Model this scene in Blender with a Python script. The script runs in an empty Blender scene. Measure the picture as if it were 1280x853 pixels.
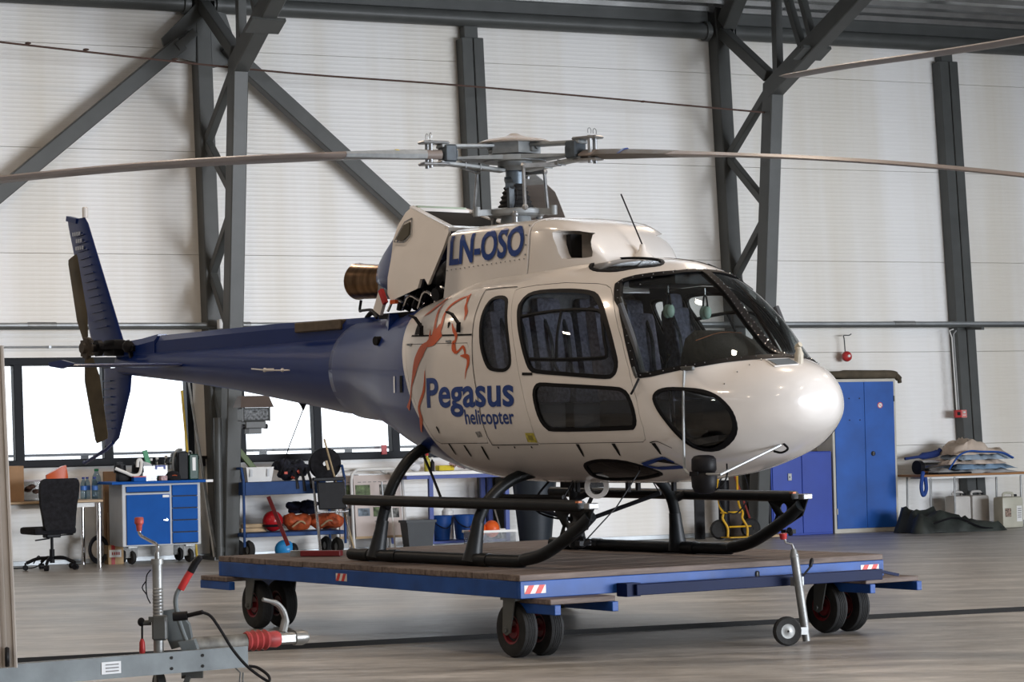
import bpy, bmesh, math, random
import numpy as np
from mathutils import Vector, Matrix, Euler
from mathutils.bvhtree import BVHTree
random.seed(7)
SC = bpy.context.scene
COL = SC.collection

# ------------------------------------------------------------------ camera
CAM_F, ROLL, Y_HOR, CAM_H = 3200.0, 0.0215, 540.0, 1.5
pitch = math.atan((Y_HOR - 426.5) / CAM_F)
cd = bpy.data.cameras.new('camera'); cam = bpy.data.objects.new('camera', cd); COL.objects.link(cam)
cd.sensor_width = 36.0; cd.lens = 36.0 * CAM_F / 1280.0
cd.clip_start = 0.5; cd.clip_end = 400
cam.matrix_world = Matrix.Translation((0, 0, CAM_H)) @ Matrix.Rotation(math.pi/2 + pitch, 4, 'X') @ Matrix.Rotation(-ROLL, 4, 'Z')
SC.camera = cam
cd.dof.use_dof = False

# ------------------------------------------------------------------ sky, exposure
SC.view_settings.view_transform = 'Standard'
SC.view_settings.look = 'None'
SC.view_settings.exposure = -0.38
SC.view_settings.gamma = 1.0
SC.view_settings.use_curve_mapping = False
wd = bpy.data.worlds.new('sky'); SC.world = wd; wd.use_nodes = True
bg = wd.node_tree.nodes['Background']
bg.inputs[0].default_value = (0.88, 0.94, 1.0, 1); bg.inputs[1].default_value = 3.0
SC.cycles.max_bounces = 8; SC.cycles.diffuse_bounces = 4; SC.cycles.transparent_max_bounces = 16
SC.cycles.glossy_bounces = 4; SC.cycles.sample_clamp_indirect = 6.0
try: SC.cycles.use_denoising = True
except Exception: pass

def area_light(name, loc, target, sx, sy, power, color):
    l = bpy.data.lights.new(name, 'AREA'); l.shape = 'RECTANGLE'; l.size = sx; l.size_y = sy
    l.energy = power; l.color = color
    o = bpy.data.objects.new(name, l); COL.objects.link(o); o.location = loc
    d = Vector(target) - Vector(loc)
    o.rotation_euler = d.to_track_quat('-Z', 'Y').to_euler()
    return o
# daylight through the open hangar door in the right hand side wall
area_light('door_daylight', (23.0, 7.0, 2.4), (2, 24.0, 2.2), 17, 4.4, 9800, (0.87, 0.92, 1.0))
# warm high-bay lamps hanging under the roof
for lx in (-9, -3, 3, 9):
    for ly in (4, 11, 18, 25):
        area_light('bay_lamp', (lx, ly, 7.3), (lx, ly, 0), 0.45, 0.45, 128, (1.0, 0.80, 0.62))

# ------------------------------------------------------------------ materials
MATS = {}
def pmat(name, col, rough=0.5, metal=0.0, var=0.06, scale=6.0, bump=0.0, bscale=60.0, coat=0.0, spec=0.32, emit=None, estr=0.0, stretch=(1,1,1)):
    if name in MATS: return MATS[name]
    m = bpy.data.materials.new(name); m.use_nodes = True; nt = m.node_tree; N = nt.nodes; Lk = nt.links
    b = N['Principled BSDF']
    tc = N.new('ShaderNodeTexCoord'); mp = N.new('ShaderNodeMapping'); mp.inputs['Scale'].default_value = stretch
    Lk.new(tc.outputs['Object'], mp.inputs[0])
    n1 = N.new('ShaderNodeTexNoise'); n1.inputs['Scale'].default_value = scale; n1.inputs['Detail'].default_value = 5
    Lk.new(mp.outputs[0], n1.inputs['Vector'])
    r = N.new('ShaderNodeValToRGB')
    c = np.array(col[:3])
    r.color_ramp.elements[0].position = 0.3; r.color_ramp.elements[1].position = 0.7
    r.color_ramp.elements[0].color = tuple(np.clip(c*(1-var*2), 0, 1)) + (1,)
    r.color_ramp.elements[1].color = tuple(np.clip(c*(1+var), 0, 1)) + (1,)
    Lk.new(n1.outputs['Fac'], r.inputs[0]); Lk.new(r.outputs[0], b.inputs['Base Color'])
    b.inputs['Roughness'].default_value = rough; b.inputs['Metallic'].default_value = metal
    b.inputs['Specular IOR Level'].default_value = spec
    b.inputs['Coat Weight'].default_value = coat; b.inputs['Coat Roughness'].default_value = 0.06
    if bump:
        n2 = N.new('ShaderNodeTexNoise'); n2.inputs['Scale'].default_value = bscale; n2.inputs['Detail'].default_value = 4
        Lk.new(mp.outputs[0], n2.inputs['Vector'])
        bp = N.new('ShaderNodeBump'); bp.inputs['Strength'].default_value = bump; bp.inputs['Distance'].default_value = 0.01
        Lk.new(n2.outputs['Fac'], bp.inputs['Height']); Lk.new(bp.outputs[0], b.inputs['Normal'])
    if emit:
        b.inputs['Emission Color'].default_value = tuple(emit) + (1,); b.inputs['Emission Strength'].default_value = estr
    MATS[name] = m
    return m

def glass_mat(name, tint=0.7, rough=0.02, gmin=0.04, gmax=0.9, color=(1,1,1)):
    m = bpy.data.materials.new(name); m.use_nodes = True; nt = m.node_tree; N = nt.nodes; Lk = nt.links
    N.remove(N['Principled BSDF'])
    t = N.new('ShaderNodeBsdfTransparent'); t.inputs[0].default_value = (tint*color[0], tint*color[1], tint*color[2], 1)
    g = N.new('ShaderNodeBsdfGlossy'); g.inputs['Roughness'].default_value = rough
    fc = N.new('ShaderNodeLayerWeight'); pw = N.new('ShaderNodeMath'); pw.operation = 'POWER'; pw.inputs[1].default_value = 4.5
    lw = N.new('ShaderNodeMath'); lw.operation = 'MULTIPLY_ADD'; lw.inputs[1].default_value = 0.85; lw.inputs[2].default_value = gmin
    fc.inputs[0].default_value = 0.5
    Lk.new(fc.outputs['Facing'], pw.inputs[0]); Lk.new(pw.outputs[0], lw.inputs[0])
    no = N.new('ShaderNodeTexNoise'); no.inputs['Scale'].default_value = 3
    ma = N.new('ShaderNodeMath'); ma.operation = 'MULTIPLY_ADD'; ma.inputs[1].default_value = 0.03; ma.inputs[2].default_value = rough*0.5
    Lk.new(no.outputs['Fac'], ma.inputs[0]); Lk.new(ma.outputs[0], g.inputs['Roughness'])
    mx = N.new('ShaderNodeMixShader')
    Lk.new(lw.outputs[0], mx.inputs[0]); Lk.new(t.outputs[0], mx.inputs[1]); Lk.new(g.outputs[0], mx.inputs[2])
    Lk.new(mx.outputs[0], N['Material Output'].inputs['Surface'])
    MATS[name] = m
    return m

# ------------------------------------------------------------------ mesh collector
def frame_from(d, up=(0,0,1)):
    d = Vector(d).normalized(); u = Vector(up)
    if abs(d.dot(u)) > 0.98: u = Vector((1,0,0))
    x = u.cross(d).normalized(); y = d.cross(x).normalized()
    return x, y, d

class MB:
    def __init__(s): s.v = []; s.f = []; s.m = []; s.mats = []
    def add(s, vs, fs, mi=0):
        o = len(s.v); s.v += [tuple(v) for v in vs]; s.f += [tuple(i+o for i in f) for f in fs]; s.m += [mi]*len(fs)
        return s
    def box(s, c, size, rot=None, bev=0.0, mi=0):
        bm = bmesh.new(); bmesh.ops.create_cube(bm, size=1.0)
        for v in bm.verts: v.co = Vector((v.co.x*size[0], v.co.y*size[1], v.co.z*size[2]))
        if bev: bmesh.ops.bevel(bm, geom=bm.edges[:], offset=bev, segments=2 if bev > 0.012 else 1, affect='EDGES', profile=0.6)
        M = Matrix.Translation(c)
        if rot is not None: M = M @ (rot if isinstance(rot, Matrix) else Euler(rot).to_matrix().to_4x4())
        bm.verts.index_update()
        vs = [M @ v.co for v in bm.verts]; fs = [[v.index for v in f.verts] for f in bm.faces]; bm.free()
        return s.add(vs, fs, mi)
    def bar(s, p0, p1, w, h, up=(0,0,1), mi=0, bev=0.0):
        p0 = Vector(p0); p1 = Vector(p1); x, y, d = frame_from(p1-p0, up)
        M = Matrix((x, y, d)).transposed().to_4x4(); M.translation = (p0+p1)/2
        bm = bmesh.new(); bmesh.ops.create_cube(bm, size=1.0)
        L = (p1-p0).length
        for v in bm.verts: v.co = Vector((v.co.x*w, v.co.y*h, v.co.z*L))
        if bev: bmesh.ops.bevel(bm, geom=bm.edges[:], offset=bev, segments=1, affect='EDGES')
        bm.verts.index_update()
        vs = [M @ v.co for v in bm.verts]; fs = [[v.index for v in f.verts] for f in bm.faces]; bm.free()
        return s.add(vs, fs, mi)
    def cyl(s, p0, p1, r0, r1=None, n=20, caps=True, mi=0):
        r1 = r0 if r1 is None else r1
        p0 = Vector(p0); p1 = Vector(p1); x, y, d = frame_from(p1-p0)
        vs = []
        for p, r in ((p0, r0), (p1, r1)):
            for k in range(n):
                a = 2*math.pi*k/n; vs.append(p + x*math.cos(a)*r + y*math.sin(a)*r)
        fs = [(k, (k+1) % n, n+(k+1) % n, n+k) for k in range(n)]
        if caps: fs += [tuple(range(n))[::-1], tuple(range(n, 2*n))]
        return s.add(vs, fs, mi)
    def lathe(s, prof, o=(0,0,0), ax=(0,0,1), n=24, mi=0, closed=False):
        # prof: list of (r, h); solid of revolution about ax through o
        x, y, d = frame_from(ax); o = Vector(o); vs = []; fs = []
        P = len(prof)
        for r, h in prof:
            for k in range(n):
                a = 2*math.pi*k/n; vs.append(o + d*h + x*math.cos(a)*r + y*math.sin(a)*r)
        rng = range(P) if closed else range(P-1)
        for i in rng:
            j = (i+1) % P
            for k in range(n): fs.append((i*n+k, i*n+(k+1) % n, j*n+(k+1) % n, j*n+k))
        if not closed:
            if prof[0][0] > 1e-4: fs.append(tuple(range(n))[::-1])
            if prof[-1][0] > 1e-4: fs.append(tuple(range((P-1)*n, P*n)))
        return s.add(vs, fs, mi)
    def tube(s, path, r, n=10, mi=0, caps=True, smooth=0, closed=False, sy=1.0):
        pts = [Vector(p) for p in path]
        if smooth: pts = catmull(pts, smooth, closed)
        rr = r if isinstance(r, (list, tuple)) else [r]*len(pts)
        if len(rr) != len(pts):
            rr = [rr[min(len(rr)-1, int(i*len(rr)/len(pts)))] for i in range(len(pts))]
        vs = []; fs = []; px = None; P = len(pts)
        for i, p in enumerate(pts):
            if closed: d = pts[(i+1) % P]-pts[i-1]
            else: d = pts[min(i+1, P-1)]-pts[max(i-1, 0)]
            if d.length < 1e-9: d = Vector((0,0,1))
            d.normalize()
            if px is None: x, y, _ = frame_from(d)
            else:
                x = px - d*px.dot(d)
                if x.length < 1e-6: x, y, _ = frame_from(d)
                x.normalize(); y = d.cross(x)
            px = x
            for k in range(n):
                a = 2*math.pi*k/n; vs.append(p + x*math.cos(a)*rr[i] + y*math.sin(a)*rr[i]*sy)
        for i in range(P if closed else P-1):
            j = (i+1) % P
            for k in range(n): fs.append((i*n+k, i*n+(k+1) % n, j*n+(k+1) % n, j*n+k))
        if caps and not closed: fs += [tuple(range(n))[::-1], tuple(range((P-1)*n, P*n))]
        return s.add(vs, fs, mi)
    def ball(s, c, r, n=16, mi=0):
        r = (r, r, r) if not isinstance(r, (tuple, list)) else r
        vs = []; fs = []; m = n//2
        for i in range(1, m):
            ph = math.pi*i/m
            for k in range(n):
                a = 2*math.pi*k/n
                vs.append((c[0]+r[0]*math.sin(ph)*math.cos(a), c[1]+r[1]*math.sin(ph)*math.sin(a), c[2]+r[2]*math.cos(ph)))
        t = len(vs); vs += [(c[0], c[1], c[2]+r[2]), (c[0], c[1], c[2]-r[2])]
        for i in range(m-2):
            for k in range(n): fs.append((i*n+k, (i+1)*n+k, (i+1)*n+(k+1) % n, i*n+(k+1) % n))
        for k in range(n):
            fs.append((t, k, (k+1) % n)); fs.append((t+1, (m-2)*n+(k+1) % n, (m-2)*n+k))
        return s.add(vs, fs, mi)
    def prism(s, poly, a, b, plane='xz', mi=0, scale_b=1.0, scale_a=1.0):
        n = len(poly); cx = sum(p[0] for p in poly)/n; cy = sum(p[1] for p in poly)/n
        def P(u, v, w): return {'xz': (u, w, v), 'xy': (u, v, w), 'yz': (w, u, v)}[plane]
        vs = [P(cx+(u-cx)*scale_a, cy+(v-cy)*scale_a, a) for u, v in poly] + [P(cx+(u-cx)*scale_b, cy+(v-cy)*scale_b, b) for u, v in poly]
        fs = [tuple(range(n)), tuple(range(n, 2*n))[::-1]] + [(k, n+k, n+(k+1) % n, (k+1) % n) for k in range(n)]
        return s.add(vs, fs, mi)
    def loft(s, rings, caps=True, mi=0, closed=False):
        n = len(rings[0]); vs = [p for r in rings for p in r]; fs = []; P = len(rings)
        for i in range(P if closed else P-1):
            j = (i+1) % P
            for k in range(n): fs.append((i*n+k, i*n+(k+1) % n, j*n+(k+1) % n, j*n+k))
        if caps and not closed: fs += [tuple(range(n))[::-1], tuple(range((P-1)*n, P*n))]
        return s.add(vs, fs, mi)
    def mesh(s, name, mats, sharp=35):
        me = bpy.data.meshes.new(name); me.from_pydata(s.v, [], s.f)
        bm = bmesh.new(); bm.from_mesh(me)
        bmesh.ops.recalc_face_normals(bm, faces=bm.faces[:]); bm.to_mesh(me); bm.free()
        if not isinstance(mats, (list, tuple)): mats = [mats]
        for m in mats: me.materials.append(m)
        if len(mats) > 1: me.polygons.foreach_set('material_index', s.m)
        me.polygons.foreach_set('use_smooth', [True]*len(me.polygons))
        me.set_sharp_from_angle(angle=math.radians(sharp))
        return me
    def build(s, name, mats, parent=None, loc=None, rot=None, sharp=35):
        return link(name, s.mesh(name, mats, sharp), parent, loc, rot)

def crumple(mb, amp=0.02, freq=9.0, seed=0.0):
    from mathutils import noise
    out = []
    for v in mb.v:
        p = Vector(v); n = noise.noise_vector(p*freq+Vector((seed, seed*1.7, -seed)))
        q = p+n*amp; q.z = max(q.z, min(p.z, 0.004)); out.append(tuple(q))
    mb.v = out
    return mb
def link(name, me, parent=None, loc=None, rot=None):
    o = bpy.data.objects.new(name, me); COL.objects.link(o)
    if parent: o.parent = parent
    if loc is not None: o.location = loc
    if rot is not None: o.rotation_euler = rot
    return o

def catmull(pts, k, closed=False):
    out = []; P = len(pts)
    for i in range(P if closed else P-1):
        p1 = pts[i]; p2 = pts[(i+1) % P]
        p0 = pts[i-1] if (closed or i > 0) else p1*2-p2
        p3 = pts[(i+2) % P] if (closed or i+2 < P) else p2*2-p1
        for j in range(k):
            t = j/k
            out.append(0.5*((2*p1)+(p2-p0)*t+(2*p0-5*p1+4*p2-p3)*t*t+(3*p1-p0-3*p2+p3)*t*t*t))
    if not closed: out.append(pts[-1])
    return out

def tag(o, label, cat, group=None, kind=None):
    if label: o['label'] = label
    if cat: o['category'] = cat
    if group: o['group'] = group
    if kind: o['kind'] = kind
    return o
def thing(name, label, cat, loc=(0,0,0), rotz=0.0, group=None, rot=None):
    o = bpy.data.objects.new(name, None); COL.objects.link(o); o.location = loc
    o.empty_display_size = 0.1
    o.rotation_euler = rot if rot is not None else (0, 0, rotz)
    return tag(o, label, cat, group)
def struct(name, mb, mats, parent=None, loc=None, rot=None, sharp=35):
    o = mb.build(name, mats, parent, loc, rot, sharp)
    if not parent: o['kind'] = 'structure'
    return o
def copy_tree(o, label=None, parent=None, group=None):
    c = o.copy(); COL.objects.link(c); c.parent = parent
    if label: c['label'] = label
    if group: c['group'] = group
    for ch in list(o.children): copy_tree(ch, None, c)
    return c
def text_mesh(body, size=1.0, bold=0.0, depth=0.0, align='LEFT'):
    cu = bpy.data.curves.new('txt', 'FONT'); cu.body = body; cu.size = size; cu.offset = bold; cu.extrude = depth; cu.align_x = align
    cu.resolution_u = 4
    o = bpy.data.objects.new('txt', cu); COL.objects.link(o)
    dg = bpy.context.evaluated_depsgraph_get(); dg.update()
    me = bpy.data.meshes.new_from_object(o.evaluated_get(dg))
    bpy.data.objects.remove(o); bpy.data.curves.remove(cu)
    return me
def fit_mesh(me, w, h=None):
    """scale a text mesh so that its box is w wide, h high, corner at 0,0"""
    co = np.array([v.co[:] for v in me.vertices]); lo = co.min(0); hi = co.max(0)
    sx = w/(hi[0]-lo[0]); sy = (h/(hi[1]-lo[1])) if h else sx
    for v in me.vertices: v.co = ((v.co.x-lo[0])*sx, (v.co.y-lo[1])*sy, v.co.z)
    return me
# ------------------------------------------------------------------ palette
WALL_T = math.radians(25.06); LEAN = 0.065
M_steel = pmat('grey_steel_paint', (0.072, 0.076, 0.074), 0.42, 0.0, 0.08, 3, 0.05, 30)
M_galv = pmat('galvanised_steel', (0.26, 0.265, 0.26), 0.42, 0.55, 0.12, 9, 0.08, 40)
M_black = pmat('black_plastic', (0.008, 0.008, 0.010), 0.5, 0, 0.2, 12, spec=0.18)
M_blackmat = pmat('black_fabric', (0.010, 0.010, 0.013), 0.9, 0, 0.3, 25, 0.4, 150)
M_rubber = pmat('rubber', (0.02, 0.02, 0.02), 0.75, 0, 0.2, 14, 0.2, 80)
M_chrome = pmat('chrome', (0.75, 0.75, 0.76), 0.16, 1.0, 0.05, 5)
M_white = pmat('white_enamel', (0.72, 0.72, 0.70), 0.35, 0, 0.04, 5)
M_dark = pmat('dark_frame', (0.008, 0.010, 0.014), 0.5, 0, 0.1, 6, spec=0.15)
M_red = pmat('red_plastic', (0.42, 0.03, 0.03), 0.4, 0, 0.15, 9)
M_wood = pmat('raw_wood', (0.45, 0.33, 0.20), 0.7, 0, 0.2, 4, 0.2, 30, stretch=(1, 6, 6))
M_clear = glass_mat('clear_plastic', 0.62, 0.15, gmin=0.10)
M_pane = glass_mat('window_glass', 0.97, 0.01)
M_deckroof = pmat('roof_deck_metal', (0.60, 0.62, 0.63), 0.26, 0.9, 0.1, 3)
M_conduit = pmat('conduit_grey', (0.36, 0.38, 0.39), 0.4, 0.5, 0.08, 5)

def wall_panel_mat():
    m = bpy.data.materials.new('ribbed_sandwich_panel'); m.use_nodes = True; nt = m.node_tree; N = nt.nodes; Lk = nt.links
    b = N['Principled BSDF']; tc = N.new('ShaderNodeTexCoord')
    sx = N.new('ShaderNodeSeparateXYZ'); Lk.new(tc.outputs['Object'], sx.inputs[0])
    # fine horizontal micro-ribs
    mu = N.new('ShaderNodeMath'); mu.operation = 'MULTIPLY'; mu.inputs[1].default_value = 2*math.pi/0.11
    Lk.new(sx.outputs['Z'], mu.inputs[0])
    si = N.new('ShaderNodeMath'); si.operation = 'SINE'; Lk.new(mu.outputs[0], si.inputs[0])
    pw = N.new('ShaderNodeMath'); pw.operation = 'POWER'; pw.inputs[1].default_value = 6.0
    ab = N.new('ShaderNodeMath'); ab.operation = 'ABSOLUTE'; Lk.new(si.outputs[0], ab.inputs[0]); Lk.new(ab.outputs[0], pw.inputs[0])
    bp = N.new('ShaderNodeBump'); bp.inputs['Strength'].default_value = 0.17; bp.inputs['Distance'].default_value = 0.010
    Lk.new(pw.outputs[0], bp.inputs['Height']); Lk.new(bp.outputs[0], b.inputs['Normal'])
    # rain-streak stains running down, soot blotches
    mp = N.new('ShaderNodeMapping'); mp.inputs['Scale'].default_value = (1.1, 1, 0.06); Lk.new(tc.outputs['Object'], mp.inputs[0])
    n1 = N.new('ShaderNodeTexNoise'); n1.inputs['Scale'].default_value = 1.2; n1.inputs['Detail'].default_value = 6; Lk.new(mp.outputs[0], n1.inputs['Vector'])
    r = N.new('ShaderNodeValToRGB'); r.color_ramp.elements[0].position = 0.28; r.color_ramp.elements[1].position = 0.6
    r.color_ramp.elements[0].color = (0.70, 0.66, 0.58, 1); r.color_ramp.elements[1].color = (0.82, 0.815, 0.80, 1)
    Lk.new(n1.outputs['Fac'], r.inputs[0]); Lk.new(r.outputs[0], b.inputs['Base Color'])
    b.inputs['Roughness'].default_value = 0.42
    return m
M_panel = wall_panel_mat()

def floor_mat():
    m = bpy.data.materials.new('worn_concrete'); m.use_nodes = True; nt = m.node_tree; N = nt.nodes; Lk = nt.links
    b = N['Principled BSDF']; tc = N.new('ShaderNodeTexCoord')
    mp = N.new('ShaderNodeMapping'); mp.inputs['Scale'].default_value = (0.5, 1.9, 1); mp.inputs['Rotation'].default_value = (0, 0, -0.3)
    Lk.new(tc.outputs['Object'], mp.inputs[0])
    n1 = N.new('ShaderNodeTexNoise'); n1.inputs['Scale'].default_value = 1.3; n1.inputs['Detail'].default_value = 9; n1.inputs['Roughness'].default_value = 0.65
    Lk.new(mp.outputs[0], n1.inputs['Vector'])
    r = N.new('ShaderNodeValToRGB'); e = r.color_ramp.elements
    e[0].position = 0.30; e[0].color = (0.17, 0.155, 0.135, 1); e[1].position = 0.68; e[1].color = (0.56, 0.54, 0.51, 1)
    x = e.new(0.48); x.color = (0.33, 0.315, 0.29, 1)
    Lk.new(n1.outputs['Fac'], r.inputs[0])
    mp2 = N.new('ShaderNodeMapping'); mp2.inputs['Scale'].default_value = (0.8, 1.5, 1); Lk.new(tc.outputs['Object'], mp2.inputs[0])
    n2 = N.new('ShaderNodeTexNoise'); n2.inputs['Scale'].default_value = 5.5; n2.inputs['Detail'].default_value = 9; n2.inputs['Roughness'].default_value = 0.72; Lk.new(mp2.outputs[0], n2.inputs['Vector'])
    r2 = N.new('ShaderNodeValToRGB'); r2.color_ramp.elements[0].position = 0.32; r2.color_ramp.elements[1].position = 0.58
    r2.color_ramp.elements[0].color = (0.45, 0.45, 0.45, 1)
    Lk.new(n2.outputs['Fac'], r2.inputs[0])
    mx = N.new('ShaderNodeMixRGB'); mx.blend_type = 'MULTIPLY'; mx.inputs[0].default_value = 0.6
    Lk.new(r.outputs[0], mx.inputs[1]); Lk.new(r2.outputs[0], mx.inputs[2]); Lk.new(mx.outputs[0], b.inputs['Base Color'])
    r3 = N.new('ShaderNodeMapRange'); r3.inputs[3].default_value = 0.24; r3.inputs[4].default_value = 0.5
    Lk.new(n1.outputs['Fac'], r3.inputs[0]); Lk.new(r3.outputs[0], b.inputs['Roughness'])
    bp = N.new('ShaderNodeBump'); bp.inputs['Strength'].default_value = 0.12; bp.inputs['Distance'].default_value = 0.01
    Lk.new(n2.outputs['Fac'], bp.inputs['Height']); Lk.new(bp.outputs[0], b.inputs['Normal'])
    return m
M_floor = floor_mat()

# ------------------------------------------------------------------ wall frame: x along the wall, y outwards, z up the (slightly leaning) wall
W0 = Vector((0, 33.87, 0))
WROT = (-math.atan(LEAN), 0, WALL_T)
wdir = Vector((math.cos(WALL_T), math.sin(WALL_T), 0)); wout = Vector((-math.sin(WALL_T), math.cos(WALL_T), 0))
def wpt(s, t=0.0, h=0.0):            # t towards the hall
    return W0 + wdir*s - wout*t + wout*(LEAN*h) + Vector((0, 0, h))
def fpt(s, t=0.0, h=0.0): return W0 + wdir*s - wout*t + Vector((0, 0, h))

wall = bpy.data.objects.new('wall_back', None); COL.objects.link(wall); wall['kind'] = 'structure'
wall.location = W0; wall.rotation_euler = WROT
rows = [0.0, 1.19, 2.53, 3.83, 5.15, 6.47, 7.75]
cols = [-14.0, -8.0, -4.10, -0.38, 3.44, 7.22, 11.0, 18.0]
WIN = [(-9.2, -4.40), (-3.80, -0.75)]
for ri in range(6):
    for ci in range(7):
        a, b = cols[ci], cols[ci+1]; segs = [(a, b)]
        if ri == 1:
            for w0, w1 in WIN:
                ns = []
                for p, q in segs:
                    if q <= w0 or p >= w1: ns.append((p, q)); continue
                    if p < w0: ns.append((p, w0))
                    if q > w1: ns.append((w1, q))
                segs = ns
        for p, q in segs:
            if q-p < 0.02: continue
            MB().box(((p+q)/2, 0.05, (rows[ri]+rows[ri+1])/2), (q-p, 0.10, rows[ri+1]-rows[ri]-0.004), bev=0.004).build('wall_panel', M_panel, wall)
bk_ = MB().box((2.0, 0.125, 0.59), (32, 0.04, 1.18)).box((2.0, 0.125, 5.18), (32, 0.04, 5.28)).box((-4.10, 0.125, 1.86), (0.56, 0.04, 1.34)).box((8.6, 0.125, 1.86), (18.66, 0.04, 1.34)).box((-11.6, 0.125, 1.86), (4.76, 0.04, 1.34))
bk_.build('wall_backing', pmat('joint_grey', (0.55, 0.54, 0.52), 0.7), wall)

fl = MB(); fl.add([(-22, -14, 0), (26, -14, 0), (26, 60, 0), (-22, 60, 0)], [(0, 1, 2, 3)])
floor = struct('floor', fl, M_floor)
# outside apron, bright concrete seen through the windows lies beyond the wall line
# rail slot in the floor, two lengths of recessed steel rail
g0 = Vector((-8.0, 15.80, 0)); g1 = Vector((10.0, 22.60, 0))
M_slot = pmat('rail_slot_dark', (0.012, 0.012, 0.012), 0.8)
struct('trim_1', MB().bar(g0+Vector((0, 0, 0.002)), g1+Vector((0, 0, 0.002)), 0.005, 0.055, up=(0, 0, 1)).bar(g0+Vector((0.03, -0.09, 0.003)), g1+Vector((0.03, -0.09, 0.003)), 0.007, 0.012), M_slot)
struct('baseboard_back', MB().box((2, -0.012, 0.03), (32, 0.024, 0.06), bev=0.004), M_conduit, None, W0, WROT)

# windows
for wi, (w0, w1) in enumerate(WIN):
    w = bpy.data.objects.new('window_%d' % (wi+1), None); COL.objects.link(w); w['kind'] = 'structure'
    w.location = W0; w.rotation_euler = WROT
    fr = MB(); z0, z1 = 1.19, 2.53
    fr.box(((w0+w1)/2, 0.0, z0+0.045), (w1-w0, 0.16, 0.09), bev=0.006).box(((w0+w1)/2, 0.0, z1-0.045), (w1-w0, 0.16, 0.09), bev=0.006)
    fr.box((w0+0.04, 0.0, (z0+z1)/2), (0.08, 0.16, z1-z0), bev=0.006).box((w1-0.04, 0.0, (z0+z1)/2), (0.08, 0.16, z1-z0), bev=0.006)
    fr.build('window_frame', M_dark, w)
    mull = [-7.7, -6.61, -5.50] if wi == 0 else [-2.75, -1.68]
    for mxx in mull: MB().box((mxx, -0.01, (z0+z1)/2), (0.11, 0.14, z1-z0-0.16), bev=0.006).build('mullion', M_dark, w)
    ed = [w0+0.08] + mull + [w1-0.08]
    for a, b in zip(ed[:-1], ed[1:]):
        MB().box(((a+b)/2, 0.03, (z0+z1)/2), (b-a-0.10, 0.012, z1-z0-0.18)).build('window_pane', M_pane, w)
    if wi == 1: MB().box((-1.86, -0.09, 1.30), (0.07, 0.03, 0.12)).build('window_sticker', M_red, w)

# guard rail on the apron outside the windows
M_rail = pmat('rail_grey', (0.16, 0.17, 0.19), 0.6)  # one even dark grey for the outdoor rails and posts
M_apron = pmat('pale_apron', (0.85, 0.86, 0.87), 0.8, 0, 0.04, 1)
rl = thing('guard_rail', 'pale steel guard rail on posts outside the windows', 'railing', fpt(-4, -6.5), WALL_T)
RB = MB()
for zz in (0.95, 0.62): MB().bar((-9, 0, zz+0.35), (9, 0, zz+0.35), 0.05, 0.04).build('rail', M_rail, rl)
for k in range(13): MB().box((-8.4+1.4*k, 0.03, 0.65), (0.11, 0.05, 1.30)).build('post', M_rail, rl)
ap = MB(); ap.add([(-60, 0.3, -0.01), (60, 0.3, -0.01), (60, 80, -0.01), (-60, 80, -0.01)], [(0, 1, 2, 3)])
struct('trim_2', ap, M_apron, None, W0, (0, 0, WALL_T))

# rest of the hall
M_hall = pmat('hall_wall_paint', (0.24, 0.235, 0.23), 0.6, 0, 0.05, 2)
struct('wall_left', MB().box((-13.2, 9, 5.5), (0.2, 46, 11)), M_hall)
struct('wall_front', MB().box((1, -12, 5.5), (30, 0.2, 11)), M_hall)
wr = MB(); wr.box((16.2, 36, 5.5), (0.2, 20, 11)); wr.box((16.2, -9.5, 5.5), (0.2, 5, 11)); wr.box((16.2, 9.5, 7.8), (0.2, 33.2, 6.4))
struct('wall_right', wr, M_hall)
# corrugated roof deck: trapezoid ribs parallel to the wall, rising towards the hall
rise = math.tan(math.radians(8)); prof = []
pitchr = 0.34; n = int(46/pitchr)
for k in range(n):
    t = -0.2 + k*pitchr
    for dt, dz in ((0, 0), (0.05, 0.12), (0.16, 0.12), (0.21, 0)): prof.append((t+dt, dz))
vs = []; fs = []
for sx in (-24, 28):
    for t, dz in prof: vs.append((sx, -t, 7.28 + min(t, 24)*rise - max(0, t-24)*rise + dz))
P = len(prof)
for i in range(P-1): fs.append((i, i+1, P+i+1, P+i))
rf = MB(); rf.add(vs, fs); struct('ceiling', rf, M_deckroof, None, W0 + wout*0.4, (0, 0, WALL_T), sharp=20)

# eaves tubes under the roof edge
for (a, b) in ((-14, -4.28), (-3.98, 3.28), (3.60, 18)):
    t = thing('eaves_tube', {-14: 'dark round steel eaves tube left of the left truss column', -3.98: 'dark round eaves tube spanning between the two truss columns', 3.60: 'dark round eaves tube right of the right truss column'}[a], 'roof beam', (0, 0, 0))
    MB().cyl(wpt(a, 0.16, 7.02), wpt(b, 0.16, 7.02), 0.11, n=20).build('tube', M_steel, t)
    MB().bar(wpt(a, 0.06, 7.28), wpt(b, 0.06, 7.28), 0.16, 0.28).build('edge_beam', M_steel, t)
    for e in ((a+0.06, b-0.06)): MB().cyl(wpt(e-0.03, 0.16, 7.02), wpt(e+0.03, 0.16, 7.02), 0.14, n=20).build('end_flange', M_steel, t)

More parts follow.
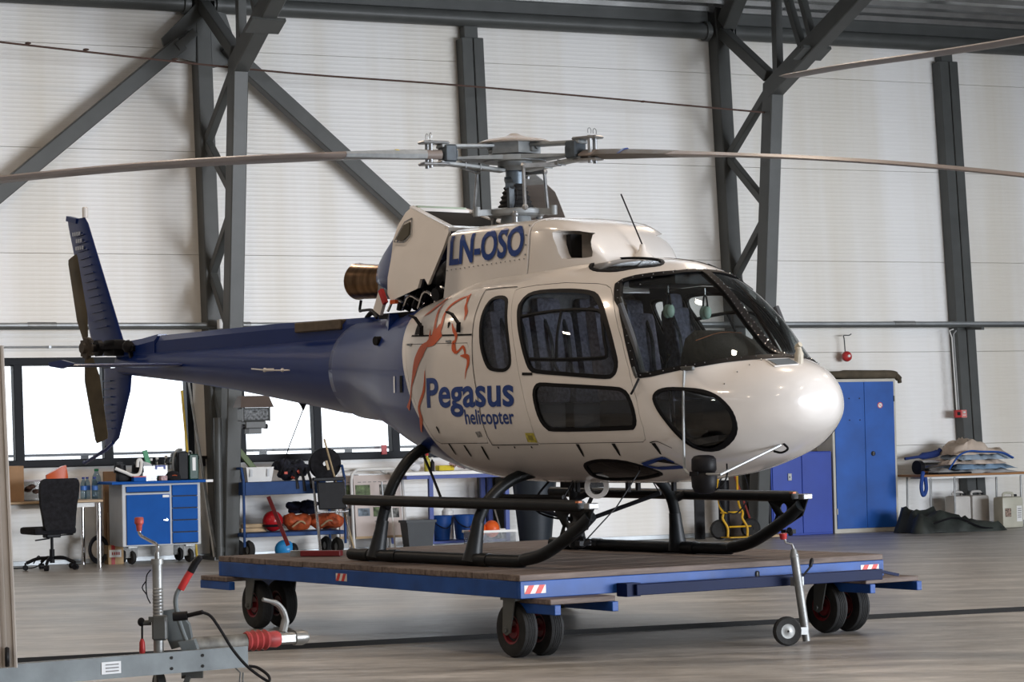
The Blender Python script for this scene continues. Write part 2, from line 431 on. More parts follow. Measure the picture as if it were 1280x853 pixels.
# plain wall columns (cold-formed channels with a seam and a narrower neck)
for s, lab in ((-0.38, 'grey steel wall column behind the rotor mast'), (7.22, 'grey steel wall column at the far right above the cloth pile')):
    c = thing('wall_column', lab, 'column', wpt(s, 0.0, 0), rot=WROT)
    MB().box((-0.075, -0.11, 3.38), (0.16, 0.2, 6.76), bev=0.008).box((0.085, -0.12, 3.38), (0.145, 0.2, 6.76), bev=0.008).build('shaft', M_steel, c)
    MB().box((0, -0.10, 6.84), (0.19, 0.16, 0.18)).build('neck', M_steel, c)
    MB().box((0, -0.12, 0.012), (0.40, 0.24, 0.02)).build('base_plate', M_steel, c)

# the two trussed portal columns
def plane_pt(s, t, h): return fpt(s, t, h)
def truss(s, lab, top):
    o = thing('trussed_column', lab, 'column', fpt(s, 0.3, 0), WALL_T)
    def L(t, h, ds=0.0): return Vector((ds, 0.3 - t, h))
    up = (1, 0, 0)
    MB().bar(L(0.12, 0), L(0.12-LEAN*7.35, 7.35), 0.25, 0.20, up=up, bev=0.012).build('rear_leg', M_steel, o)
    MB().bar(L(0.42, 0), L(1.12, 6.12), 0.25, 0.19, up=up, bev=0.012).build('front_leg', M_steel, o)
    MB().bar(L(1.08, 6.02), L(*top), 0.25, 0.20, up=up, bev=0.012).build('rafter', M_steel, o)
    MB().bar(L(-0.20, 7.0), L(1.02, 6.22), 0.16, 0.14, up=up, bev=0.01).build('knee_brace', M_steel, o)
    zz = [(0.98, 6.02), (-0.12, 5.24), (0.78, 4.56)]
    zz2 = [(0.76, 4.25), (-0.02, 3.58), (0.55, 2.94)]
    zz3 = [(0.55, 2.7), (0.06, 2.1), (0.45, 1.5)]; zz4 = [(0.42, 1.3), (0.12, 0.8), (0.36, 0.35)]
    for q_ in (zz, zz2, zz3, zz4):
        for p, q in zip(q_[:-1], q_[1:]): MB().bar(L(*p), L(*q), 0.11, 0.10, up=up, bev=0.008).build('lacing', M_steel, o)
    MB().bar(L(1.25, 6.25, 0), L(1.25, 8.2, 0), 0.12, 0.10, up=up).build('web_post', M_steel, o)
    MB().bar(L(1.88, 6.50), L(1.35, 7.6), 0.09, 0.09, up=up).build('web_strut', M_steel, o)
    MB().bar(L(2.12, 6.62), L(1.72, 7.6), 0.09, 0.09, up=up).build('web_strut', M_steel, o)
    MB().bar(L(-0.1, 7.1), L(2.8, 10.2), 0.25, 0.20, up=up, bev=0.012).build('top_chord', M_steel, o)
    fx = MB().box(L(2.12, 6.38), (0.42, 0.30, 0.04), rot=(-0.4, 0, 0))
    for dx in (-0.16, 0.16): fx.cyl(L(2.12, 6.39, dx), L(2.12, 6.46, dx), 0.03, n=8)
    fx.build('bolted_flange', M_steel, o)
    MB().box(L(0.25, 0.02), (0.5, 0.75, 0.04)).build('base_plate', M_steel, o)
    return o
trL = truss(-4.13, 'grey trussed portal column at the left, diagonal braces meeting at its head', (3.6, 7.22))
trR = truss(3.44, 'grey trussed portal column right of the rotor, pale scrape on its front leg', (4.0, 7.24))
MB().box((0.0, -0.80, 5.30), (0.1, 0.006, 0.36), rot=(0.114, 0, 0)).build('pale_scrape', M_conduit, trR)
gp = MB().prism([(-0.05, 6.25), (-0.5, 6.35), (-0.55, 6.55), (-0.1, 7.0), (0.3, 6.9), (0.5, 6.3), (0.12, 6.2)], -0.02, 0.02); gp.build('gusset_plate', M_steel, trL, loc=(0, 0.52, 0))

# wall braces
for p, q, lab in (((-4.46, 6.48), (-9.5, 2.30), 'grey diagonal wall brace running down left from the left truss head'),
                  ((-3.70, 6.30), (-0.62, 3.62), 'grey diagonal wall brace running down right towards the rotor mast')):
    b = thing('diagonal_brace', lab, 'brace', (0, 0, 0))
    A, B = wpt(p[0], 0.28, p[1]), wpt(q[0], 0.28, q[1])
    MB().bar(A, B, 0.19, 0.19, up=wout, bev=0.01).build('beam', M_steel, b)
    d = (B-A).normalized()
    MB().bar(A-d*0.22, A+d*0.1, 0.10, 0.24, up=wout).build('end_plate', M_steel, b)

# conduit pipes with fittings
cp = thing('wall_conduit', 'grey horizontal conduit pipe running along the whole wall', 'pipe', (0, 0, 0))
MB().cyl(wpt(-14, 0.20, 2.92), wpt(16, 0.20, 2.92), 0.032, n=12).build('pipe', M_conduit, cp)
MB().cyl(wpt(-14, 0.28, 2.88), wpt(16, 0.28, 2.88), 0.018, n=10).build('lower_pipe', M_steel, cp)
for s in np.arange(-9, 14, 2.5):
    MB().cyl(wpt(s, 0.20, 2.92), wpt(s+0.35, 0.20, 2.92), 0.04, n=12).build('coupling', M_galv, cp)
for s in (-0.38, 7.22): MB().bar(wpt(s, 0.24, 2.85), wpt(s, 0.62, 2.83), 0.05, 0.04).build('bracket', M_steel, cp)
l2 = thing('low_conduit', 'thin grey pipe above the left windows, below the main conduit', 'pipe', (0, 0, 0))
MB().cyl(wpt(-14, 0.06, 2.66), wpt(-5.2, 0.06, 2.66), 0.014, n=8).build('pipe', M_conduit, l2)
for s in (-8.5, -6.2): MB().bar(wpt(s, 0.0, 2.66), wpt(s, 0.08, 2.66), 0.03, 0.03).build('clip', M_conduit, l2)
jb = thing('junction_box', 'small white junction box on the left truss column at the conduit', 'electrical box', wpt(-4.10, 0.42, 2.92), rot=WROT)
MB().box((0, 0, 0), (0.10, 0.09, 0.12), bev=0.008).build('box', M_white, jb)
MB().cyl((0.05, 0, 0), (0.14, 0, 0), 0.03, n=12).cyl((0.13, 0, 0), (0.2, 0, 0), 0.045, n=12).build('plug', M_conduit, jb)
MB().tube([(0.0, 0, -0.05), (0.03, 0, -0.12), (0.1, 0, -0.13), (0.2, 0, -0.08)], 0.012, 8, smooth=4).build('cable', M_black, jb)
# alarm bell
ab = thing('alarm_bell', 'round red alarm bell hanging below the conduit, right of the nose', 'alarm', wpt(5.20, 0.16, 2.46), rot=WROT)
MB().lathe([(0.065, 0.03), (0.075, 0.0), (0.07, -0.03), (0.045, -0.055), (0.02, -0.062), (0.0, -0.063)], ax=(0, 1, 0), n=24).build('gong', M_red, ab)
MB().lathe([(0.02, -0.06), (0.02, -0.075), (0.0, -0.078)], ax=(0, 1, 0), n=12).build('hub', M_white, ab)
MB().tube([(0, 0.03, 0.06), (-0.01, 0.02, 0.24), (-0.03, 0, 0.29), (0.0, 0, 0.30), (0.06, 0, 0.30), (0.1, 0, 0.32)], 0.008, 6, smooth=4).build('cable', M_steel, ab)
# call point
mcp = thing('call_point', 'small red fire call point on the right wall column', 'alarm', wpt(7.0, 0.24, 1.62), rot=WROT)
MB().box((-0.04, 0, 0), (0.11, 0.05, 0.11), bev=0.006).build('housing', M_red, mcp)
MB().box((-0.04, -0.028, 0), (0.05, 0.01, 0.05)).build('glass_front', M_black, mcp)
M_sign = pmat('pink_sign', (0.62, 0.22, 0.2), 0.5)
MB().box((0.07, 0.01, 0), (0.10, 0.01, 0.11)).build('sign', M_sign, mcp)
MB().cyl((0.05, 0.002, 0.02), (0.09, 0.002, 0.02), 0.015, n=10).box((0.075, 0.002, -0.02), (0.05, 0.008, 0.01)).build('sign_symbol', M_white, mcp)
MB().tube([(-0.05, 0, 0.05), (-0.055, 0, 1.1), (-0.09, 0, 1.2), (-0.02, 0, 1.22)], 0.010, 6).build('cable', M_white, mcp)
MB().tube([(-0.015, 0, 0.05), (-0.02, 0, 1.15), (0.03, 0, 1.2)], 0.010, 6).build('cable', M_conduit, mcp)

# thin cable strung across high up
wr_ = MB().tube([wpt(-9, 1.4, 6.35), wpt(-4, 1.4, 6.02), wpt(-1, 1.4, 5.92), wpt(3.5, 1.4, 5.72)], 0.013, 6, smooth=6)
for s in (-6.7, -6.0, -4.9, 1.5): wr_.ball(wpt(s, 1.4, 6.35-0.066*(s+9)+0.02 if s < -4 else 5.81), (0.04, 0.02, 0.016), 8)
tag(wr_.build('strung_cable', pmat('rusty_cable', (0.09, 0.055, 0.045), 0.8)), 'thin dark rusty cable strung high across the wall left to centre', 'cable')
# ------------------------------------------------------------------ helicopter body surface (x forward, y to port, z up from the deck)
ST=[
(3.180,1.125,1.075,0.03,1.10,2.0,2.0),
(3.165,1.205,0.995,0.14,1.095,2.0,2.0),
(3.12,1.280,0.930,0.245,1.09,2.0,2.1),
(3.03,1.345,0.865,0.36,1.08,2.05,2.1),
(2.90,1.395,0.795,0.475,1.07,2.1,2.15),
(2.76,1.440,0.730,0.570,1.06,2.1,2.2),
(2.55,1.620,0.670,0.675,1.06,2.1,2.25),
(2.30,1.870,0.615,0.775,1.08,2.15,2.3),
(2.05,2.035,0.585,0.840,1.10,2.2,2.35),
(1.80,2.115,0.565,0.880,1.12,2.3,2.4),
(1.40,2.155,0.560,0.915,1.15,2.5,2.45),
(0.90,2.165,0.560,0.925,1.18,2.7,2.5),
(0.40,2.150,0.570,0.905,1.20,2.8,2.5),
(0.00,2.080,0.605,0.865,1.22,2.9,2.4),
(-0.40,1.990,0.675,0.790,1.26,2.9,2.3),
(-0.80,1.930,0.785,0.690,1.30,2.7,2.2),
(-1.20,1.890,0.920,0.575,1.38,2.4,2.1),
(-1.60,1.870,1.030,0.475,1.44,2.2,2.0),
(-1.95,1.860,1.070,0.410,1.46,2.0,2.0)]
def pchip(xs,ys,x):
    xs=np.array(xs,float);ys=np.array(ys,float);h=np.diff(xs);d=np.diff(ys)/h
    m=np.zeros(len(xs))
    for i in range(1,len(xs)-1):
        if d[i-1]*d[i]>0:
            w1=2*h[i]+h[i-1];w2=h[i]+2*h[i-1];m[i]=(w1+w2)/(w1/d[i-1]+w2/d[i])
    m[0]=d[0];m[-1]=d[-1]
    x=np.atleast_1d(np.asarray(x,float));k=np.clip(np.searchsorted(xs,x)-1,0,len(h)-1)
    t=(x-xs[k])/h[k];t=np.clip(t,0,1)
    return ((2*t**3-3*t**2+1)*ys[k]+(t**3-2*t**2+t)*h[k]*m[k]+(-2*t**3+3*t**2)*ys[k+1]+(t**3-t**2)*h[k]*m[k+1])
S=ST[::-1]; X=[s[0] for s in S]


BS = ST[::-1]; BX = [q[0] for q in BS]
_xx = np.linspace(BX[0], BX[-1], 900)
_tab = np.stack([pchip(BX, [q[i] for q in BS], _xx) for i in range(1, 7)])
def bpar(x): return [float(np.interp(x, _xx, _tab[i])) for i in range(6)]
def bsec(x, t):
    zt, zb, w, zw, nt, nb = bpar(x)
    c, s = np.cos(t), np.sin(t); n = np.where(s >= 0, nt, nb)
    y = w*np.sign(c)*np.abs(c)**(2/n)
    z = np.where(s >= 0, zw+(zt-zw)*np.abs(s)**(2/n), zw-(zw-zb)*np.abs(s)**(2/n))
    return np.stack([np.full_like(y, x), y, z], 1)
def side_y(x, z, sgn=-1):
    zt, zb, w, zw, nt, nb = bpar(x)
    if z >= zw: q = min(1.0, (z-zw)/(zt-zw)); n = nt
    else: q = min(1.0, (zw-z)/(zw-zb)); n = nb
    return sgn*w*max(0.0, 1-q**n)**(1/n)
def side_n(x, z, sgn=-1):
    e = 0.01
    a = Vector((2*e, side_y(x+e, z, sgn)-side_y(x-e, z, sgn), 0)); b = Vector((0, side_y(x, z+e, sgn)-side_y(x, z-e, sgn), 2*e))
    n = a.cross(b).normalized()
    return n if n.y*sgn > 0 else -n
def side_pt(x, z, off=0.004, sgn=-1): return Vector((x, side_y(x, z, sgn), z)) + side_n(x, z, sgn)*off

NTH = 112
xs_b = np.concatenate([np.linspace(-1.95, 1.6, 50), np.linspace(1.65, 2.84, 34), np.linspace(2.86, 3.10, 14), np.array([3.12, 3.135, 3.15, 3.16, 3.17, 3.177, 3.18])])
tt = np.linspace(0, 2*np.pi, NTH, endpoint=False)
# spread the angles so that flat flanks get even quads
G0 = np.array([bsec(x, tt) for x in xs_b])
du = np.gradient(G0, axis=0); dv = np.roll(G0, -1, 1)-np.roll(G0, 1, 1)
GN = np.cross(dv, du); GN /= (np.linalg.norm(GN, axis=2, keepdims=True)+1e-12)
cen = G0.mean(1, keepdims=True)
sg = np.sign(((G0-cen)*GN).sum(2, keepdims=True)); sg[sg == 0] = 1
GN *= np.sign(np.median(sg)); GN[-1] = np.array([1.0, 0, 0]); GN[-2] = GN[-2]+np.array([1.0, 0, 0]); GN[-2] /= np.linalg.norm(GN[-2], axis=1, keepdims=True)
def surf_mesh_data(off):
    G = G0+GN*off; ns = len(xs_b)
    vs = [tuple(p) for p in G.reshape(-1, 3)]
    fs = [(i*NTH+k, (i+1)*NTH+k, (i+1)*NTH+(k+1) % NTH, i*NTH+(k+1) % NTH) for i in range(ns-1) for k in range(NTH)]
    fs += [tuple(range(NTH)), tuple(range((ns-1)*NTH, ns*NTH))[::-1]]
    return vs, fs
def shell(name, oo, oi):
    v1, f1 = surf_mesh_data(oo); v2, f2 = surf_mesh_data(oi)
    if True:
        # pull the rear cap of the inner skin inwards so both islands stay apart
        v2 = [(x+0.03 if k < NTH else x-(0.02 if k >= len(v2)-NTH else 0), y, z) for k, (x, y, z) in enumerate(v2)]
    n = len(v1)
    me = bpy.data.meshes.new(name); me.from_pydata(v1+v2, [], f1+[tuple(i+n for i in f[::-1]) for f in f2])
    bm = bmesh.new(); bm.from_mesh(me)
    # orient: outer island outwards
    f = bm.faces; f.ensure_lookup_table()
    if f[10].normal.dot(Vector(GN[0, 10])) < 0: bmesh.ops.reverse_faces(bm, faces=bm.faces[:])
    bm.to_mesh(me); bm.free()
    return me
def bool_op(me, cutter, op):
    a = bpy.data.objects.new('a', me); b = bpy.data.objects.new('b', cutter); COL.objects.link(a); COL.objects.link(b)
    md = a.modifiers.new('m', 'BOOLEAN'); md.object = b; md.operation = op; md.solver = 'EXACT'
    dg = bpy.context.evaluated_depsgraph_get(); dg.update()
    r = bpy.data.meshes.new_from_object(a.evaluated_get(dg))
    bpy.data.objects.remove(a); bpy.data.objects.remove(b)
    return r
v0, f0 = surf_mesh_data(0.0)
BVH = BVHTree.FromPolygons(v0, f0)
GNf = GN.reshape(-1, 3)
def surf_normal(p):
    hit = BVH.find_nearest(p)
    if hit[0] is None: return None, 9
    idx = hit[2]; vsx = f0[idx]
    if len(vsx) > 4: return Vector((1.0 if p[0] > 0 else -1.0, 0, 0)), hit[3]
    n = Vector((0, 0, 0))
    for vi in vsx:
        w = 1/((Vector(v0[vi])-hit[0]).length+1e-4); n += Vector(GNf[vi])*w
    return n.normalized(), hit[3]
def finish_skin(me, mats, outer=0.0, inner_mat=1):
    """give a cut skin its paint outside, lining inside and the smooth normals of the uncut surface"""
    me.materials.clear()
    for m in mats: me.materials.append(m)
    vn = [surf_normal(v.co) for v in me.vertices]
    nl = [None]*len(me.loops); mi = []
    for p in me.polygons:
        c = p.center; n, d = surf_normal(c)
        s = p.normal.dot(n)
        inn = s < -0.3
        mi.append(inner_mat if (inn and len(mats) > 1) else 0)
        for li in p.loop_indices:
            vi = me.loops[li].vertex_index
            q = vn[vi][0]
            if s > 0.75: nl[li] = q
            elif s < -0.75: nl[li] = -q
            else: nl[li] = p.normal.copy()
    me.polygons.foreach_set('material_index', mi)
    me.polygons.foreach_set('use_smooth', [True]*len(me.polygons))
    me.normals_split_custom_set([tuple(n) for n in nl])
    return me
def islands(me):
    """split a mesh into its loose pieces"""
    bm = bmesh.new(); bm.from_mesh(me); bm.verts.ensure_lookup_table(); seen = set(); out = []
    for v in bm.verts:
        if v.index in seen: continue
        st = [v]; comp = set()
        while st:
            u = st.pop()
            if u.index in comp: continue
            comp.add(u.index)
            for e in u.link_edges:
                w = e.other_vert(u)
                if w.index not in comp: st.append(w)
        seen |= comp; out.append(comp)
    res = []
    for comp in out:
        cl = sorted(comp); mp = {o: i for i, o in enumerate(cl)}
        vs = [bm.verts[i].co.copy() for i in cl]
        fs = [[mp[v.index] for v in f.verts] for f in bm.faces if f.verts[0].index in comp]
        m2 = bpy.data.meshes.new('piece'); m2.from_pydata(vs, [], fs); res.append((m2, sum(vs, Vector())/len(vs)))
    bm.free()
    return res
def smooth_poly(pts, k=3):
    P = [Vector((p[0], p[1], 0)) for p in pts]; q = catmull(P, k, True); return [(v.x, v.y) for v in q]
def inset(poly, d):
    n = len(poly); ar = sum(poly[i][0]*poly[(i+1) % n][1]-poly[(i+1) % n][0]*poly[i][1] for i in range(n))
    s = 1 if ar > 0 else -1; out = []
    for i in range(n):
        a = Vector(poly[i-1]); b = Vector(poly[i]); c = Vector(poly[(i+1) % n])
        e1 = (b-a).normalized(); e2 = (c-b).normalized(); n1 = Vector((-e1.y, e1.x))*s; n2 = Vector((-e2.y, e2.x))*s
        m = (n1+n2)
        if m.length < 1e-6: m = n1
        m.normalize(); k = 1/max(0.5, m.dot(n1)); out.append(tuple(b+m*d*k))
    return out
SMALL = smooth_poly([(0.842,1.885),(0.781,1.902),(0.703,1.900),(0.655,1.872),(0.640,1.805),(0.650,1.721),(0.682,1.619),(0.715,1.535),(0.765,1.451),(0.814,1.395),(0.875,1.373),(0.985,1.364),(1.035,1.376),(1.066,1.407),(1.060,1.473),(1.012,1.606),(0.935,1.757),(0.885,1.85)], 2)
BIG = smooth_poly([(1.040,1.785),(1.031,1.85),(1.065,1.901),(1.163,1.920),(1.373,1.918),(1.551,1.905),(1.685,1.880),(1.769,1.830),(1.858,1.745),(1.969,1.597),(2.045,1.468),(2.081,1.389),(2.082,1.330),(2.057,1.295),(2.000,1.285),(1.816,1.300),(1.597,1.320),(1.362,1.341),(1.287,1.362),(1.238,1.418),(1.155,1.566)], 2)
LOW = smooth_poly([(1.318,1.190),(1.336,1.245),(1.389,1.268),(1.532,1.259),(1.755,1.245),(2.063,1.222),(2.139,1.208),(2.190,1.167),(2.230,1.073),(2.238,0.995),(2.212,0.949),(2.151,0.939),(1.829,0.937),(1.491,0.940),(1.427,0.955),(1.378,1.005),(1.342,1.092)], 2)
CHIN = smooth_poly([(2.375,1.136),(2.388,1.178),(2.430,1.200),(2.50,1.206),(2.637,1.194),(2.722,1.172),(2.794,1.131),(2.848,1.071),(2.872,1.005),(2.859,0.931),(2.801,0.862),(2.705,0.806),(2.62,0.785),(2.56,0.80),(2.53,0.835),(2.499,0.90),(2.455,0.985),(2.405,1.065)], 2)
DOOR = [(0.905,1.905),(0.96,1.80),(1.035,1.65),(1.112,1.487),(1.19,1.25),(1.262,1.013),(1.272,0.862),(1.285,0.851),(1.626,0.851),(1.989,0.851),(2.235,0.851),(2.268,0.87),(2.285,0.95),(2.255,1.135),(2.18,1.339),(2.085,1.530),(1.935,1.75),(1.86,1.850),(1.80,1.905),(1.74,1.930),(1.654,1.945),(1.357,1.968),(1.087,1.966),(0.93,1.955),(0.89,1.94)]
BAG = [(-0.395,1.608),(0.535,1.582),(0.609,1.474),(0.715,1.149),(0.735,0.944),(0.700,0.862),(0.035,0.862),(-0.03,0.892),(-0.073,0.999),(-0.19,1.16),(-0.30,1.34)]
WS = [(1.815,1.935),(1.90,1.82),(1.965,1.765),(2.07,1.61),(2.155,1.455),(2.21,1.34),(2.232,1.298),(2.27,1.284),(2.34,1.290),(2.42,1.307),(2.54,1.335),(2.63,1.352),(2.71,1.372),(2.80,1.388),(2.90,1.395),(3.25,1.395),(3.25,2.3),(2.12,2.3),(2.09,2.035),(2.05,2.012),(1.98,2.002),(1.885,1.984),(1.83,1.963)]
BELLY = smooth_poly([(1.50,-.60),(1.55,-.67),(1.62,-.70),(1.73,-.711),(1.85,-.70),(1.98,-.655),(2.07,-.57),(2.10,-.48),(2.06,-.41),(1.91,-.385),(1.65,-.37),(1.47,-.385),(1.43,-.48)], 2)
ROOF = smooth_poly([(1.40,-.46),(1.345,-.36),(1.39,-.22),(1.5,-.14),(1.62,-.115),(1.78,-.135),(1.88,-.19),(1.915,-.26),(1.88,-.33),(1.80,-.40),(1.71,-.47),(1.60,-.50),(1.50,-.505)], 2)
def ring_prism(mb, poly, d, a, b, plane):
    q = inset(poly, d); n = len(poly)
    def P(u, v, w): return (u, w, v) if plane == 'xz' else (u, v, w)
    vs = [P(u, v, a) for u, v in poly]+[P(u, v, b) for u, v in poly]+[P(u, v, a) for u, v in q]+[P(u, v, b) for u, v in q]
    fs = []
    for k in range(n):
        j = (k+1) % n
        fs += [(k, j, n+j, n+k), (2*n+j, 2*n+k, 3*n+k, 3*n+j), (k, 2*n+k, 2*n+j, j), (n+k, n+j, 3*n+j, 3*n+k)]
    mb.add(vs, fs)
def cut(mb, me=None):
    return mb.mesh('cutter', [])
def mir(poly): return [(x, -y) for x, y in poly]
side_ranges = ((-1.1, -0.25), (0.25, 1.1))
def windows_cutter(grow=0.0, only=None):
    m = MB()
    for nm, poly in (('small', SMALL), ('big', BIG), ('low', LOW), ('chin', CHIN)):
        if only and nm not in only: continue
        p = inset(poly, -grow) if grow else poly
        for a, b in side_ranges:
            m.prism(p, a, b, 'xz')
    if not only or 'ws' in only: m.prism(inset(WS, -grow) if grow else WS, -1.2, 1.2, 'xz')
    if not only or 'belly' in only:
        for q in (BELLY, mir(BELLY)): m.prism(q, 0.4, 0.95, 'xy')
    if not only or 'roof' in only:
        for q in (ROOF, mir(ROOF)): m.prism(q, 1.9, 2.4, 'xy')
    return cut(m)

HX, HY, HZ = 0.05, 19.2, 0.56
heli = thing('helicopter', 'white and blue helicopter with engine cowl raised, parked on the blue wheeled platform', 'helicopter', (HX, HY, HZ), math.radians(-52))
def paint(name, col):
    m = pmat(name, col, 0.22, 0, 0.03, 2.5, 0.0, coat=0.6)
    return m
P_white = paint('white_gloss_paint', (0.66, 0.63, 0.60))
P_blue = pmat('blue_gloss_paint', (0.006, 0.022, 0.125), 0.28, 0, 0.03, 2.5, coat=0.22, spec=0.25)
P_line = pmat('cabin_lining', (0.075, 0.078, 0.085), 0.8, 0, 0.1, 8)
P_dkgrey = pmat('skid_paint', (0.011, 0.013, 0.015), 0.42, 0, 0.2, 8, spec=0.25)
P_decal = pmat('blue_decal', (0.015, 0.045, 0.20), 0.35, 0, 0.03)
P_orange = pmat('orange_decal', (0.50, 0.085, 0.02), 0.35, 0, 0.06)
P_glass = glass_mat('canopy_glass', 0.93, 0.01, color=(0.97, 1.0, 1.0))
P_glassd = glass_mat('side_glass', 0.90, 0.012)
P_smoke = glass_mat('smoked_glass', 0.35, 0.012)
P_seal = pmat('black_seal', (0.004, 0.004, 0.005), 0.55, spec=0.15)
P_metal = pmat('machined_alloy', (0.30, 0.31, 0.32), 0.35, 0.6, 0.15, 14)
P_hub = pmat('hub_grey_paint', (0.27, 0.29, 0.30), 0.4, 0.1, 0.1, 14)
P_hubdk = pmat('hub_dark_grey', (0.06, 0.075, 0.09), 0.45, 0.1, 0.2, 14)
P_exh = pmat('heat_stained_exhaust', (0.22, 0.13, 0.07), 0.28, 1.0, 0.25, 5, stretch=(4, 1, 1))
P_blade = pmat('rotor_blade_paint', (0.20, 0.17, 0.155), 0.45, 0, 0.1, 3)
P_trblade = pmat('tail_blade_paint', (0.075, 0.06, 0.035), 0.5, 0, 0.25, 4)
P_seat = pmat('blue_grey_seat_fabric', (0.085, 0.085, 0.115), 0.9, 0, 0.25, 40, 0.3, 90)
P_hull_mats = [P_white, P_line]

hull = shell('hull', 0.0, -0.02)
SPLIT = [(-2.2, 2.3), (-0.62, 2.3), (-0.52, 1.80), (-0.464, 1.62), (-0.436, 1.542), (-0.386, 1.418), (-0.312, 1.278), (-0.219, 1.138), (-0.120, 1.0), (-0.055, 0.862), (-0.02, 0.78), (0.10, 0.55), (0.1, 0.3), (-2.2, 0.3)]
m = MB(); m.prism(SPLIT, -1.2, 1.2, 'xz'); tail_cut = cut(m)
doors_c = MB()
for a, b in side_ranges: doors_c.prism(inset(DOOR, 0.004), a, b, 'xz'); doors_c.prism(inset(BAG, 0.004), a, b, 'xz')
doors_g = MB()
for a, b in side_ranges: doors_g.prism(DOOR, a, b, 'xz'); doors_g.prism(BAG, a, b, 'xz')
bay = MB().box((-0.70, 0, 2.15), (1.12, 0.86, 0.62))
tmp = bool_op(hull.copy(), cut(doors_g), 'DIFFERENCE')
tmp = bool_op(tmp, windows_cutter(only=('small', 'chin', 'ws', 'belly', 'roof')), 'DIFFERENCE')
tmp = bool_op(tmp, cut(bay), 'DIFFERENCE')
tail_me = bool_op(tmp.copy(), tail_cut.copy(), 'INTERSECT')
body_me = bool_op(tmp, tail_cut, 'DIFFERENCE')
door_me = bool_op(hull.copy(), cut(doors_c), 'INTERSECT')
door_me = bool_op(door_me, windows_cutter(only=('big', 'low')), 'DIFFERENCE')
link('fuselage', finish_skin(body_me, P_hull_mats), heli)
link('tail_fairing', finish_skin(tail_me, [P_blue, P_line]), heli)
door_objs = {}
for me, c in islands(door_me):
    nm = 'cabin_door' if c.x > 0.75 else 'baggage_door'
    o = link(nm, finish_skin(me, P_hull_mats), heli); door_objs[(nm, c.y < 0)] = o
# blue reaches onto the baggage door on its rear edge: small blue decal strip is part of the fairing line
panes = bool_op(shell('pane', -0.006, -0.011), windows_cutter(), 'INTERSECT')
rings = MB()
for poly, d in ((SMALL, 0.018), (BIG, 0.022), (LOW, 0.02), (CHIN, 0.016)):
    for a, b in side_ranges: ring_prism(rings, inset(poly, -0.006), d+0.006, a, b, 'xz')
ring_prism(rings, inset(WS, -0.008), 0.034, -1.2, 1.2, 'xz')
for q in (BELLY, mir(BELLY)): ring_prism(rings, inset(q, -0.006), 0.022, 0.4, 0.95, 'xy')
for q in (ROOF, mir(ROOF)): ring_prism(rings, inset(q, -0.006), 0.024, 1.9, 2.4, 'xy')
seals = bool_op(shell('seal', 0.004, -0.016), cut(rings), 'INTERSECT')
centre = MB().box((2.52, 0, 1.75), (1.0, 0.075, 0.78))
ws_c = MB(); ws_c.prism(WS, -0.038, 0.038, 'xz')
post = bool_op(shell('post', 0.005, -0.03), cut(ws_c), 'INTERSECT')
def near_parent(c):
    if 1.2 < c.x < 2.12 and abs(c.y) > 0.55 and 0.9 < c.z < 2.0: return door_objs.get(('cabin_door', c.y < 0), heli)
    return heli
for me, c in islands(panes):
    par = near_parent(c)
    nm = 'windshield' if (c.x > 2.2 and abs(c.y) < 0.3) else ('door_window' if par is not heli else ('roof_window' if c.z > 1.95 else ('chin_window' if c.x > 2.3 else ('belly_window' if c.z < 0.8 else 'cabin_window'))))
    link(nm, finish_skin(me, [P_glass if nm == 'windshield' else (P_smoke if nm in ('roof_window', 'belly_window') else P_glassd)]), par)
for me, c in islands(seals):
    par = near_parent(c)
    link('window_seal', finish_skin(me, [P_seal]), par)
link('windshield_post', finish_skin(post, [P_seal]), heli)

# studs around the windshield
studs = MB()
def top_z(x, y):
    zt, zb, w, zw, nt, nb = bpar(x); q = min(1, abs(y)/w); return zw+(zt-zw)*max(0, 1-q**nt)**(1/nt)
for k in range(22):
    x = 2.15+0.032*k*1.0
    if x < 2.88:
        for yy in (-0.028, 0.028): studs.ball((x, yy, top_z(x, yy)+0.006), 0.0055, 6)
wsp = inset(WS, 0.012)
for i in range(len(wsp)):
    a = Vector(wsp[i]); b = Vector(wsp[(i+1) % len(wsp)])
    if max(a.x, b.x) > 3.0 or max(a.y, b.y) > 2.1: continue
    n = max(1, int((b-a).length/0.045))
    for k in range(n):
        p = a.lerp(b, k/n)
        for sgn in (-1, 1):
            try: studs.ball(tuple(side_pt(p.x, p.y, 0.005, sgn)), 0.0055, 6)
            except Exception: pass
for y in np.arange(-0.5, 0.51, 0.09): # lower edge across the nose and upper edge across the roof
    for xe, dz in ((2.885-0.35*y*y, 0.004), (2.085-0.2*abs(y), 0.004)): studs.ball((xe, y, top_z(xe, y)+dz), 0.0055, 6)
so = studs.build('stud_row', M_chrome, heli); so['kind'] = 'stuff'

# ---- decals that hug the flank
def decal(me, name, mat, fx, parent=None, cuts=0.05, surf=side_pt, off=0.0035):
    bm = bmesh.new(); bm.from_mesh(me)
    bmesh.ops.triangulate(bm, faces=bm.faces[:])
    for _ in range(4):
        es = [e for e in bm.edges if e.calc_length() > cuts]
        if not es: break
        bmesh.ops.subdivide_edges(bm, edges=es, cuts=1); bmesh.ops.triangulate(bm, faces=bm.faces[:])
    for v in bm.verts:
        x, z = fx(v.co.x, v.co.y); v.co = surf(x, z, off)
    m2 = bpy.data.meshes.new(name); bm.to_mesh(m2); bm.free(); m2.materials.clear(); m2.materials.append(mat)
    for p in m2.polygons: p.use_smooth = True; p.material_index = 0
    return link(name, m2, parent or heli)
t = fit_mesh(text_mesh('Pegasus', 1.0, 0.035), 1.105)
co = [v.co.y for v in t.vertices]; capz = 0.214; tot = max(co)
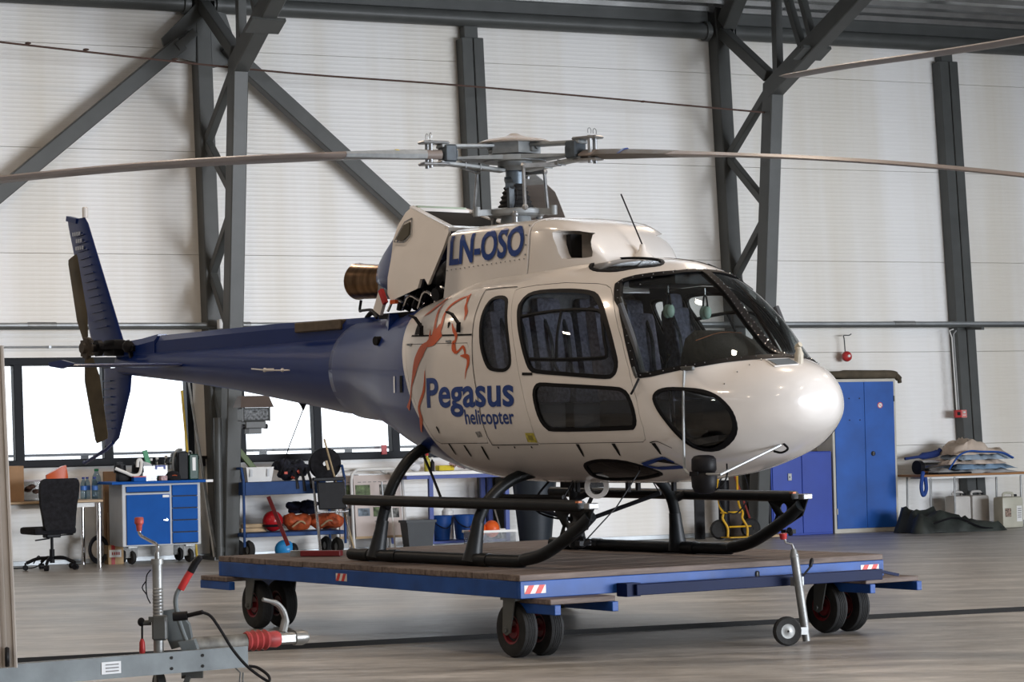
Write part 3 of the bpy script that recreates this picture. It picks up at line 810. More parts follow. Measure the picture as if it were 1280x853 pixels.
# letters sit on a base line: descender of the g goes below
t0 = text_mesh('P', 1.0, 0.035); ph = max(v.co.y for v in t0.vertices)
t = text_mesh('Pegasus', 1.0, 0.022); xs_ = [v.co.x for v in t.vertices]; sx = 1.105/(max(xs_)-min(xs_)); x0 = min(xs_)
decal(t, 'blue_lettering', P_decal, lambda u, v: (0.006+(u-x0)*sx, 1.134-0.010*(u-x0)*sx+v*capz/ph))
t = text_mesh('helicopter', 1.0, 0.015); xs_ = [v.co.x for v in t.vertices]; sx2 = 0.585/(max(xs_)-min(xs_)); x02 = min(xs_)
t0 = text_mesh('h', 1.0, 0.028); hh = max(v.co.y for v in t0.vertices)
decal(t, 'blue_lettering', P_decal, lambda u, v: (0.512+(u-x02)*sx2, 1.003-0.012*(u-x02)*sx2+v*0.105/hh))
def stroke(pts, ws, n=5):
    """tapered ribbon through points, as a flat mesh in x,z"""
    P = catmull([Vector((p[0], p[1], 0)) for p in pts], n); m_ = len(P); vs = []; fs = []
    for i, p in enumerate(P):
        d = P[min(i+1, m_-1)]-P[max(i-1, 0)]; d.normalize(); nrm = Vector((-d.y, d.x, 0))
        f = i/(m_-1)*(len(ws)-1); k = min(int(f), len(ws)-2); w = ws[k]*(1-(f-k))+ws[k+1]*(f-k)
        vs += [p+nrm*w/2, p-nrm*w/2]
    for i in range(m_-1): fs.append((2*i, 2*i+1, 2*i+3, 2*i+2))
    me = bpy.data.meshes.new('stroke'); me.from_pydata(vs, [], fs); return me
horse = [
 ([(0.33,1.925),(0.24,1.905),(0.15,1.862),(0.127,1.804),(0.139,1.735),(0.125,1.69),(0.095,1.66)], [0.006,0.02,0.025,0.03,0.04,0.07,0.10]),
 ([(0.15,1.69),(0.068,1.625),(-0.02,1.59),(-0.09,1.545),(-0.155,1.47),(-0.20,1.368),(-0.24,1.28)], [0.12,0.10,0.045,0.10,0.09,0.05,0.012]),
 ([(0.34,1.935),(0.372,1.885),(0.385,1.85),(0.43,1.80),(0.437,1.745)], [0.04,0.02,0.024,0.034,0.006]),
 ([(0.02,1.945),(-0.05,1.905),(-0.114,1.868),(-0.165,1.838),(-0.24,1.81)], [0.006,0.03,0.035,0.03,0.005]),
 ([(0.0,1.905),(-0.005,1.845),(0.022,1.781),(0.05,1.704),(0.061,1.66)], [0.006,0.028,0.03,0.035,0.06]),
 ([(-0.01,1.70),(0.0,1.66),(0.02,1.61)], [0.006,0.02,0.05]),
 ([(0.285,1.732),(0.335,1.678),(0.38,1.64),(0.382,1.60),(0.365,1.582),(0.375,1.545),(0.408,1.512)], [0.006,0.03,0.03,0.02,0.05,0.05,0.022]),
 ([(0.408,1.512),(0.445,1.53),(0.485,1.553),(0.515,1.532),(0.53,1.488)], [0.022,0.016,0.022,0.024,0.014]),
 ([(0.468,1.490),(0.52,1.487),(0.565,1.475),(0.572,1.43),(0.55,1.38),(0.538,1.32)], [0.006,0.028,0.04,0.03,0.014,0.004]),
 ([(-0.20,1.42),(-0.235,1.30),(-0.262,1.20),(-0.32,1.125)], [0.012,0.016,0.02,0.05]),
 ([(-0.017,1.40),(-0.034,1.255),(-0.125,1.137),(-0.123,1.05),(-0.20,0.955)], [0.006,0.035,0.03,0.05,0.02]),
]
for pts, ws in horse: decal(stroke(pts, ws), 'orange_emblem_line', P_orange, lambda u, v: (u, v), cuts=0.04, off=0.0045)
P_deep = pmat('opening_dark', (0.004, 0.004, 0.005), 0.8)
def flatpoly(pts):
    me = bpy.data.meshes.new('p'); me.from_pydata([(x, z, 0) for x, z in pts], [], [tuple(range(len(pts)))]); return me
for pts in ([(-0.287,1.762),(-0.213,1.758),(-0.172,1.672),(-0.27,1.672)], [(0.225,1.735),(0.24,1.70),(0.255,1.70),(0.262,1.73),(0.25,1.745),(0.235,1.745)]):
    decal(flatpoly(pts), 'vent_slot', P_deep, lambda u, v: (u, v))
decal(stroke([(-0.318,1.666),(0.13,1.650),(0.579,1.637)], [0.012, 0.012]), 'seam_line', P_deep, lambda u, v: (u, v), cuts=0.04)
decal(stroke([(0.515,1.962),(0.545,1.85),(0.562,1.742),(0.597,1.59),(0.65,1.339),(0.703,1.139),(0.731,0.939),(0.745,0.85)], [0.006, 0.006]), 'seam_line', P_deep, lambda u, v: (u, v), cuts=0.04)
decal(stroke([(0.515,1.962),(0.70,1.965),(0.89,1.962)], [0.006, 0.006]), 'seam_line', P_deep, lambda u, v: (u, v), cuts=0.04)
decal(stroke([(0.745,0.85),(1.0,0.85),(1.27,0.85)], [0.005, 0.005]), 'seam_line', P_deep, lambda u, v: (u, v), cuts=0.04)
decal(stroke([(2.285,0.85),(2.344,0.856),(2.411,0.812)], [0.006, 0.004]), 'seam_line', P_deep, lambda u, v: (u, v), cuts=0.04)
for a, b in (((0.17,0.868),(0.151,0.784)), ((0.381,0.852),(0.365,0.769)), ((0.602,0.842),(0.56,0.745)), ((1.669,0.848),(1.648,0.763)), ((1.995,0.848),(1.98,0.766)), ((2.308,0.847),(2.298,0.771)), ((0.088,0.99),(0.10,0.94))):
    decal(stroke([a, ((a[0]+b[0])/2+0.006, (a[1]+b[1])/2), b], [0.03 if a[0] > 1 else 0.02, 0.024, 0.01]), 'drain_slot', P_deep, lambda u, v: (u, v))
for k in range(3):
    decal(flatpoly([(0.80+0.19*k+0.008*math.cos(j), 0.832+0.008*math.sin(j)) for j in (0, 1, 2, 3, 4, 5)]), 'rivet_hole', P_deep, lambda u, v: (u, v))
P_yel = pmat('yellow_sticker', (0.55, 0.48, 0.08), 0.5, 0, 0.2, 40)
decal(flatpoly([(1.178,0.931),(1.272,0.930),(1.272,0.862),(1.168,0.868)]), 'yellow_sticker', P_yel, lambda u, v: (u, v))
decal(flatpoly([(1.198,0.915),(1.25,0.914),(1.25,0.882),(1.198,0.884)]), 'yellow_sticker_print', pmat('sticker_print', (0.25, 0.22, 0.05), 0.5), lambda u, v: (u, v), off=0.006)
P_grey = pmat('grey_sticker', (0.28, 0.28, 0.28), 0.5, 0, 0.3, 50)
decal(flatpoly([(0.60,0.945),(0.665,0.95),(0.672,0.912),(0.61,0.905)]), 'grey_sticker', P_grey, lambda u, v: (u, v))
decal(stroke([(1.2,1.338),(1.31,1.334)], [0.02, 0.02]), 'door_handle_slot', P_deep, lambda u, v: (u, v))
# blue logo frame on the lower flank by the mirror, partly dark
for pts in ([(2.08, 0.703), (2.19, 0.727), (2.297, 0.747)], [(2.297, 0.750), (2.318, 0.715)], [(2.08, 0.706), (2.15, 0.677), (2.325, 0.686)]):
    decal(stroke(pts, [0.020, 0.020], 2), 'blue_emblem', P_decal, lambda u, v: (u, v), off=0.005)
decal(flatpoly([(2.20, 0.728), (2.29, 0.742), (2.335, 0.700), (2.28, 0.712)]), 'vent_slot', P_deep, lambda u, v: (u, v), off=0.007)
# side vents with chrome rims on the blue fairing
for x0, x1 in ((-0.445, -0.40), (-0.565, -0.54)):
    decal(flatpoly([(x0, 1.375), (x1, 1.375), (x1, 1.25), (x0, 1.25)]), 'vent_slot', P_deep if x0 > -0.5 else M_chrome, lambda u, v: (u, v), off=0.006)
decal(stroke([(-0.36,1.55),(-0.33,1.43),(-0.3,1.25),(-0.28,1.0)], [0.004, 0.005]), 'seam_line', P_deep, lambda u, v: (u, v), cuts=0.04) if False else None
# door hardware
hd = MB()
for p in ((1.955, 1.80), (2.225, 1.32)):
    q = side_pt(p[0], p[1], 0.004); hd.bar(q+Vector((-0.015, 0, 0.03)), q+Vector((0.02, 0, -0.04)), 0.012, 0.02)
hd.build('door_hinge', M_steel, heli)
hb = MB(); hb.tube([side_pt(2.265, 1.27, 0.01), side_pt(2.26, 1.20, 0.05), side_pt(2.235, 1.17, 0.04)], 0.008, 8, smooth=4); hb.build('door_stay', M_black, heli)
hb = MB()
for q, dx in ((side_pt(-0.30, 1.60, 0.006), 0), (side_pt(0.30, 1.60, 0.006), 0)): hb.box(q, (0.05, 0.02, 0.015))
hb.build('latch', P_metal, heli)
for q, w in (((0.41, 1.66), 1), ((-0.13, 1.66), 1)):
    a = side_pt(q[0], q[1], 0.01); MB().bar(a, a+Vector((0.02, -0.01, 0.07)), 0.03, 0.012).bar(a+Vector((0.02, -0.01, 0.06)), a+Vector((-0.03, -0.03, 0.13)), 0.035, 0.012).bar(a+Vector((-0.03, -0.03, 0.13)), a+Vector((-0.09, -0.03, 0.15)), 0.03, 0.012).build('cowl_stay', M_black, heli)

# ---- cabin interior
ci = MB().box((1.15, 0, 0.90), (2.2, 1.35, 0.05)).box((2.45, 0, 0.84), (0.5, 0.95, 0.04), rot=(0, -0.12, 0))
ci.build('cabin_floor', P_line, heli)
def yz_fill(x, inset_):
    s_ = bsec(x, np.linspace(0, 2*np.pi, 48, endpoint=False)); c = s_.mean(0); out = []
    for p in s_: d = p-c; L = np.linalg.norm(d); out.append(tuple(c+d*(L-inset_)/L))
    return out
b1 = yz_fill(0.545, 0.03); b2 = [(x-0.04, y, z) for x, y, z in yz_fill(0.545, 0.03)]
MB().loft([b1, b2]).build('rear_bulkhead', P_line, heli)
def seat(x, y, w=0.46, kind=0):
    f_ = MB()
    f_.box((x, y, 1.20), (0.46, w, 0.14), bev=0.05)
    f_.box((x-0.24, y, 1.50), (0.13, w, 0.62), rot=(0, -0.18, 0), bev=0.055)
    f_.box((x-0.32, y, 1.83), (0.10, w*0.62, 0.16), rot=(0, -0.1, 0), bev=0.045)
    o = f_.build('seat', P_seat, heli, sharp=50)
    MB().box((x-0.02, y, 1.02), (0.40, w*0.9, 0.24), bev=0.02).build('seat_pan', M_black, o)
    h = MB()
    for dy in (-0.09, 0.09): h.tube([(x-0.25, y+dy, 1.80), (x-0.16, y+dy*0.9, 1.6), (x-0.13, y+dy*0.8, 1.40), (x-0.02, y+dy*0.3, 1.28)], 0.018, 6, smooth=4, sy=0.4)
    h.build('harness', M_black, o)
for y in (-0.60, -0.20, 0.20, 0.60): seat(0.90, y, 0.37)
seat(1.80, -0.40, 0.34); seat(1.66, 0.36, 0.22)
ip = MB(); ip.loft([[(2.26, y*0.75, z) for y, z in ((-0.52, 1.16), (0.2, 1.16), (0.22, 1.40), (0.1, 1.56), (-0.05, 1.60), (-0.35, 1.60), (-0.47, 1.54), (-0.53, 1.40))],
                    [(2.42, y*0.75, z) for y, z in ((-0.58, 1.14), (0.28, 1.14), (0.30, 1.38), (0.16, 1.53), (0.0, 1.58), (-0.35, 1.58), (-0.5, 1.52), (-0.58, 1.38))],
                    [(2.68, y*0.7, z) for y, z in ((-0.5, 1.12), (0.25, 1.12), (0.26, 1.30), (0.16, 1.38), (0.0, 1.40), (-0.3, 1.40), (-0.44, 1.37), (-0.5, 1.30))]])
ip.build('instrument_panel', pmat('panel_black', (0.012, 0.011, 0.010), 0.75, 0, 0.1, 9), heli, sharp=50)
MB().tube([(2.44, -0.42, 1.52), (2.44, -0.2, 1.575), (2.44, 0.0, 1.575)], 0.003, 6, smooth=3).build('panel_trim', pmat('trim_brown', (0.15, 0.05, 0.02), 0.5), heli)
MB().box((2.35, -0.05, 1.02), (0.3, 0.22, 0.28), bev=0.02).build('centre_pedestal', M_black, heli)
ov = MB().box((1.72, 0, 1.98), (0.5, 0.34, 0.10), bev=0.02); ov.build('overhead_panel', M_black, heli)
for y in (-0.36, 0.36):
    MB().tube([(2.14, y, 0.95), (2.10, y, 1.2), (2.06, y, 1.36), (2.10, y, 1.44)], 0.014, 8, smooth=4).build('cyclic_stick', M_black, heli)
for sgn in (-1, 1): MB().tube([(2.03, sgn*0.72, 1.78), (2.16, sgn*0.72, 1.52), (2.25, sgn*0.72, 1.28), (2.30, sgn*0.70, 1.0)], 0.022, 8, smooth=4).build('door_pillar', P_line, heli)
# sliding pane frame inside the big door window
for sgn in (-1, 1):
    par = door_objs.get(('cabin_door', sgn < 0), heli)
    sf = MB(); q = [(1.10, 1.745), (1.5, 1.775), (1.82, 1.755), (1.905, 1.60), (1.99, 1.43), (1.60, 1.415), (1.25, 1.42)]
    def ins(x, z): return side_pt(x, z, -0.014, sgn)
    sf.tube([ins(1.075, 1.745), ins(1.3, 1.765), ins(1.55, 1.772), ins(1.80, 1.755), ins(1.86, 1.69), ins(1.93, 1.55), ins(1.975, 1.45), ins(1.93, 1.425), ins(1.6, 1.425), ins(1.23, 1.44)], 0.014, 6, smooth=3)
    sf.tube([ins(1.47, 1.77), ins(1.50, 1.6), ins(1.53, 1.43)], 0.012, 6, smooth=3)
    sf.build('sliding_window_frame', P_seal, par)

# ---- upper deck: transmission cowling with intake
def cowl_ring(x, zb, hb, zt, ht, r=0.10, n=6):
    P0 = Vector((-(hb-0.05), zb+(zt-zb)*0.78)); B = Vector((-(hb-0.07), zt+0.005)); P2 = Vector((-ht*0.80, zt))
    left = [(-hb, zb), (-(hb-0.025), zb+(zt-zb)*0.3)]
    for k in range(n+1):
        t_ = k/n; left.append(tuple(P0*(1-t_)**2+B*2*t_*(1-t_)+P2*t_*t_))
    right = [(-u, v) for u, v in left[::-1]]
    return [(x, u, v) for u, v in left+[(0, zt+0.006)]+right]
def cowl_y(x, z):  # starboard flank of the cowling
    R_ = cowl_ring(0.3, 1.94, 0.59, 2.475, 0.25)
    L_ = [(v, u) for _, u, v in R_[:9]]
    for (z0, y0), (z1, y1) in zip(L_[:-1], L_[1:]):
        if z0 <= z <= z1: return y0+(y1-y0)*(z-z0)/(z1-z0+1e-9)
    return L_[0][1]
cw = [cowl_ring(x_, 1.94, 0.59, 2.475, 0.25) for x_ in (-0.14, 0.2, 0.83)]
cm = MB().loft(cw); cme = cm.mesh('c', [P_white], 40)
tm_o = link('transmission_cowling', cme, heli)
fr_ = [cowl_ring(0.836, 1.97, 0.575, 2.47, 0.255), cowl_ring(0.95, 1.97, 0.56, 2.462, 0.26), cowl_ring(1.07, 1.98, 0.53, 2.435, 0.27), cowl_ring(1.19, 2.0, 0.49, 2.385, 0.275), cowl_ring(1.30, 2.02, 0.45, 2.30, 0.28), cowl_ring(1.38, 2.04, 0.42, 2.21, 0.28, 0.05), cowl_ring(1.46, 2.05, 0.38, 2.11, 0.27, 0.04)]
fm = MB().loft(fr_).mesh('f', [P_white], 60)
ic = MB(); ic.prism(smooth_poly([(1.035, 2.345), (1.075, 2.25), (1.125, 2.155), (1.24, 2.15), (1.35, 2.155), (1.325, 2.24), (1.26, 2.33), (1.15, 2.35)], 2), -0.8, -0.16, 'xz'); icc = cut(ic)
ic2 = MB(); ic2.prism(smooth_poly([(1.035, 2.345), (1.075, 2.25), (1.125, 2.155), (1.24, 2.15), (1.35, 2.155), (1.325, 2.24), (1.26, 2.33), (1.15, 2.35)], 2), 0.16, 0.8, 'xz')
fm = bool_op(bool_op(fm, icc, 'DIFFERENCE'), cut(ic2), 'DIFFERENCE')
fm.set_sharp_from_angle(angle=math.radians(40)); link('intake_fairing', fm, heli)
MB().box((1.095, -0.34, 2.245), (0.05, 0.10, 0.17)).build('intake_dark_plate', P_deep, heli)  # solid black plate added for the dark left part of the intake opening
me = text_mesh('LN-OSO', 1.0, 0.03); xs_ = [v.co.x for v in me.vertices]; ys_ = [v.co.y for v in me.vertices]
X0, X1, Y0, Y1 = min(xs_), max(xs_), min(ys_), max(ys_)
def cowl_surf(x, z, off): 
    n = Vector((0, -0.495, -0.31)).normalized(); n = Vector((0, -1, 0.18)).normalized()
    return Vector((x, cowl_y(x, z), z))+n*(off+0.006)
decal(me, 'blue_registration', P_decal, lambda u, v: (-0.095+(u-X0)/(X1-X0)*0.885, 2.175+0.02*(u-X0)/(X1-X0)+(v-Y0)/(Y1-Y0)*0.225), surf=cowl_surf, cuts=0.04)
rv = MB()
for k in range(18): rv.ball(cowl_surf(-0.12+k*0.054, 2.145+0.0015*k, 0.0), 0.005, 6)
for k in range(4): rv.ball(cowl_surf(0.81, 2.20+k*0.07, 0), 0.007, 6)
o = rv.build('rivet_row', P_metal, heli); o['kind'] = 'stuff'

# ---- engine bay and raised engine cowl
eb = MB().box((-0.70, 0, 1.86), (1.10, 0.80, 0.04)); eb.build('engine_deck', M_black, heli)
en = MB().cyl((-1.15, 0.0, 2.08), (-0.30, 0.0, 2.10), 0.17, 0.15, 20).cyl((-0.95, 0, 2.08), (-0.75, 0, 2.09), 0.21, n=20)
en.build('turbine_casing', P_metal, heli)
ac = MB()
for k in range(14):
    a = random.uniform(-1.1, -0.35); yy = random.uniform(-0.36, -0.2); ac.cyl((a, yy, 1.9), (a+random.uniform(-.08, .08), yy+0.05, 2.02+random.uniform(0, .1)), 0.02+random.random()*0.03, n=8)
ac.cyl((-0.42, -0.46, 1.985), (-0.42, -0.34, 2.0), 0.05, n=16)
ac.build('engine_accessories', M_black, heli)
pp = MB()
for k in range(4): pp.tube([(-1.15+0.2*k, -0.38, 1.90), (-1.0+0.2*k, -0.42, 1.98+0.02*k), (-0.9+0.2*k, -0.36, 1.93)], 0.012, 6, smooth=4)
pp.build('engine_pipes', M_chrome, heli)
fw = MB().box((-0.15, 0, 2.12), (0.03, 0.95, 0.42)); fw.build('firewall', M_black, heli)
# exhaust
ex = MB().lathe([(0.118, 0.0), (0.135, -0.05), (0.145, -0.45), (0.152, -0.50), (0.145, -0.51), (0.138, -0.45), (0.11, -0.02)], (-1.62, 0.02, 2.165), (1, 0, -0.06), 32)
ex.build('exhaust_pipe', P_exh, heli)
MB().cyl((-1.75, 0.02, 2.16), (-1.05, 0.02, 2.10), 0.125, 0.17, 24).build('exhaust_duct', P_metal, heli)
MB().tube([(-1.98, -0.06, 2.03), (-2.0, -0.06, 1.95), (-1.90, -0.1, 1.945), (-1.62, -0.2, 1.93), (-1.45, -0.28, 1.86)], 0.012, 8, smooth=4).build('cowl_stay_rod', M_black, heli)
# raised cowl: white flank with sloping roof
def cowl_side(y0, y1, poly_lo, poly_hi): pass
WP = [(-1.02, 2.66), (-0.965, 2.70), (-0.36, 2.495), (-0.31, 2.45), (-0.33, 2.33), (-0.47, 2.06), (-0.52, 2.11), (-0.58, 2.11), (-0.60, 2.04), (-0.80, 1.995), (-0.94, 1.965), (-0.99, 2.02), (-1.015, 2.15), (-1.0, 2.30), (-1.03, 2.45), (-1.05, 2.56)]
def y_at(z): return 0.50-0.07*max(0,(z-2.0))/0.4 if z < 2.4 else 0.43-(z-2.4)*0.55      # half width narrows upwards
oc = MB()
L_ = [(x, -y_at(z), z) for x, z in WP]; L2 = [(x, y_at(z), z) for x, z in WP]
Li = [(x*0.97-0.02, -y_at(z)+0.03, (z-2.3)*0.97+2.3) for x, z in WP]; L2i = [(x*0.97-0.02, y_at(z)-0.03, (z-2.3)*0.97+2.3) for x, z in WP]
oc.add(L_+Li, [tuple(range(16))[::-1], tuple(range(16, 32))]+[(k, (k+1) % 16, 16+(k+1) % 16, 16+k) for k in range(16)])
oc.add(L2+L2i, [tuple(range(16)), tuple(range(16, 32))[::-1]]+[(k, 16+k, 16+(k+1) % 16, (k+1) % 16) for k in range(16)])
ro = MB()
Ra = Vector((-0.99, 0, 2.705)); Rb = Vector((-0.34, 0, 2.49)); hA = y_at(2.70)+0.004; hB = y_at(2.49)+0.004
for s0, s1 in ((-1.0, -0.86), (0.86, 1.0)):
    ro.add([(Ra.x, hA*s0, Ra.z), (Ra.x, hA*s1, Ra.z+0.01), (Rb.x, hB*s1, Rb.z+0.01), (Rb.x, hB*s0, Rb.z), (Ra.x, hA*s0, Ra.z-0.03), (Ra.x, hA*s1, Ra.z-0.03), (Rb.x, hB*s1, Rb.z-0.03), (Rb.x, hB*s0, Rb.z-0.03)],
           [(0, 1, 2, 3), (7, 6, 5, 4), (0, 4, 5, 1), (1, 5, 6, 2), (2, 6, 7, 3), (3, 7, 4, 0)])
ro.loft([[(-1.03, y, z) for y, z in ((-hA, 2.67), (-hA*0.8, 2.70), (hA*0.8, 2.70), (hA, 2.67), (hA, 2.60), (-hA, 2.60))],
         [(-0.90, y, z) for y, z in ((-hA, 2.655), (-hA*0.86, 2.69), (hA*0.86, 2.69), (hA, 2.655), (hA, 2.62), (-hA, 2.62))]])
ro.box((-0.36, 0, 2.485), (0.05, hB*2, 0.03), rot=(0, 0.35, 0))
oco = oc.build('engine_cowling', P_white, heli)
ro.build('cowling_top', P_white, oco)
gm = MB(); gm.add([(-0.93, -hA*0.87, 2.675), (-0.37, -hB*0.87, 2.49), (-0.37, hB*0.87, 2.49), (-0.93, hA*0.87, 2.675)], [(0, 1, 2, 3)])
gm.add([(-0.93, -hA*0.87, 2.655), (-0.37, -hB*0.87, 2.47), (-0.37, hB*0.87, 2.47), (-0.93, hA*0.87, 2.655)], [(3, 2, 1, 0)]); gm.build('cowling_grille', P_deep, oco)
M_ltgreen = pmat('primer_green', (0.30, 0.36, 0.28), 0.6)
MB().bar((-0.955, -hA*0.85, 2.70), (-0.955, hA*0.9, 2.70), 0.03, 0.02).build('grille_strip', M_ltgreen, oco)
def slotpts(pts, off): return [(x, -y_at(z)-off, z) for x, z in pts]
SP = [(-0.985, 2.44), (-0.875, 2.43), (-0.835, 2.47), (-0.90, 2.575), (-0.965, 2.555)]
sc = MB(); sc.add(slotpts(SP, 0.004)+slotpts(SP, -0.01), [(0, 1, 2, 3, 4), (9, 8, 7, 6, 5)]+[(k, (k+1) % 5, 5+(k+1) % 5, 5+k) for k in range(5)])
sc.build('cowl_intake_slot', pmat('slot_olive', (0.05, 0.045, 0.03), 0.6), oco)
srm = MB(); RP = slotpts([(-1.0, 2.425), (-0.865, 2.41), (-0.81, 2.47), (-0.895, 2.605), (-0.975, 2.58)], 0.002)
for k in range(5): srm.bar(RP[k], RP[(k+1) % 5], 0.006, 0.006)
srm.build('slot_rim', P_metal, oco)
# blue tail end of the cowl (bulged)
rings_ = []
for x, zt_, zb_, hw in ((-0.985, 2.66, 1.99, 0.42), (-1.12, 2.60, 2.0, 0.40), (-1.25, 2.50, 2.03, 0.37), (-1.36, 2.40, 2.07, 0.33), (-1.41, 2.30, 2.12, 0.29)):
    c = (zt_+zb_)/2; h = (zt_-zb_)/2
    rings_.append([(x, hw*np.sign(math.cos(a))*abs(math.cos(a))**0.7*(1-0.25*math.sin(a)), c+h*np.sign(math.sin(a))*abs(math.sin(a))**0.7) for a in np.linspace(0, 2*math.pi, 28, endpoint=False)])
MB().loft(rings_).build('cowl_tail_cap', P_blue, oco, sharp=60)
ct = MB().box((-1.08, -0.50, 1.95), (0.10, 0.03, 0.15), rot=(0, 0.5, 0)); ct.build('cowl_bracket', P_white, heli)
MB().box((-1.0, -0.53, 2.0), (0.04, 0.03, 0.12), rot=(0, -0.5, 0)).build('red_pull_tag', M_red, heli)
MB().box((-0.90, -0.50, 1.955), (0.07, 0.03, 0.03)).build('red_marker', P_orange, heli)
# blue shoulder fairing at the cowl's foot with an eyelet
sf = MB(); sf.loft([[( -1.20, -0.46, 1.49), (-1.20, -0.30, 1.50), (-0.80, -0.50, 1.52), (-0.80, -0.66, 1.50)], [(-1.09, -0.42, 1.87), (-1.09, -0.28, 1.87), (-0.99, -0.36, 1.87), (-0.99, -0.48, 1.87)]])
sf.build('shoulder_fairing', P_blue, heli); MB().cyl((-1.02, -0.60, 1.66), (-1.02, -0.50, 1.66), 0.035, n=12).build('shoulder_hole', P_deep, heli)

# ---- tail boom
def circ(x, c, r, n=32, sq=1.0, y0=0.0): return [(x, y0+r*math.cos(a), c+r*sq*math.sin(a)) for a in np.linspace(0, 2*math.pi, n, endpoint=False)]
MB().loft([circ(-1.86, 1.44, 0.355), circ(-2.23, 1.435, 0.318), circ(-3.1, 1.495, 0.257), circ(-3.95, 1.553, 0.20), circ(-4.9, 1.607, 0.150), circ(-5.75, 1.645, 0.112), circ(-5.98, 1.655, 0.10)]).build('tail_boom', P_blue, heli, sharp=60)
MB().loft([circ(-1.90, 1.44, 0.362), circ(-1.96, 1.44, 0.354)]).build('boom_ring', P_blue, heli)
MB().loft([[(x, u, v) for u, v in ((-w_, 1.66), (-w_, zt_-0.05), (-w_*0.6, zt_), (w_*0.6, zt_), (w_, zt_-0.05), (w_, 1.66))] for x, w_, zt_ in ((-1.60, 0.13, 1.885), (-3.2, 0.11, 1.90), (-5.20, 0.08, 1.885), (-5.27, 0.075, 1.84))]).build('driveshaft_cover', P_blue, heli)
MB().box((-2.50, -0.10, 1.845), (0.68, 0.10, 0.085), bev=0.01).build('cover_access_panel', pmat('brown_cover_panel', (0.11, 0.085, 0.06), 0.6, 0, 0.2, 8), heli)
vn = MB(); vn.tube([(-1.92, -0.05, 1.885), (-1.84, -0.05, 1.925), (-1.76, -0.05, 1.885)], 0.02, 8, smooth=4); vn.build('cover_handle', M_black, heli)
MB().loft([[(x, u, v) for u, v in ((-w_, 1.68), (-w_, zt_-0.06), (-w_*0.5, zt_), (w_*0.5, zt_), (w_, zt_-0.06), (w_, 1.68))] for x, w_, zt_ in ((-5.26, 0.085, 1.90), (-5.55, 0.09, 1.87), (-5.98, 0.08, 1.85))]).build('gearbox_fairing', P_blue, heli)
ant = MB().tube([(-2.95, -0.285, 1.50), (-3.0, -0.34, 1.50)], 0.012, 8).tube([(-3.35, -0.25, 1.52), (-3.0, -0.345, 1.50), (-2.78, -0.36, 1.49), (-2.60, -0.36, 1.485)], 0.007, 6).ball((-2.72, -0.35, 1.49), 0.018, 8).ball((-3.02, -0.33, 1.50), 0.02, 8)
ant.build('boom_side_antenna', P_white, heli)
MB().lathe([(0.055, 0), (0.02, -0.05), (0.006, -0.085)], (-2.95, 0, 1.245), (0, 0, 1), 12).tube([(-2.95, 0, 1.17), (-3.1, -0.05, 0.86), (-3.2, -0.08, 0.62)], 0.004, 6).build('whip_antenna', M_black, heli)
# fins
def fin(poly_root, name, mat, sgn=1):
    pass
def airfoil(le, te, z, th, n=10, y0=0.0):
    c = le-te; out = []
    for k in range(n+1):
        u = 0.5-0.5*math.cos(math.pi*k/n); out.append((le-c*u, y0+th*c*2.6*(0.30*math.sqrt(u)-0.126*u-0.35*u*u+0.28*u**3-0.10*u**4), z))
    for k in range(n-1, 0, -1):
        u = 0.5-0.5*math.cos(math.pi*k/n); out.append((le-c*u, y0-th*c*2.6*(0.30*math.sqrt(u)-0.126*u-0.35*u*u+0.28*u**3-0.10*u**4), z))
    return out
fu = MB().loft([airfoil(-5.90, -6.53, 1.74, 0.16), airfoil(-6.02, -6.62, 1.95, 0.15), airfoil(-6.62, -7.02, 3.02, 0.15), airfoil(-6.68, -7.03, 3.08, 0.10)])
fuo = fu.build('upper_fin', P_blue, heli, sharp=60)
for k in range(13):
    z = 2.02+k*0.075; x1 = -6.18-(z-1.95)*0.50; x0 = -6.60-(z-1.95)*0.38
    x0 = x1-0.26+0.006*k; MB().bar((x1, -0.040+0.001*k, z), (x0, -0.026+0.0005*k, z-0.015), 0.008, 0.010).build('fin_rib', P_blue, fuo)
MB().lathe([(0.028, 0), (0.028, 0.09), (0.02, 0.10)], (-6.68, 0, 3.08), (0, 0, 1), 14).build('fin_beacon', P_white, fuo)
P_lbl = pmat('pale_fin_print', (0.45, 0.5, 0.6), 0.5)
for k, (z, n_) in enumerate(((2.93, 4), (2.86, 3), (2.79, 4))):
    for j in range(n_): MB().box((-6.745-0.042*j+0.03*k, -0.030, z), (0.026, 0.006, 0.035)).build('fin_mark', P_lbl, fuo)
MB().box((-6.92, 0, 3.075), (0.20, 0.05, 0.05), rot=(0, 0.2, 0)).build('fin_tip_cap', P_blue, fuo)
lf = MB().loft([airfoil(-5.82, -6.36, 1.62, 0.16), airfoil(-5.86, -6.36, 1.40, 0.15), airfoil(-6.09, -6.37, 0.96, 0.15), airfoil(-6.22, -6.36, 0.89, 0.10)])
lfo = lf.build('lower_fin', P_blue, heli, sharp=60)
for k in range(7): MB().bar((-6.17, -0.034, 1.50-0.075*k), (-6.34, -0.02, 1.50-0.075*k), 0.010, 0.010).build('fin_rib', pmat('blue_rib_edge', (0.05, 0.09, 0.2), 0.5), lfo)
MB().tube([(-6.20, 0, 0.92), (-6.33, -0.0, 0.86), (-6.75, 0, 0.73), (-6.78, 0, 0.735)], 0.018, 8).build('tail_bumper', P_blue, heli)
stb = MB()
def wing(y, le, te, z, th=0.17):
    a = airfoil(le, te, 0, th); return [(x, y, z+yy) for x, yy, _ in a]
stb.loft([wing(-1.20, -4.72, -5.08, 1.60), wing(-0.1, -4.62, -5.08, 1.60), wing(0.1, -4.62, -5.08, 1.60), wing(1.20, -4.72, -5.08, 1.60)])
so_ = stb.build('horizontal_stabilizer', P_blue, heli, sharp=60)
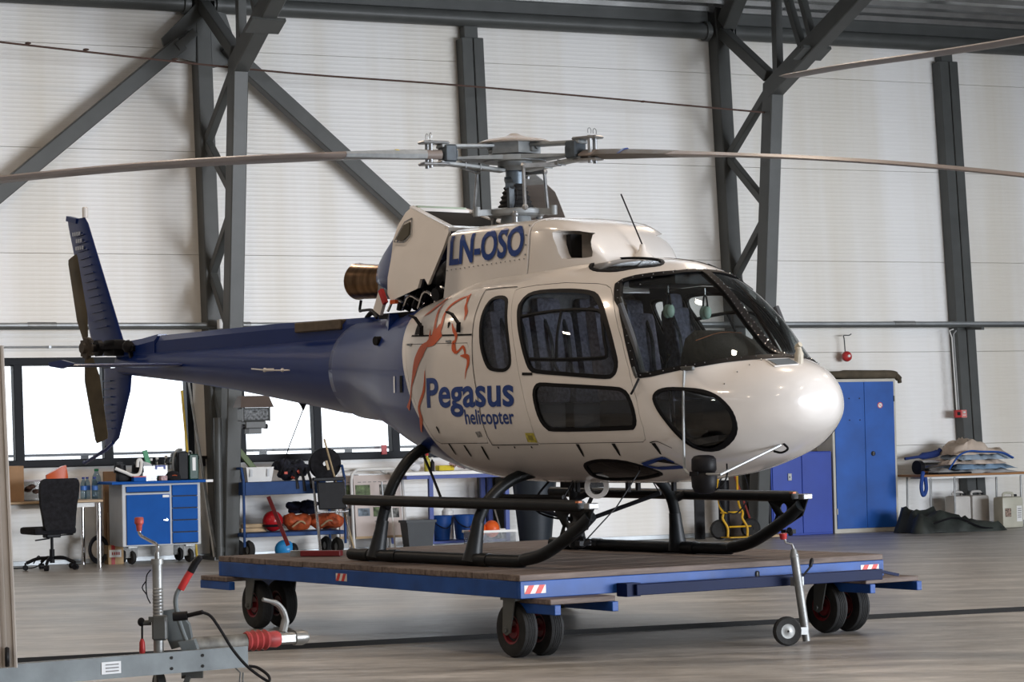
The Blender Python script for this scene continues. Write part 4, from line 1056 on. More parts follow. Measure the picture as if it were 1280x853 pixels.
for sg_ in (-1, 1): MB().prism([(-4.66, 1.61), (-4.90, 1.575), (-5.12, 1.60), (-5.14, 1.635), (-4.9, 1.65)], sg_*1.20, sg_*1.225, 'xz').build('stabilizer_tip', P_blue, so_)
# tail rotor on the starboard side
TH = Vector((-6.02, -0.36, 1.80))
tg = MB().cyl((-6.02, -0.02, 1.80), TH, 0.035, n=12).cyl((-6.02, -0.22, 1.80), (-6.02, -0.27, 1.80), 0.075, n=16).box((-5.93, -0.12, 1.80), (0.22, 0.14, 0.15), bev=0.03)
tg.build('tail_gearbox', M_black, heli)
tg = MB().bar((-5.72, -0.12, 1.80), (-5.98, -0.26, 1.80), 0.03, 0.03).bar((-5.60, -0.10, 1.78), (-5.72, -0.14, 1.80), 0.05, 0.05).ball((-5.66, -0.13, 1.80), 0.06, 10).bar((-5.66, -0.1, 1.70), (-5.66, -0.14, 1.86), 0.03, 0.03)
tg.build('pitch_linkage', M_black, heli)
hbm = MB().cyl(TH+Vector((0, 0.04, 0)), TH+Vector((0, -0.06, 0)), 0.05, n=16).box(TH, (0.10, 0.05, 0.20), rot=(0, 0.14, 0), bev=0.01)
for s_ in (-1, 1): hbm.bar(TH+Vector((-0.10, 0, 0.06*s_)), TH+Vector((0.10, 0, 0.06*s_)), 0.03, 0.03)
hbm.build('tail_rotor_hub', pmat('hub_brown', (0.05, 0.04, 0.03), 0.6), heli)
for s_ in (1, -1):
    tws = (0.1, 0.09, 0.08, 0.02, 0.02) if s_ > 0 else (-0.5, -0.42, -0.36, -0.2, -0.2)
    b = MB(); d = Vector((-0.276*s_ if s_ > 0 else 0.25, 0, 0.86*s_)).normalized() if False else Vector((-0.285, 0, 0.96)).normalized()*s_
    per = Vector((d.z, 0, -d.x)); rr_ = []
    for r_, ch, tw in ((0.10, 0.09, -0.5), (0.25, 0.16, -0.42), (0.30, 0.185, -0.36), (0.86, 0.185, -0.2), (0.90, 0.16, -0.2)):
        tw = tws[[0.10, 0.25, 0.30, 0.86, 0.90].index(r_)]; c = TH+d*r_; cd_ = (per*math.cos(tw)+Vector((0, 1, 0))*math.sin(tw)); th_ = (Vector((0, 1, 0))*math.cos(tw)-per*math.sin(tw))
        rr_.append([tuple(c+cd_*ch*u+th_*ch*v) for u, v in ((0.5, 0), (0.3, 0.055), (0, 0.06), (-0.5, 0.008), (-0.5, -0.008), (0, -0.05), (0.3, -0.05))])
    b.loft(rr_).build('tail_rotor_blade', P_trblade, heli, sharp=60)

# ---- mast and main rotor
MZ = 3.05
sp = MB().cyl((0, 0, 2.40), (0, 0, 2.56), 0.14, 0.11, 24); sp.build('mast_base', P_hub, heli)
bo = MB().lathe([(0.125, 2.60)]+[(0.125-0.0055*k+(0.016 if k % 2 else 0), 2.615+0.0175*k) for k in range(11)]+[(0.06, 2.81)], n=28); bo.build('rubber_bellows', M_rubber, heli)
MB().cyl((0, 0, 2.80), (0, 0, 3.02), 0.072, n=28).build('rotor_mast', pmat('mast_blue_grey', (0.12, 0.15, 0.18), 0.3, 0.4), heli)
sw = MB().lathe([(0.10, 2.555), (0.20, 2.555), (0.22, 2.57), (0.22, 2.60), (0.20, 2.61), (0.10, 2.61)], n=32, closed=True)
for k in range(3):
    a = math.radians(k*120+20); c, s = math.cos(a), math.sin(a); sw.bar((0.18*c, 0.18*s, 2.585), (0.33*c, 0.33*s, 2.575), 0.05, 0.045)
    sw.cyl((0.33*c, 0.33*s, 2.55), (0.33*c, 0.33*s, 2.62), 0.028, n=12)
sw.build('swashplate', P_hub, heli)
sl = MB()
for k in range(3):
    a = math.radians(k*120+80); c, s = math.cos(a), math.sin(a); sl.cyl((0.2*c, 0.2*s, 2.40), (0.2*c, 0.2*s, 2.56), 0.02, n=10).ball((0.2*c, 0.2*s, 2.56), 0.03, 10)
sl.build('servo_rod', P_metal, heli)
sc_ = MB().bar((0.06, -0.12, 2.83), (0.22, -0.22, 2.76), 0.05, 0.03).bar((0.22, -0.22, 2.76), (0.20, -0.20, 2.60), 0.05, 0.03).cyl((0.20, -0.25, 2.76), (0.24, -0.19, 2.76), 0.025, n=10)
sc_.build('scissor_link', P_hubdk, heli)
MB().tube([(0.24, -0.2, 2.78), (0.30, -0.22, 2.70), (0.24, -0.20, 2.60)], 0.006, 6, smooth=5).build('hydraulic_hose', M_black, heli)
# vibration absorber disc on top
cap = MB().lathe([(0.0, 3.185), (0.03, 3.183), (0.06, 3.165), (0.12, 3.148), (0.24, 3.128), (0.285, 3.108), (0.275, 3.100), (0.10, 3.11), (0.05, 3.10)], n=40)
cap.build('hub_cap_disc', pmat('cap_tan', (0.42, 0.37, 0.33), 0.35, 0, 0.05, 4), heli)
cbx = MB().cyl((0, 0, 3.02), (0, 0, 3.11), 0.21, n=6)
cbx.build('hub_drum', P_hub, heli)
ang0 = math.atan2(1.0, 0.09)   # world azimuth of the blade pointing away from the camera
loc_rot = math.radians(52)
star = MB().cyl((0, 0, 2.965), (0, 0, 3.005), 0.24, n=24).lathe([(0.10, 2.90), (0.13, 2.93), (0.13, 2.97)], n=20)
arms = []
def droop(t, tilt): return 0.045+0.017*t*t+tilt*t*0.02
for k in range(3):
    wa = ang0+k*2*math.pi/3; la = wa+loc_rot
    tilt = {0: 1.0, 1: -0.0, 2: 2.0}[k]
    d = Vector((math.cos(la), math.sin(la), 0)); p = Vector((-math.sin(la), math.cos(la), 0)); up = Vector((0, 0, 1))
    def A(r, q=0, z=0): return d*r+p*q+up*(MZ+z)
    star.add([A(0.16, -0.17, -0.08), A(0.16, 0.17, -0.08), A(0.50, 0.05, -0.075), A(0.50, -0.05, -0.075), A(0.16, -0.17, -0.045), A(0.16, 0.17, -0.045), A(0.50, 0.05, -0.06), A(0.50, -0.05, -0.06)],
             [(3, 2, 1, 0), (4, 5, 6, 7), (0, 1, 5, 4), (1, 2, 6, 5), (2, 3, 7, 6), (3, 0, 4, 7)])
    ar = MB()
    ar.bar(A(0.10, 0, 0.035), A(0.62, 0, 0.02), 0.12, 0.026, up=up, bev=0.006).bar(A(0.10, 0, -0.15), A(0.62, 0, -0.10), 0.10, 0.028, up=up, bev=0.006)
    for q in (0.30, 0.42): ar.bar(A(q, 0, -0.15+0.05*(q-.1)/.52-0.0), A(q+0.006, 0, -0.15+0.05*(q-.1)/.52), 0.106, 0.04, up=up)
    aro = ar.build('blade_sleeve', P_hub, heli)
    bx = MB().bar(A(0.14, 0, 0.03), A(0.20, 0, 0.03), 0.10, 0.10, up=up, bev=0.008).cyl(A(0.20, 0, 0.03), A(0.215, 0, 0.03), 0.03, n=14); bx.build('elastomer_block', P_hub, heli)
    fd = MB().bar(A(0.50, 0, -0.035), A(0.60, 0, -0.035), 0.15, 0.13, up=up, bev=0.012).bar(A(0.485, 0, -0.035), A(0.50, 0, -0.035), 0.09, 0.05, up=up); fd.build('frequency_damper', P_hubdk, heli)
    cf = MB()
    for z in (0.045, -0.115): cf.box(tuple(A(0.66, 0, z)), (0.22, 0.12, 0.022), rot=Matrix.Rotation(la, 4, 'Z'), bev=0.01)
    for q in (-0.035, 0.035):
        cf.cyl(A(0.70, q, -0.145), A(0.70, q, 0.06), 0.016, n=10)
        cf.tube([A(0.70, q-0.02, 0.075), A(0.70, q-0.022, 0.10), A(0.70, q, 0.115), A(0.70, q+0.022, 0.10), A(0.70, q+0.02, 0.075)], 0.003, 5, smooth=3)
    cf.build('blade_clevis', P_metal, heli)
    pl = MB(); ha = la-0.75; hd_ = Vector((math.cos(ha), math.sin(ha), 0))
    pl.tube([hd_*0.33+up*2.60, hd_*0.30+p*0.0+up*2.90], 0.013, 8).ball(tuple(hd_*0.33+up*2.60), 0.025, 8).ball(tuple(hd_*0.30+up*2.91), 0.025, 8)
    pl.bar(hd_*0.30+up*2.91, A(0.42, 0, -0.13), 0.03, 0.03); pl.build('pitch_link', P_metal, heli)
    # blade
    rr_ = []; bl = MB()
    for r_ in [0.62, 0.74, 0.9, 1.15, 1.4]+list(np.linspace(1.8, 5.30, 15)):
        t_ = r_; z = MZ-0.02-droop(r_, tilt)+0.02; f_ = min(1, max(0, (r_-0.9)/0.9)); ch = 0.15+0.19*f_; th_ = 0.078*(1-f_)+0.036*f_; pit = math.radians(5.5-0.6*r_)
        ww = []
        for u, v in ((0.5, 0), (0.42, 0.36), (0.25, 0.5), (0.0, 0.45), (-0.5, 0.05), (-0.5, -0.05), (0.0, -0.35), (0.25, -0.45), (0.42, -0.36)):
            uu = u*ch*-1 if False else u*ch; ww.append(tuple(d*r_+p*(uu*math.cos(pit)-v*th_*math.sin(pit))+up*(z+uu*math.sin(pit)+v*th_)))
        rr_.append(ww)
    bl.loft(rr_); bo_ = bl.build('main_rotor_blade', P_blade, heli, sharp=60)
    MB().loft([[tuple(Vector(q)+ (Vector(q)-sum((Vector(w) for w in rr_[i_]), Vector())/9)*0.04) for q in rr_[i_]] for i_ in (1, 2, 3, 4)]).build('blade_root_cuff', P_hub if k != 2 else pmat('brown_cuff', (0.10, 0.09, 0.08), 0.5), bo_)
    mk = MB().loft([[tuple(Vector(q)*1+d*0.06+(Vector(q)-sum((Vector(w) for w in rr_[2]), Vector())/9)*0.05) for q in rr_[2]], [tuple(Vector(q)+d*0.085+(Vector(q)-sum((Vector(w) for w in rr_[2]), Vector())/9)*0.05) for q in rr_[2]]])
    mk.build('blade_marking', {0: M_white, 1: pmat('yellow_band', (0.6, 0.5, 0.1), 0.5), 2: P_decal}[k], bo_)
star.build('rotor_star', P_hub, heli)

# ---- antenna on the roof, small fittings
an = MB().lathe([(0.10, 2.10), (0.075, 2.16), (0.03, 2.20), (0.018, 2.245), (0.0, 2.247)], (1.44, 0.0, 0), n=20); an.build('antenna_base', P_white, heli)
MB().tube([(1.44, 0, 2.24), (1.33, 0, 2.43), (1.22, 0, 2.62)], 0.0055, 6).build('whip_antenna', M_black, heli)
fa = MB().tube([(3.00, -0.02, 1.34), (3.005, -0.02, 1.43), (2.99, -0.02, 1.455), (3.02, -0.02, 1.475)], [0.03, 0.022, 0.02, 0.018], 10, smooth=4); fa.build('air_probe', pmat('ivory_probe', (0.5, 0.46, 0.38), 0.5), heli)
rw = MB().tube([(1.90, 0.20, top_z(1.90, 0.20)+0.004), (1.97, 0.36, top_z(1.97, 0.36)+0.004), (2.03, 0.50, top_z(2.03, 0.50)+0.004)], 0.006, 6); rw.build('roof_strip', M_black, heli)
def top_pt(x, y, off=0.004):
    zt, zb, w, zw, nt, nb = bpar(x); q = min(0.999, abs(y)/w); return Vector((x, y, zw+(zt-zw)*(1-q**nt)**(1/nt)+off))
gr = MB()
for i in range(9): gr.bar(top_pt(2.90+0.012*i*0.8, -0.20, 0.008), top_pt(2.955+0.012*i*0.8, -0.06, 0.008), 0.005, 0.005)
g = [top_pt(2.885, -0.21, 0.006), top_pt(2.945, -0.05, 0.006), top_pt(3.04, -0.06, 0.006), top_pt(2.98, -0.22, 0.006)]
gf = MB(); 
for i in range(4): gf.bar(g[i], g[(i+1) % 4], 0.006, 0.008)
gf.build('nose_grille_frame', P_white, heli); gr.build('nose_grille', M_steel, heli)
# wiper pivot
MB().box(tuple(side_pt(2.55, 1.325, 0.012)), (0.14, 0.03, 0.03), bev=0.006).build('mirror_mount', M_steel, heli)
# mirror arms and mirror
ma = MB().tube([side_pt(2.545, 1.31, 0.02), (2.56, -0.65, 1.1), (2.555, -0.65, 0.72), (2.565, -0.65, 0.665), (2.61, -0.645, 0.640), (2.70, -0.64, 0.638), (2.865, -0.62, 0.638), (2.875, -0.60, 0.645), (2.91, -0.30, 0.755), (2.93, -0.135, 0.815)], 0.009, 8, smooth=4)
ma.build('mirror_arm', M_conduit, heli)
def lobe(rows_): return [[(2.69+a*math.cos(t_), -0.60+b_*math.sin(t_), z) for t_ in np.linspace(0, 2*math.pi, 20, endpoint=False)] for z, a, b_ in rows_]
mr = MB().loft(lobe(((0.762, 0.035, 0.03), (0.755, 0.070, 0.06), (0.735, 0.088, 0.075), (0.665, 0.090, 0.078), (0.645, 0.078, 0.065))))
mr.loft(lobe(((0.648, 0.078, 0.065), (0.62, 0.094, 0.08), (0.555, 0.090, 0.075), (0.52, 0.075, 0.06), (0.508, 0.04, 0.03))))
mr.build('mirror_pod', M_black, heli, sharp=60)
MB().box((2.67, -0.655, 0.64), (0.08, 0.04, 0.03)).build('pod_clamp', M_black, heli)
MB().tube([(2.74, -0.58, 0.52), (2.80, -0.55, 0.56), (2.82, -0.52, 0.62), (2.78, -0.48, 0.70)], 0.006, 6, smooth=4).build('pod_cable', M_black, heli)
nc = MB().tube([(2.94, -0.12, 0.825), (2.97, -0.11, 0.79), (2.92, -0.12, 0.765), (2.86, -0.13, 0.775)], 0.008, 6, smooth=4); nc.build('nose_cable', M_black, heli)
# round landing light ring under the belly
lr = MB().lathe([(0.055, -0.02), (0.085, -0.02), (0.085, 0.02), (0.055, 0.02)], (1.20, -0.27, 0.54), (0.62, -0.78, 0.02), 28, closed=True).box((1.20, -0.27, 0.60), (0.13, 0.05, 0.06)); lr.build('belly_light_ring', P_white, heli)
MB().lathe([(0.0, 0.0), (0.058, 0.0), (0.05, -0.07), (0.0, -0.09)], (1.20, -0.27, 0.54), (0.62, -0.78, 0.02), 24).build('belly_light', P_glassd, heli)
bt = MB()
for x, y in ((1.4, -0.15), (1.6, 0.1), (0.9, -0.2), (0.55, 0.05), (1.1, 0.2)): bt.cyl((x, y, 0.50), (x, y, 0.60), 0.02, n=8)
bt.box((0.72, 0, 0.56), (0.28, 0.2, 0.07)); bt.build('belly_fittings', M_black, heli)

# ---- landing gear
for sg_ in (-1, 1):
    y = 0.97*sg_
    sk = MB().tube([(-0.86, y, 0.05), (-0.55, y, 0.046), (1.05, y, 0.046), (1.25, y, 0.06), (1.45, y, 0.10), (1.66, y, 0.19), (1.85, y, 0.29), (1.97, y, 0.37)], 0.044, 16, smooth=5)
    sko = sk.build('skid_tube', P_dkgrey, heli, sharp=60)
    for x in (-0.66, -0.30, 0.80): MB().cyl((x-0.05, y, 0.046), (x+0.05, y, 0.046), 0.049, n=16).build('skid_sleeve', P_dkgrey, sko)
    stp = MB().tube([(-0.88, y*1.02, 0.455), (1.90, y*1.02, 0.435)], 0.040, 12); stp.build('boarding_step', P_dkgrey, heli)
    gb = MB(); 
    pl_ = [(1.62, 0.40), (2.03, 0.425), (1.97, 0.30), (1.80, 0.22), (1.66, 0.22), (1.70, 0.30)]
    gb.prism(pl_, y*1.02-0.006, y*1.02+0.006, 'xz')
    gmesh = cut(gb); holes = MB()
    for hx, hz, hr in ((1.78, 0.35, 0.035), (1.90, 0.33, 0.025), (1.73, 0.275, 0.018)): holes.cyl((hx, y*1.02-0.1, hz), (hx, y*1.02+0.1, hz), hr, n=14)
    gmesh = bool_op(gmesh, cut(holes), 'DIFFERENCE'); gmesh.materials.append(P_dkgrey); link('step_gusset', gmesh, sko)
    MB().box((2.0, y*1.02, 0.435), (0.06, 0.09, 0.04), bev=0.006).build('step_end_cap', P_metal, sko)
    MB().box((1.90, y*1.02-0.025, 0.462), (0.035, 0.03, 0.012)).build('orange_tag', pmat('orange_tag', (0.6, 0.2, 0.08), 0.5), sko)
    MB().box((1.86, y*0.98, 0.185), (0.05, 0.10, 0.03)).cyl((1.86, y, 0.17), (1.90, y*0.95, 0.20), 0.02, n=8).build('shackle', M_black, sko)
for x, top, nm in ((-0.50, 0.90, 'rear_cross_tube'), (0.70, 0.66, 'front_cross_tube')):
    hx = x+ (0.10 if x < 0 else 0.0)
    path = []
    if x < 0: half = [(x-0.03, 0.97, 0.05), (x, 0.92, 0.34), (x+0.05, 0.84, 0.60), (x+0.08, 0.66, 0.80), (x+0.10, 0.38, 0.87), (x+0.10, 0.15, 0.88)]
    else: half = [(x-0.05, 0.97, 0.05), (x-0.03, 0.93, 0.30), (x, 0.84, 0.47), (x+0.03, 0.66, 0.60), (x+0.05, 0.42, 0.655), (x+0.05, 0.15, 0.66)]
    path = [(a, -b_, c) for a, b_, c in half]+[(a, b_, c) for a, b_, c in half[::-1]]
    MB().tube(path, 0.042, 14, smooth=5).build(nm, P_dkgrey, heli, sharp=60)
    for sg_ in (-1, 1):
        bt_ = half[0]; q1 = half[1]
        MB().lathe([(0.075, 0.0), (0.062, 0.08), (0.05, 0.20), (0.045, 0.28)], (bt_[0], sg_*bt_[1], 0.03), Vector((q1[0]-bt_[0], sg_*(q1[1]-bt_[1]), q1[2]-bt_[2])), 16).build('cross_tube_foot', P_dkgrey, heli)
        MB().cyl((half[2][0]-0.02, sg_*0.90, 0.40), (half[2][0]+0.04, sg_*0.98, 0.45), 0.03, n=10).build('step_clamp', M_black, heli)
MB().tube([(-0.42, -0.62, 0.82), (-0.1, -0.75, 0.62), (0.25, -0.93, 0.46)], 0.011, 6).build('step_stay', M_black, heli)
MB().tube([(0.15, -0.35, 0.70), (0.45, -0.38, 0.61), (0.75, -0.3, 0.60)], 0.012, 6, smooth=3).ball((0.18, -0.40, 0.66), 0.035, 10).build('belly_hose', M_black, heli)
# cargo swing frame under the belly
cs = MB()
P4 = [(0.30, -0.45, 0.47), (0.30, 0.45, 0.47), (1.05, 0.45, 0.47), (1.05, -0.45, 0.47)]; hk = Vector((0.68, 0.0, 0.27))
for q in P4: cs.tube([q, hk], 0.016, 8); cs.tube([q, (q[0], q[1]*0.75, 0.62)], 0.005, 5)
for a, b_ in ((0, 3), (1, 2)): cs.tube([P4[a], P4[b_]], 0.018, 8)
cs.build('cargo_swing', M_black, heli)
ck = MB().box(tuple(hk), (0.10, 0.09, 0.12), bev=0.02).cyl(hk+Vector((0, 0, -0.05)), hk+Vector((0, 0, -0.12)), 0.02, n=10).box(tuple(hk+Vector((0.06, 0.02, 0.04))), (0.10, 0.05, 0.05)).lathe([(0.02, -0.01), (0.045, -0.01), (0.045, 0.01), (0.02, 0.01)], hk+Vector((0, 0, -0.14)), (0, 1, 0), 14, closed=True)
ck.build('cargo_hook', M_black, heli)
MB().tube([hk+Vector((0, 0, 0.05)), (0.55, -0.1, 0.30), (0.45, -0.22, 0.36), (0.5, -0.25, 0.47), (0.62, -0.18, 0.62)], 0.008, 6, smooth=5).build('hook_cable', M_black, heli)
MB().tube([(1.86, -0.93, 0.20), (1.92, -0.70, 0.42), (1.96, -0.52, 0.66)], 0.005, 5).build('tie_cable', M_black, heli)

# headsets hanging from hooks inside the cockpit: things of their own
RH = Matrix.Translation((HX, HY, HZ)) @ Matrix.Rotation(math.radians(-52), 4, 'Z')
M_hs = pmat('headset_green', (0.18, 0.26, 0.22), 0.5)
def headset(x, y, z, lab):
    t = thing('headset', lab, 'headset', RH @ Vector((x, y, z)), 0.25, 'headsets hanging in the cockpit')
    for sg_ in (-1, 1):
        MB().ball((0, 0.035*sg_, 0), (0.032, 0.024, 0.048), 14).build('ear_cup', M_hs, t)
    MB().tube([(0, -0.05, 0.04), (0, -0.03, 0.10), (0, 0, 0.12), (0, 0.03, 0.10), (0, 0.05, 0.04)], 0.007, 6, smooth=3).build('headband', M_black, t)
    MB().tube([(0, 0, 0.12), (0, 0, 0.17)], 0.004, 6).build('hook', M_chrome, t)
headset(2.02, -0.28, 1.74, 'pale green headset hanging behind the windshield, nearer the left pillar')
headset(2.06, 0.02, 1.73, 'pale green headset hanging behind the windshield near its top centre')
headset(1.78, -0.52, 1.76, 'dark green headset hanging close to the windshield left pillar')
# ------------------------------------------------------------------ wheeled platform
M_cblue = pmat('cart_blue_paint', (0.014, 0.07, 0.28), 0.4, 0, 0.15, 5, 0.05, 30, spec=0.25)
M_plank = None
def plank_mat(name, a, b):
    m = bpy.data.materials.new(name); m.use_nodes = True; nt = m.node_tree; N = nt.nodes; Lk = nt.links
    p = N['Principled BSDF']; tc = N.new('ShaderNodeTexCoord'); mp = N.new('ShaderNodeMapping'); mp.inputs['Scale'].default_value = (1.2, 14, 14)
    Lk.new(tc.outputs['Object'], mp.inputs[0])
    oi = N.new('ShaderNodeObjectInfo'); ad = N.new('ShaderNodeVectorMath'); ad.operation = 'ADD'
    sc = N.new('ShaderNodeVectorMath'); sc.operation = 'SCALE'; sc.inputs['Scale'].default_value = 37
    Lk.new(oi.outputs['Location'], sc.inputs[0]); Lk.new(mp.outputs[0], ad.inputs[0]); Lk.new(sc.outputs[0], ad.inputs[1])
    n = N.new('ShaderNodeTexNoise'); n.inputs['Scale'].default_value = 1.6; n.inputs['Detail'].default_value = 8; n.inputs['Roughness'].default_value = 0.7
    Lk.new(ad.outputs[0], n.inputs['Vector'])
    r = N.new('ShaderNodeValToRGB'); r.color_ramp.elements[0].position = 0.3; r.color_ramp.elements[1].position = 0.72
    r.color_ramp.elements[0].color = a+(1,); r.color_ramp.elements[1].color = b+(1,)
    Lk.new(n.outputs['Fac'], r.inputs[0]); Lk.new(r.outputs[0], p.inputs['Base Color'])
    bp = N.new('ShaderNodeBump'); bp.inputs['Strength'].default_value = 0.5; bp.inputs['Distance'].default_value = 0.006
    Lk.new(n.outputs['Fac'], bp.inputs['Height']); Lk.new(bp.outputs[0], p.inputs['Normal'])
    p.inputs['Roughness'].default_value = 0.7
    return m
M_plank = plank_mat('weathered_plank', (0.045, 0.03, 0.024), (0.22, 0.17, 0.145))
CA = math.radians(33.4); CW, CL = 3.15, 4.35
cart = thing('helicopter_platform', 'blue steel wheeled platform decked with weathered planks, carrying the helicopter', 'trolley', (0.02, 16.8, 0), CA)
npl = 22; pw = CL/npl; pm_ = [MB().box((0, 0, 0), (CW, pw-0.006, 0.042), bev=0.004).mesh('plank', M_plank) for _ in range(1)][0]
for k in range(npl):
    o = link('plank', pm_, cart, (CW/2+random.uniform(-.004, .004), pw*(k+0.5), 0.539+random.uniform(-0.0015, 0.0015)))
fr = MB()
for y in (0.02, CL-0.02): fr.box((CW/2, y, 0.461), (CW, 0.04, 0.114), bev=0.004)
for x in (0.02, CW-0.02): fr.box((x, CL/2, 0.461), (0.04, CL-0.08, 0.114), bev=0.004)
for k in range(1, 5): fr.box((CW/2, CL*k/5, 0.47), (CW-0.1, 0.06, 0.08))
fr.build('frame', M_cblue, cart)
M_refw = pmat('reflector_white', (0.75, 0.72, 0.68), 0.4); M_refr = pmat('reflector_red', (0.6, 0.05, 0.04), 0.4)
def reflector(par, o, ax, w=0.17, h=0.055):
    # ax: 0 -> on the front face (normal -y), 1 -> on the side face (normal -x)
    def P(u, v, d): return (o[0]+u, o[1]-d, o[2]+v) if ax == 0 else (o[0]-d, o[1]-u, o[2]+v)
    m = MB(); m.add([P(0, 0, .002), P(w, 0, .002), P(w, h, .002), P(0, h, .002), P(0, 0, 0), P(w, 0, 0), P(w, h, 0), P(0, h, 0)], [(0, 1, 2, 3), (7, 6, 5, 4), (0, 4, 5, 1), (1, 5, 6, 2), (2, 6, 7, 3), (3, 7, 4, 0)])
    q = m.build('reflector', M_refw, par)
    s = MB()
    for u0 in (0.0, 0.5):
        a = u0*w; b = a+0.26*w; sh = 0.2*w
        s.add([P(a, 0, .0035), P(b, 0, .0035), P(min(w, b+sh), h, .0035), P(min(w, a+sh), h, .0035)], [(0, 1, 2, 3)])
    s.build('red_stripes', M_refr, q)
reflector(cart, (0.03, 0.0, 0.435), 0); reflector(cart, (CW-0.22, 0.0, 0.435), 0, 0.17)
reflector(cart, (0.0, 2.45, 0.435), 1, 0.16)
MB().box((1.98, -0.002, 0.47), (0.03, 0.006, 0.05), bev=0.01).build('nameplate', M_steel, cart)
M_rim = pmat('dark_red_rim', (0.16, 0.012, 0.018), 0.45)
def wheel_me(r, w):
    m = MB(); m.lathe([(r*0.52, -w/2+0.01), (r*0.80, -w/2), (r*0.95, -w*0.42), (r, -w*0.25), (r, w*0.25), (r*0.95, w*0.42), (r*0.80, w/2), (r*0.52, w/2-0.01)], ax=(1, 0, 0), n=36, closed=True)
    return m.mesh('tyre', M_rubber)
def tread(r, w):
    m = MB()
    for k in (-2, -1, 0, 1, 2): m.lathe([(r-0.002, k*w*0.10-0.004), (r+0.004, k*w*0.10-0.003), (r+0.004, k*w*0.10+0.003), (r-0.002, k*w*0.10+0.004)], ax=(1, 0, 0), n=36)
    return m.mesh('tread', M_rubber)
ty = wheel_me(0.185, 0.115); tr_ = tread(0.185, 0.115)
rimm = MB().lathe([(0.02, -0.03), (0.06, -0.035), (0.075, -0.01), (0.088, -0.045), (0.10, -0.05), (0.10, 0.05), (0.088, 0.045), (0.075, 0.01), (0.06, 0.035), (0.02, 0.03)], ax=(1, 0, 0), n=28, closed=True).cyl((-0.055, 0, 0), (0.055, 0, 0), 0.022, n=12).mesh('rim', M_rim)
M_fork = pmat('fork_grey', (0.10, 0.105, 0.10), 0.5, 0.2)
for (x, y) in ((0.05, 0.24), (CW-0.42, 0.24), (0.05, CL-0.42), (CW-0.42, CL-0.42)):
    cs_ = MB().prism([(y-0.11, 0.40), (y+0.03, 0.40), (y+0.045, 0.17), (y-0.0, 0.15), (y-0.045, 0.17)], x-0.012, x-0.002, 'yz').prism([(y-0.11, 0.40), (y+0.03, 0.40), (y+0.045, 0.17), (y-0.0, 0.15), (y-0.045, 0.17)], x+0.36, x+0.37, 'yz').box((x+0.18, y-0.04, 0.395), (0.40, 0.18, 0.02)).cyl((x-0.03, y, 0.187), (x+0.40, y, 0.187), 0.018, n=12)
    cso = cs_.build('caster_fork', M_fork, cart)
    for dx in (0.075, 0.285):
        w = link('tyre', ty, cart, (x+dx, y, 0.189)); link('tread_ribs', tr_, w); link('rim', rimm, w)
for (x0, x1, y0, y1, ax) in ((0.10, 0.62, -0.20, 0.30, 0), (2.80, 3.30, -0.20, 0.30, 0), (-0.06, 0.45, CL-0.25, CL+0.20, 1)):
    for xx in (x0+0.03, x1-0.03): MB().box((xx, (y0+y1)/2-0.01, 0.335), (0.05, y1-y0+0.06, 0.065), bev=0.004).build('outrigger_tube', M_cblue, cart)
    MB().box(((x0+x1)/2, (y0+y1)/2, 0.386), (x1-x0, y1-y0, 0.036), bev=0.004).build('outrigger_board', M_plank, cart)
M_dkblue = pmat('tow_bar_dark_blue', (0.005, 0.012, 0.05), 0.5, spec=0.12)
tb = MB().bar((0.85, -0.10, 0.425), (2.85, -0.30, 0.44), 0.06, 0.075, up=(0, 0, 1), bev=0.004).box((0.84, -0.05, 0.425), (0.12, 0.10, 0.09)).box((0.78, -0.06, 0.425), (0.012, 0.12, 0.085)).bar((2.80, -0.30, 0.47), (2.98, -0.33, 0.43), 0.05, 0.02)
tb.build('tow_bar', M_dkblue, cart)
jw = MB().cyl((2.02, -0.36, 0.62), (2.10, -0.36, 0.10), 0.030, n=18).cyl((2.015, -0.36, 0.655), (2.02, -0.36, 0.60), 0.018, 0.033, 16).box((2.06, -0.335, 0.43), (0.08, 0.05, 0.06))
jw.build('jockey_tube', M_galv, cart)
MB().cyl((2.095, -0.36, 0.13), (2.11, -0.36, 0.02), 0.026, n=14).bar((2.10, -0.385, 0.09), (1.92, -0.385, 0.10), 0.05, 0.012, up=(0, 1, 0)).build('jockey_fork', M_galv, cart)
MB().tube([(2.015, -0.36, 0.655), (2.00, -0.36, 0.69), (1.95, -0.36, 0.70), (1.93, -0.36, 0.74)], 0.008, 8).build('crank', M_chrome, cart)
MB().cyl((1.93, -0.36, 0.725), (1.925, -0.36, 0.765), 0.022, 0.028, n=14).build('crank_knob', M_red, cart)
MB().bar((2.07, -0.39, 0.47), (2.12, -0.41, 0.53), 0.012, 0.012).lathe([(0.012, 0), (0.016, 0.04), (0.008, 0.06)], (2.12, -0.41, 0.53), (0.3, 0, 1), 10).build('clamp_lever', M_black, cart)
jt = MB().lathe([(0.05, -0.022), (0.088, -0.025), (0.10, -0.012), (0.10, 0.012), (0.088, 0.025), (0.05, 0.022)], (1.90, -0.41, 0.102), (0.35, 1, 0), 28, closed=True).build('jockey_tyre', M_rubber, cart)
MB().lathe([(0.008, -0.026), (0.03, -0.02), (0.052, -0.022), (0.052, 0.022), (0.008, 0.02)], (1.90, -0.41, 0.102), (0.35, 1, 0), 20, closed=True).build('jockey_rim', M_galv, cart)

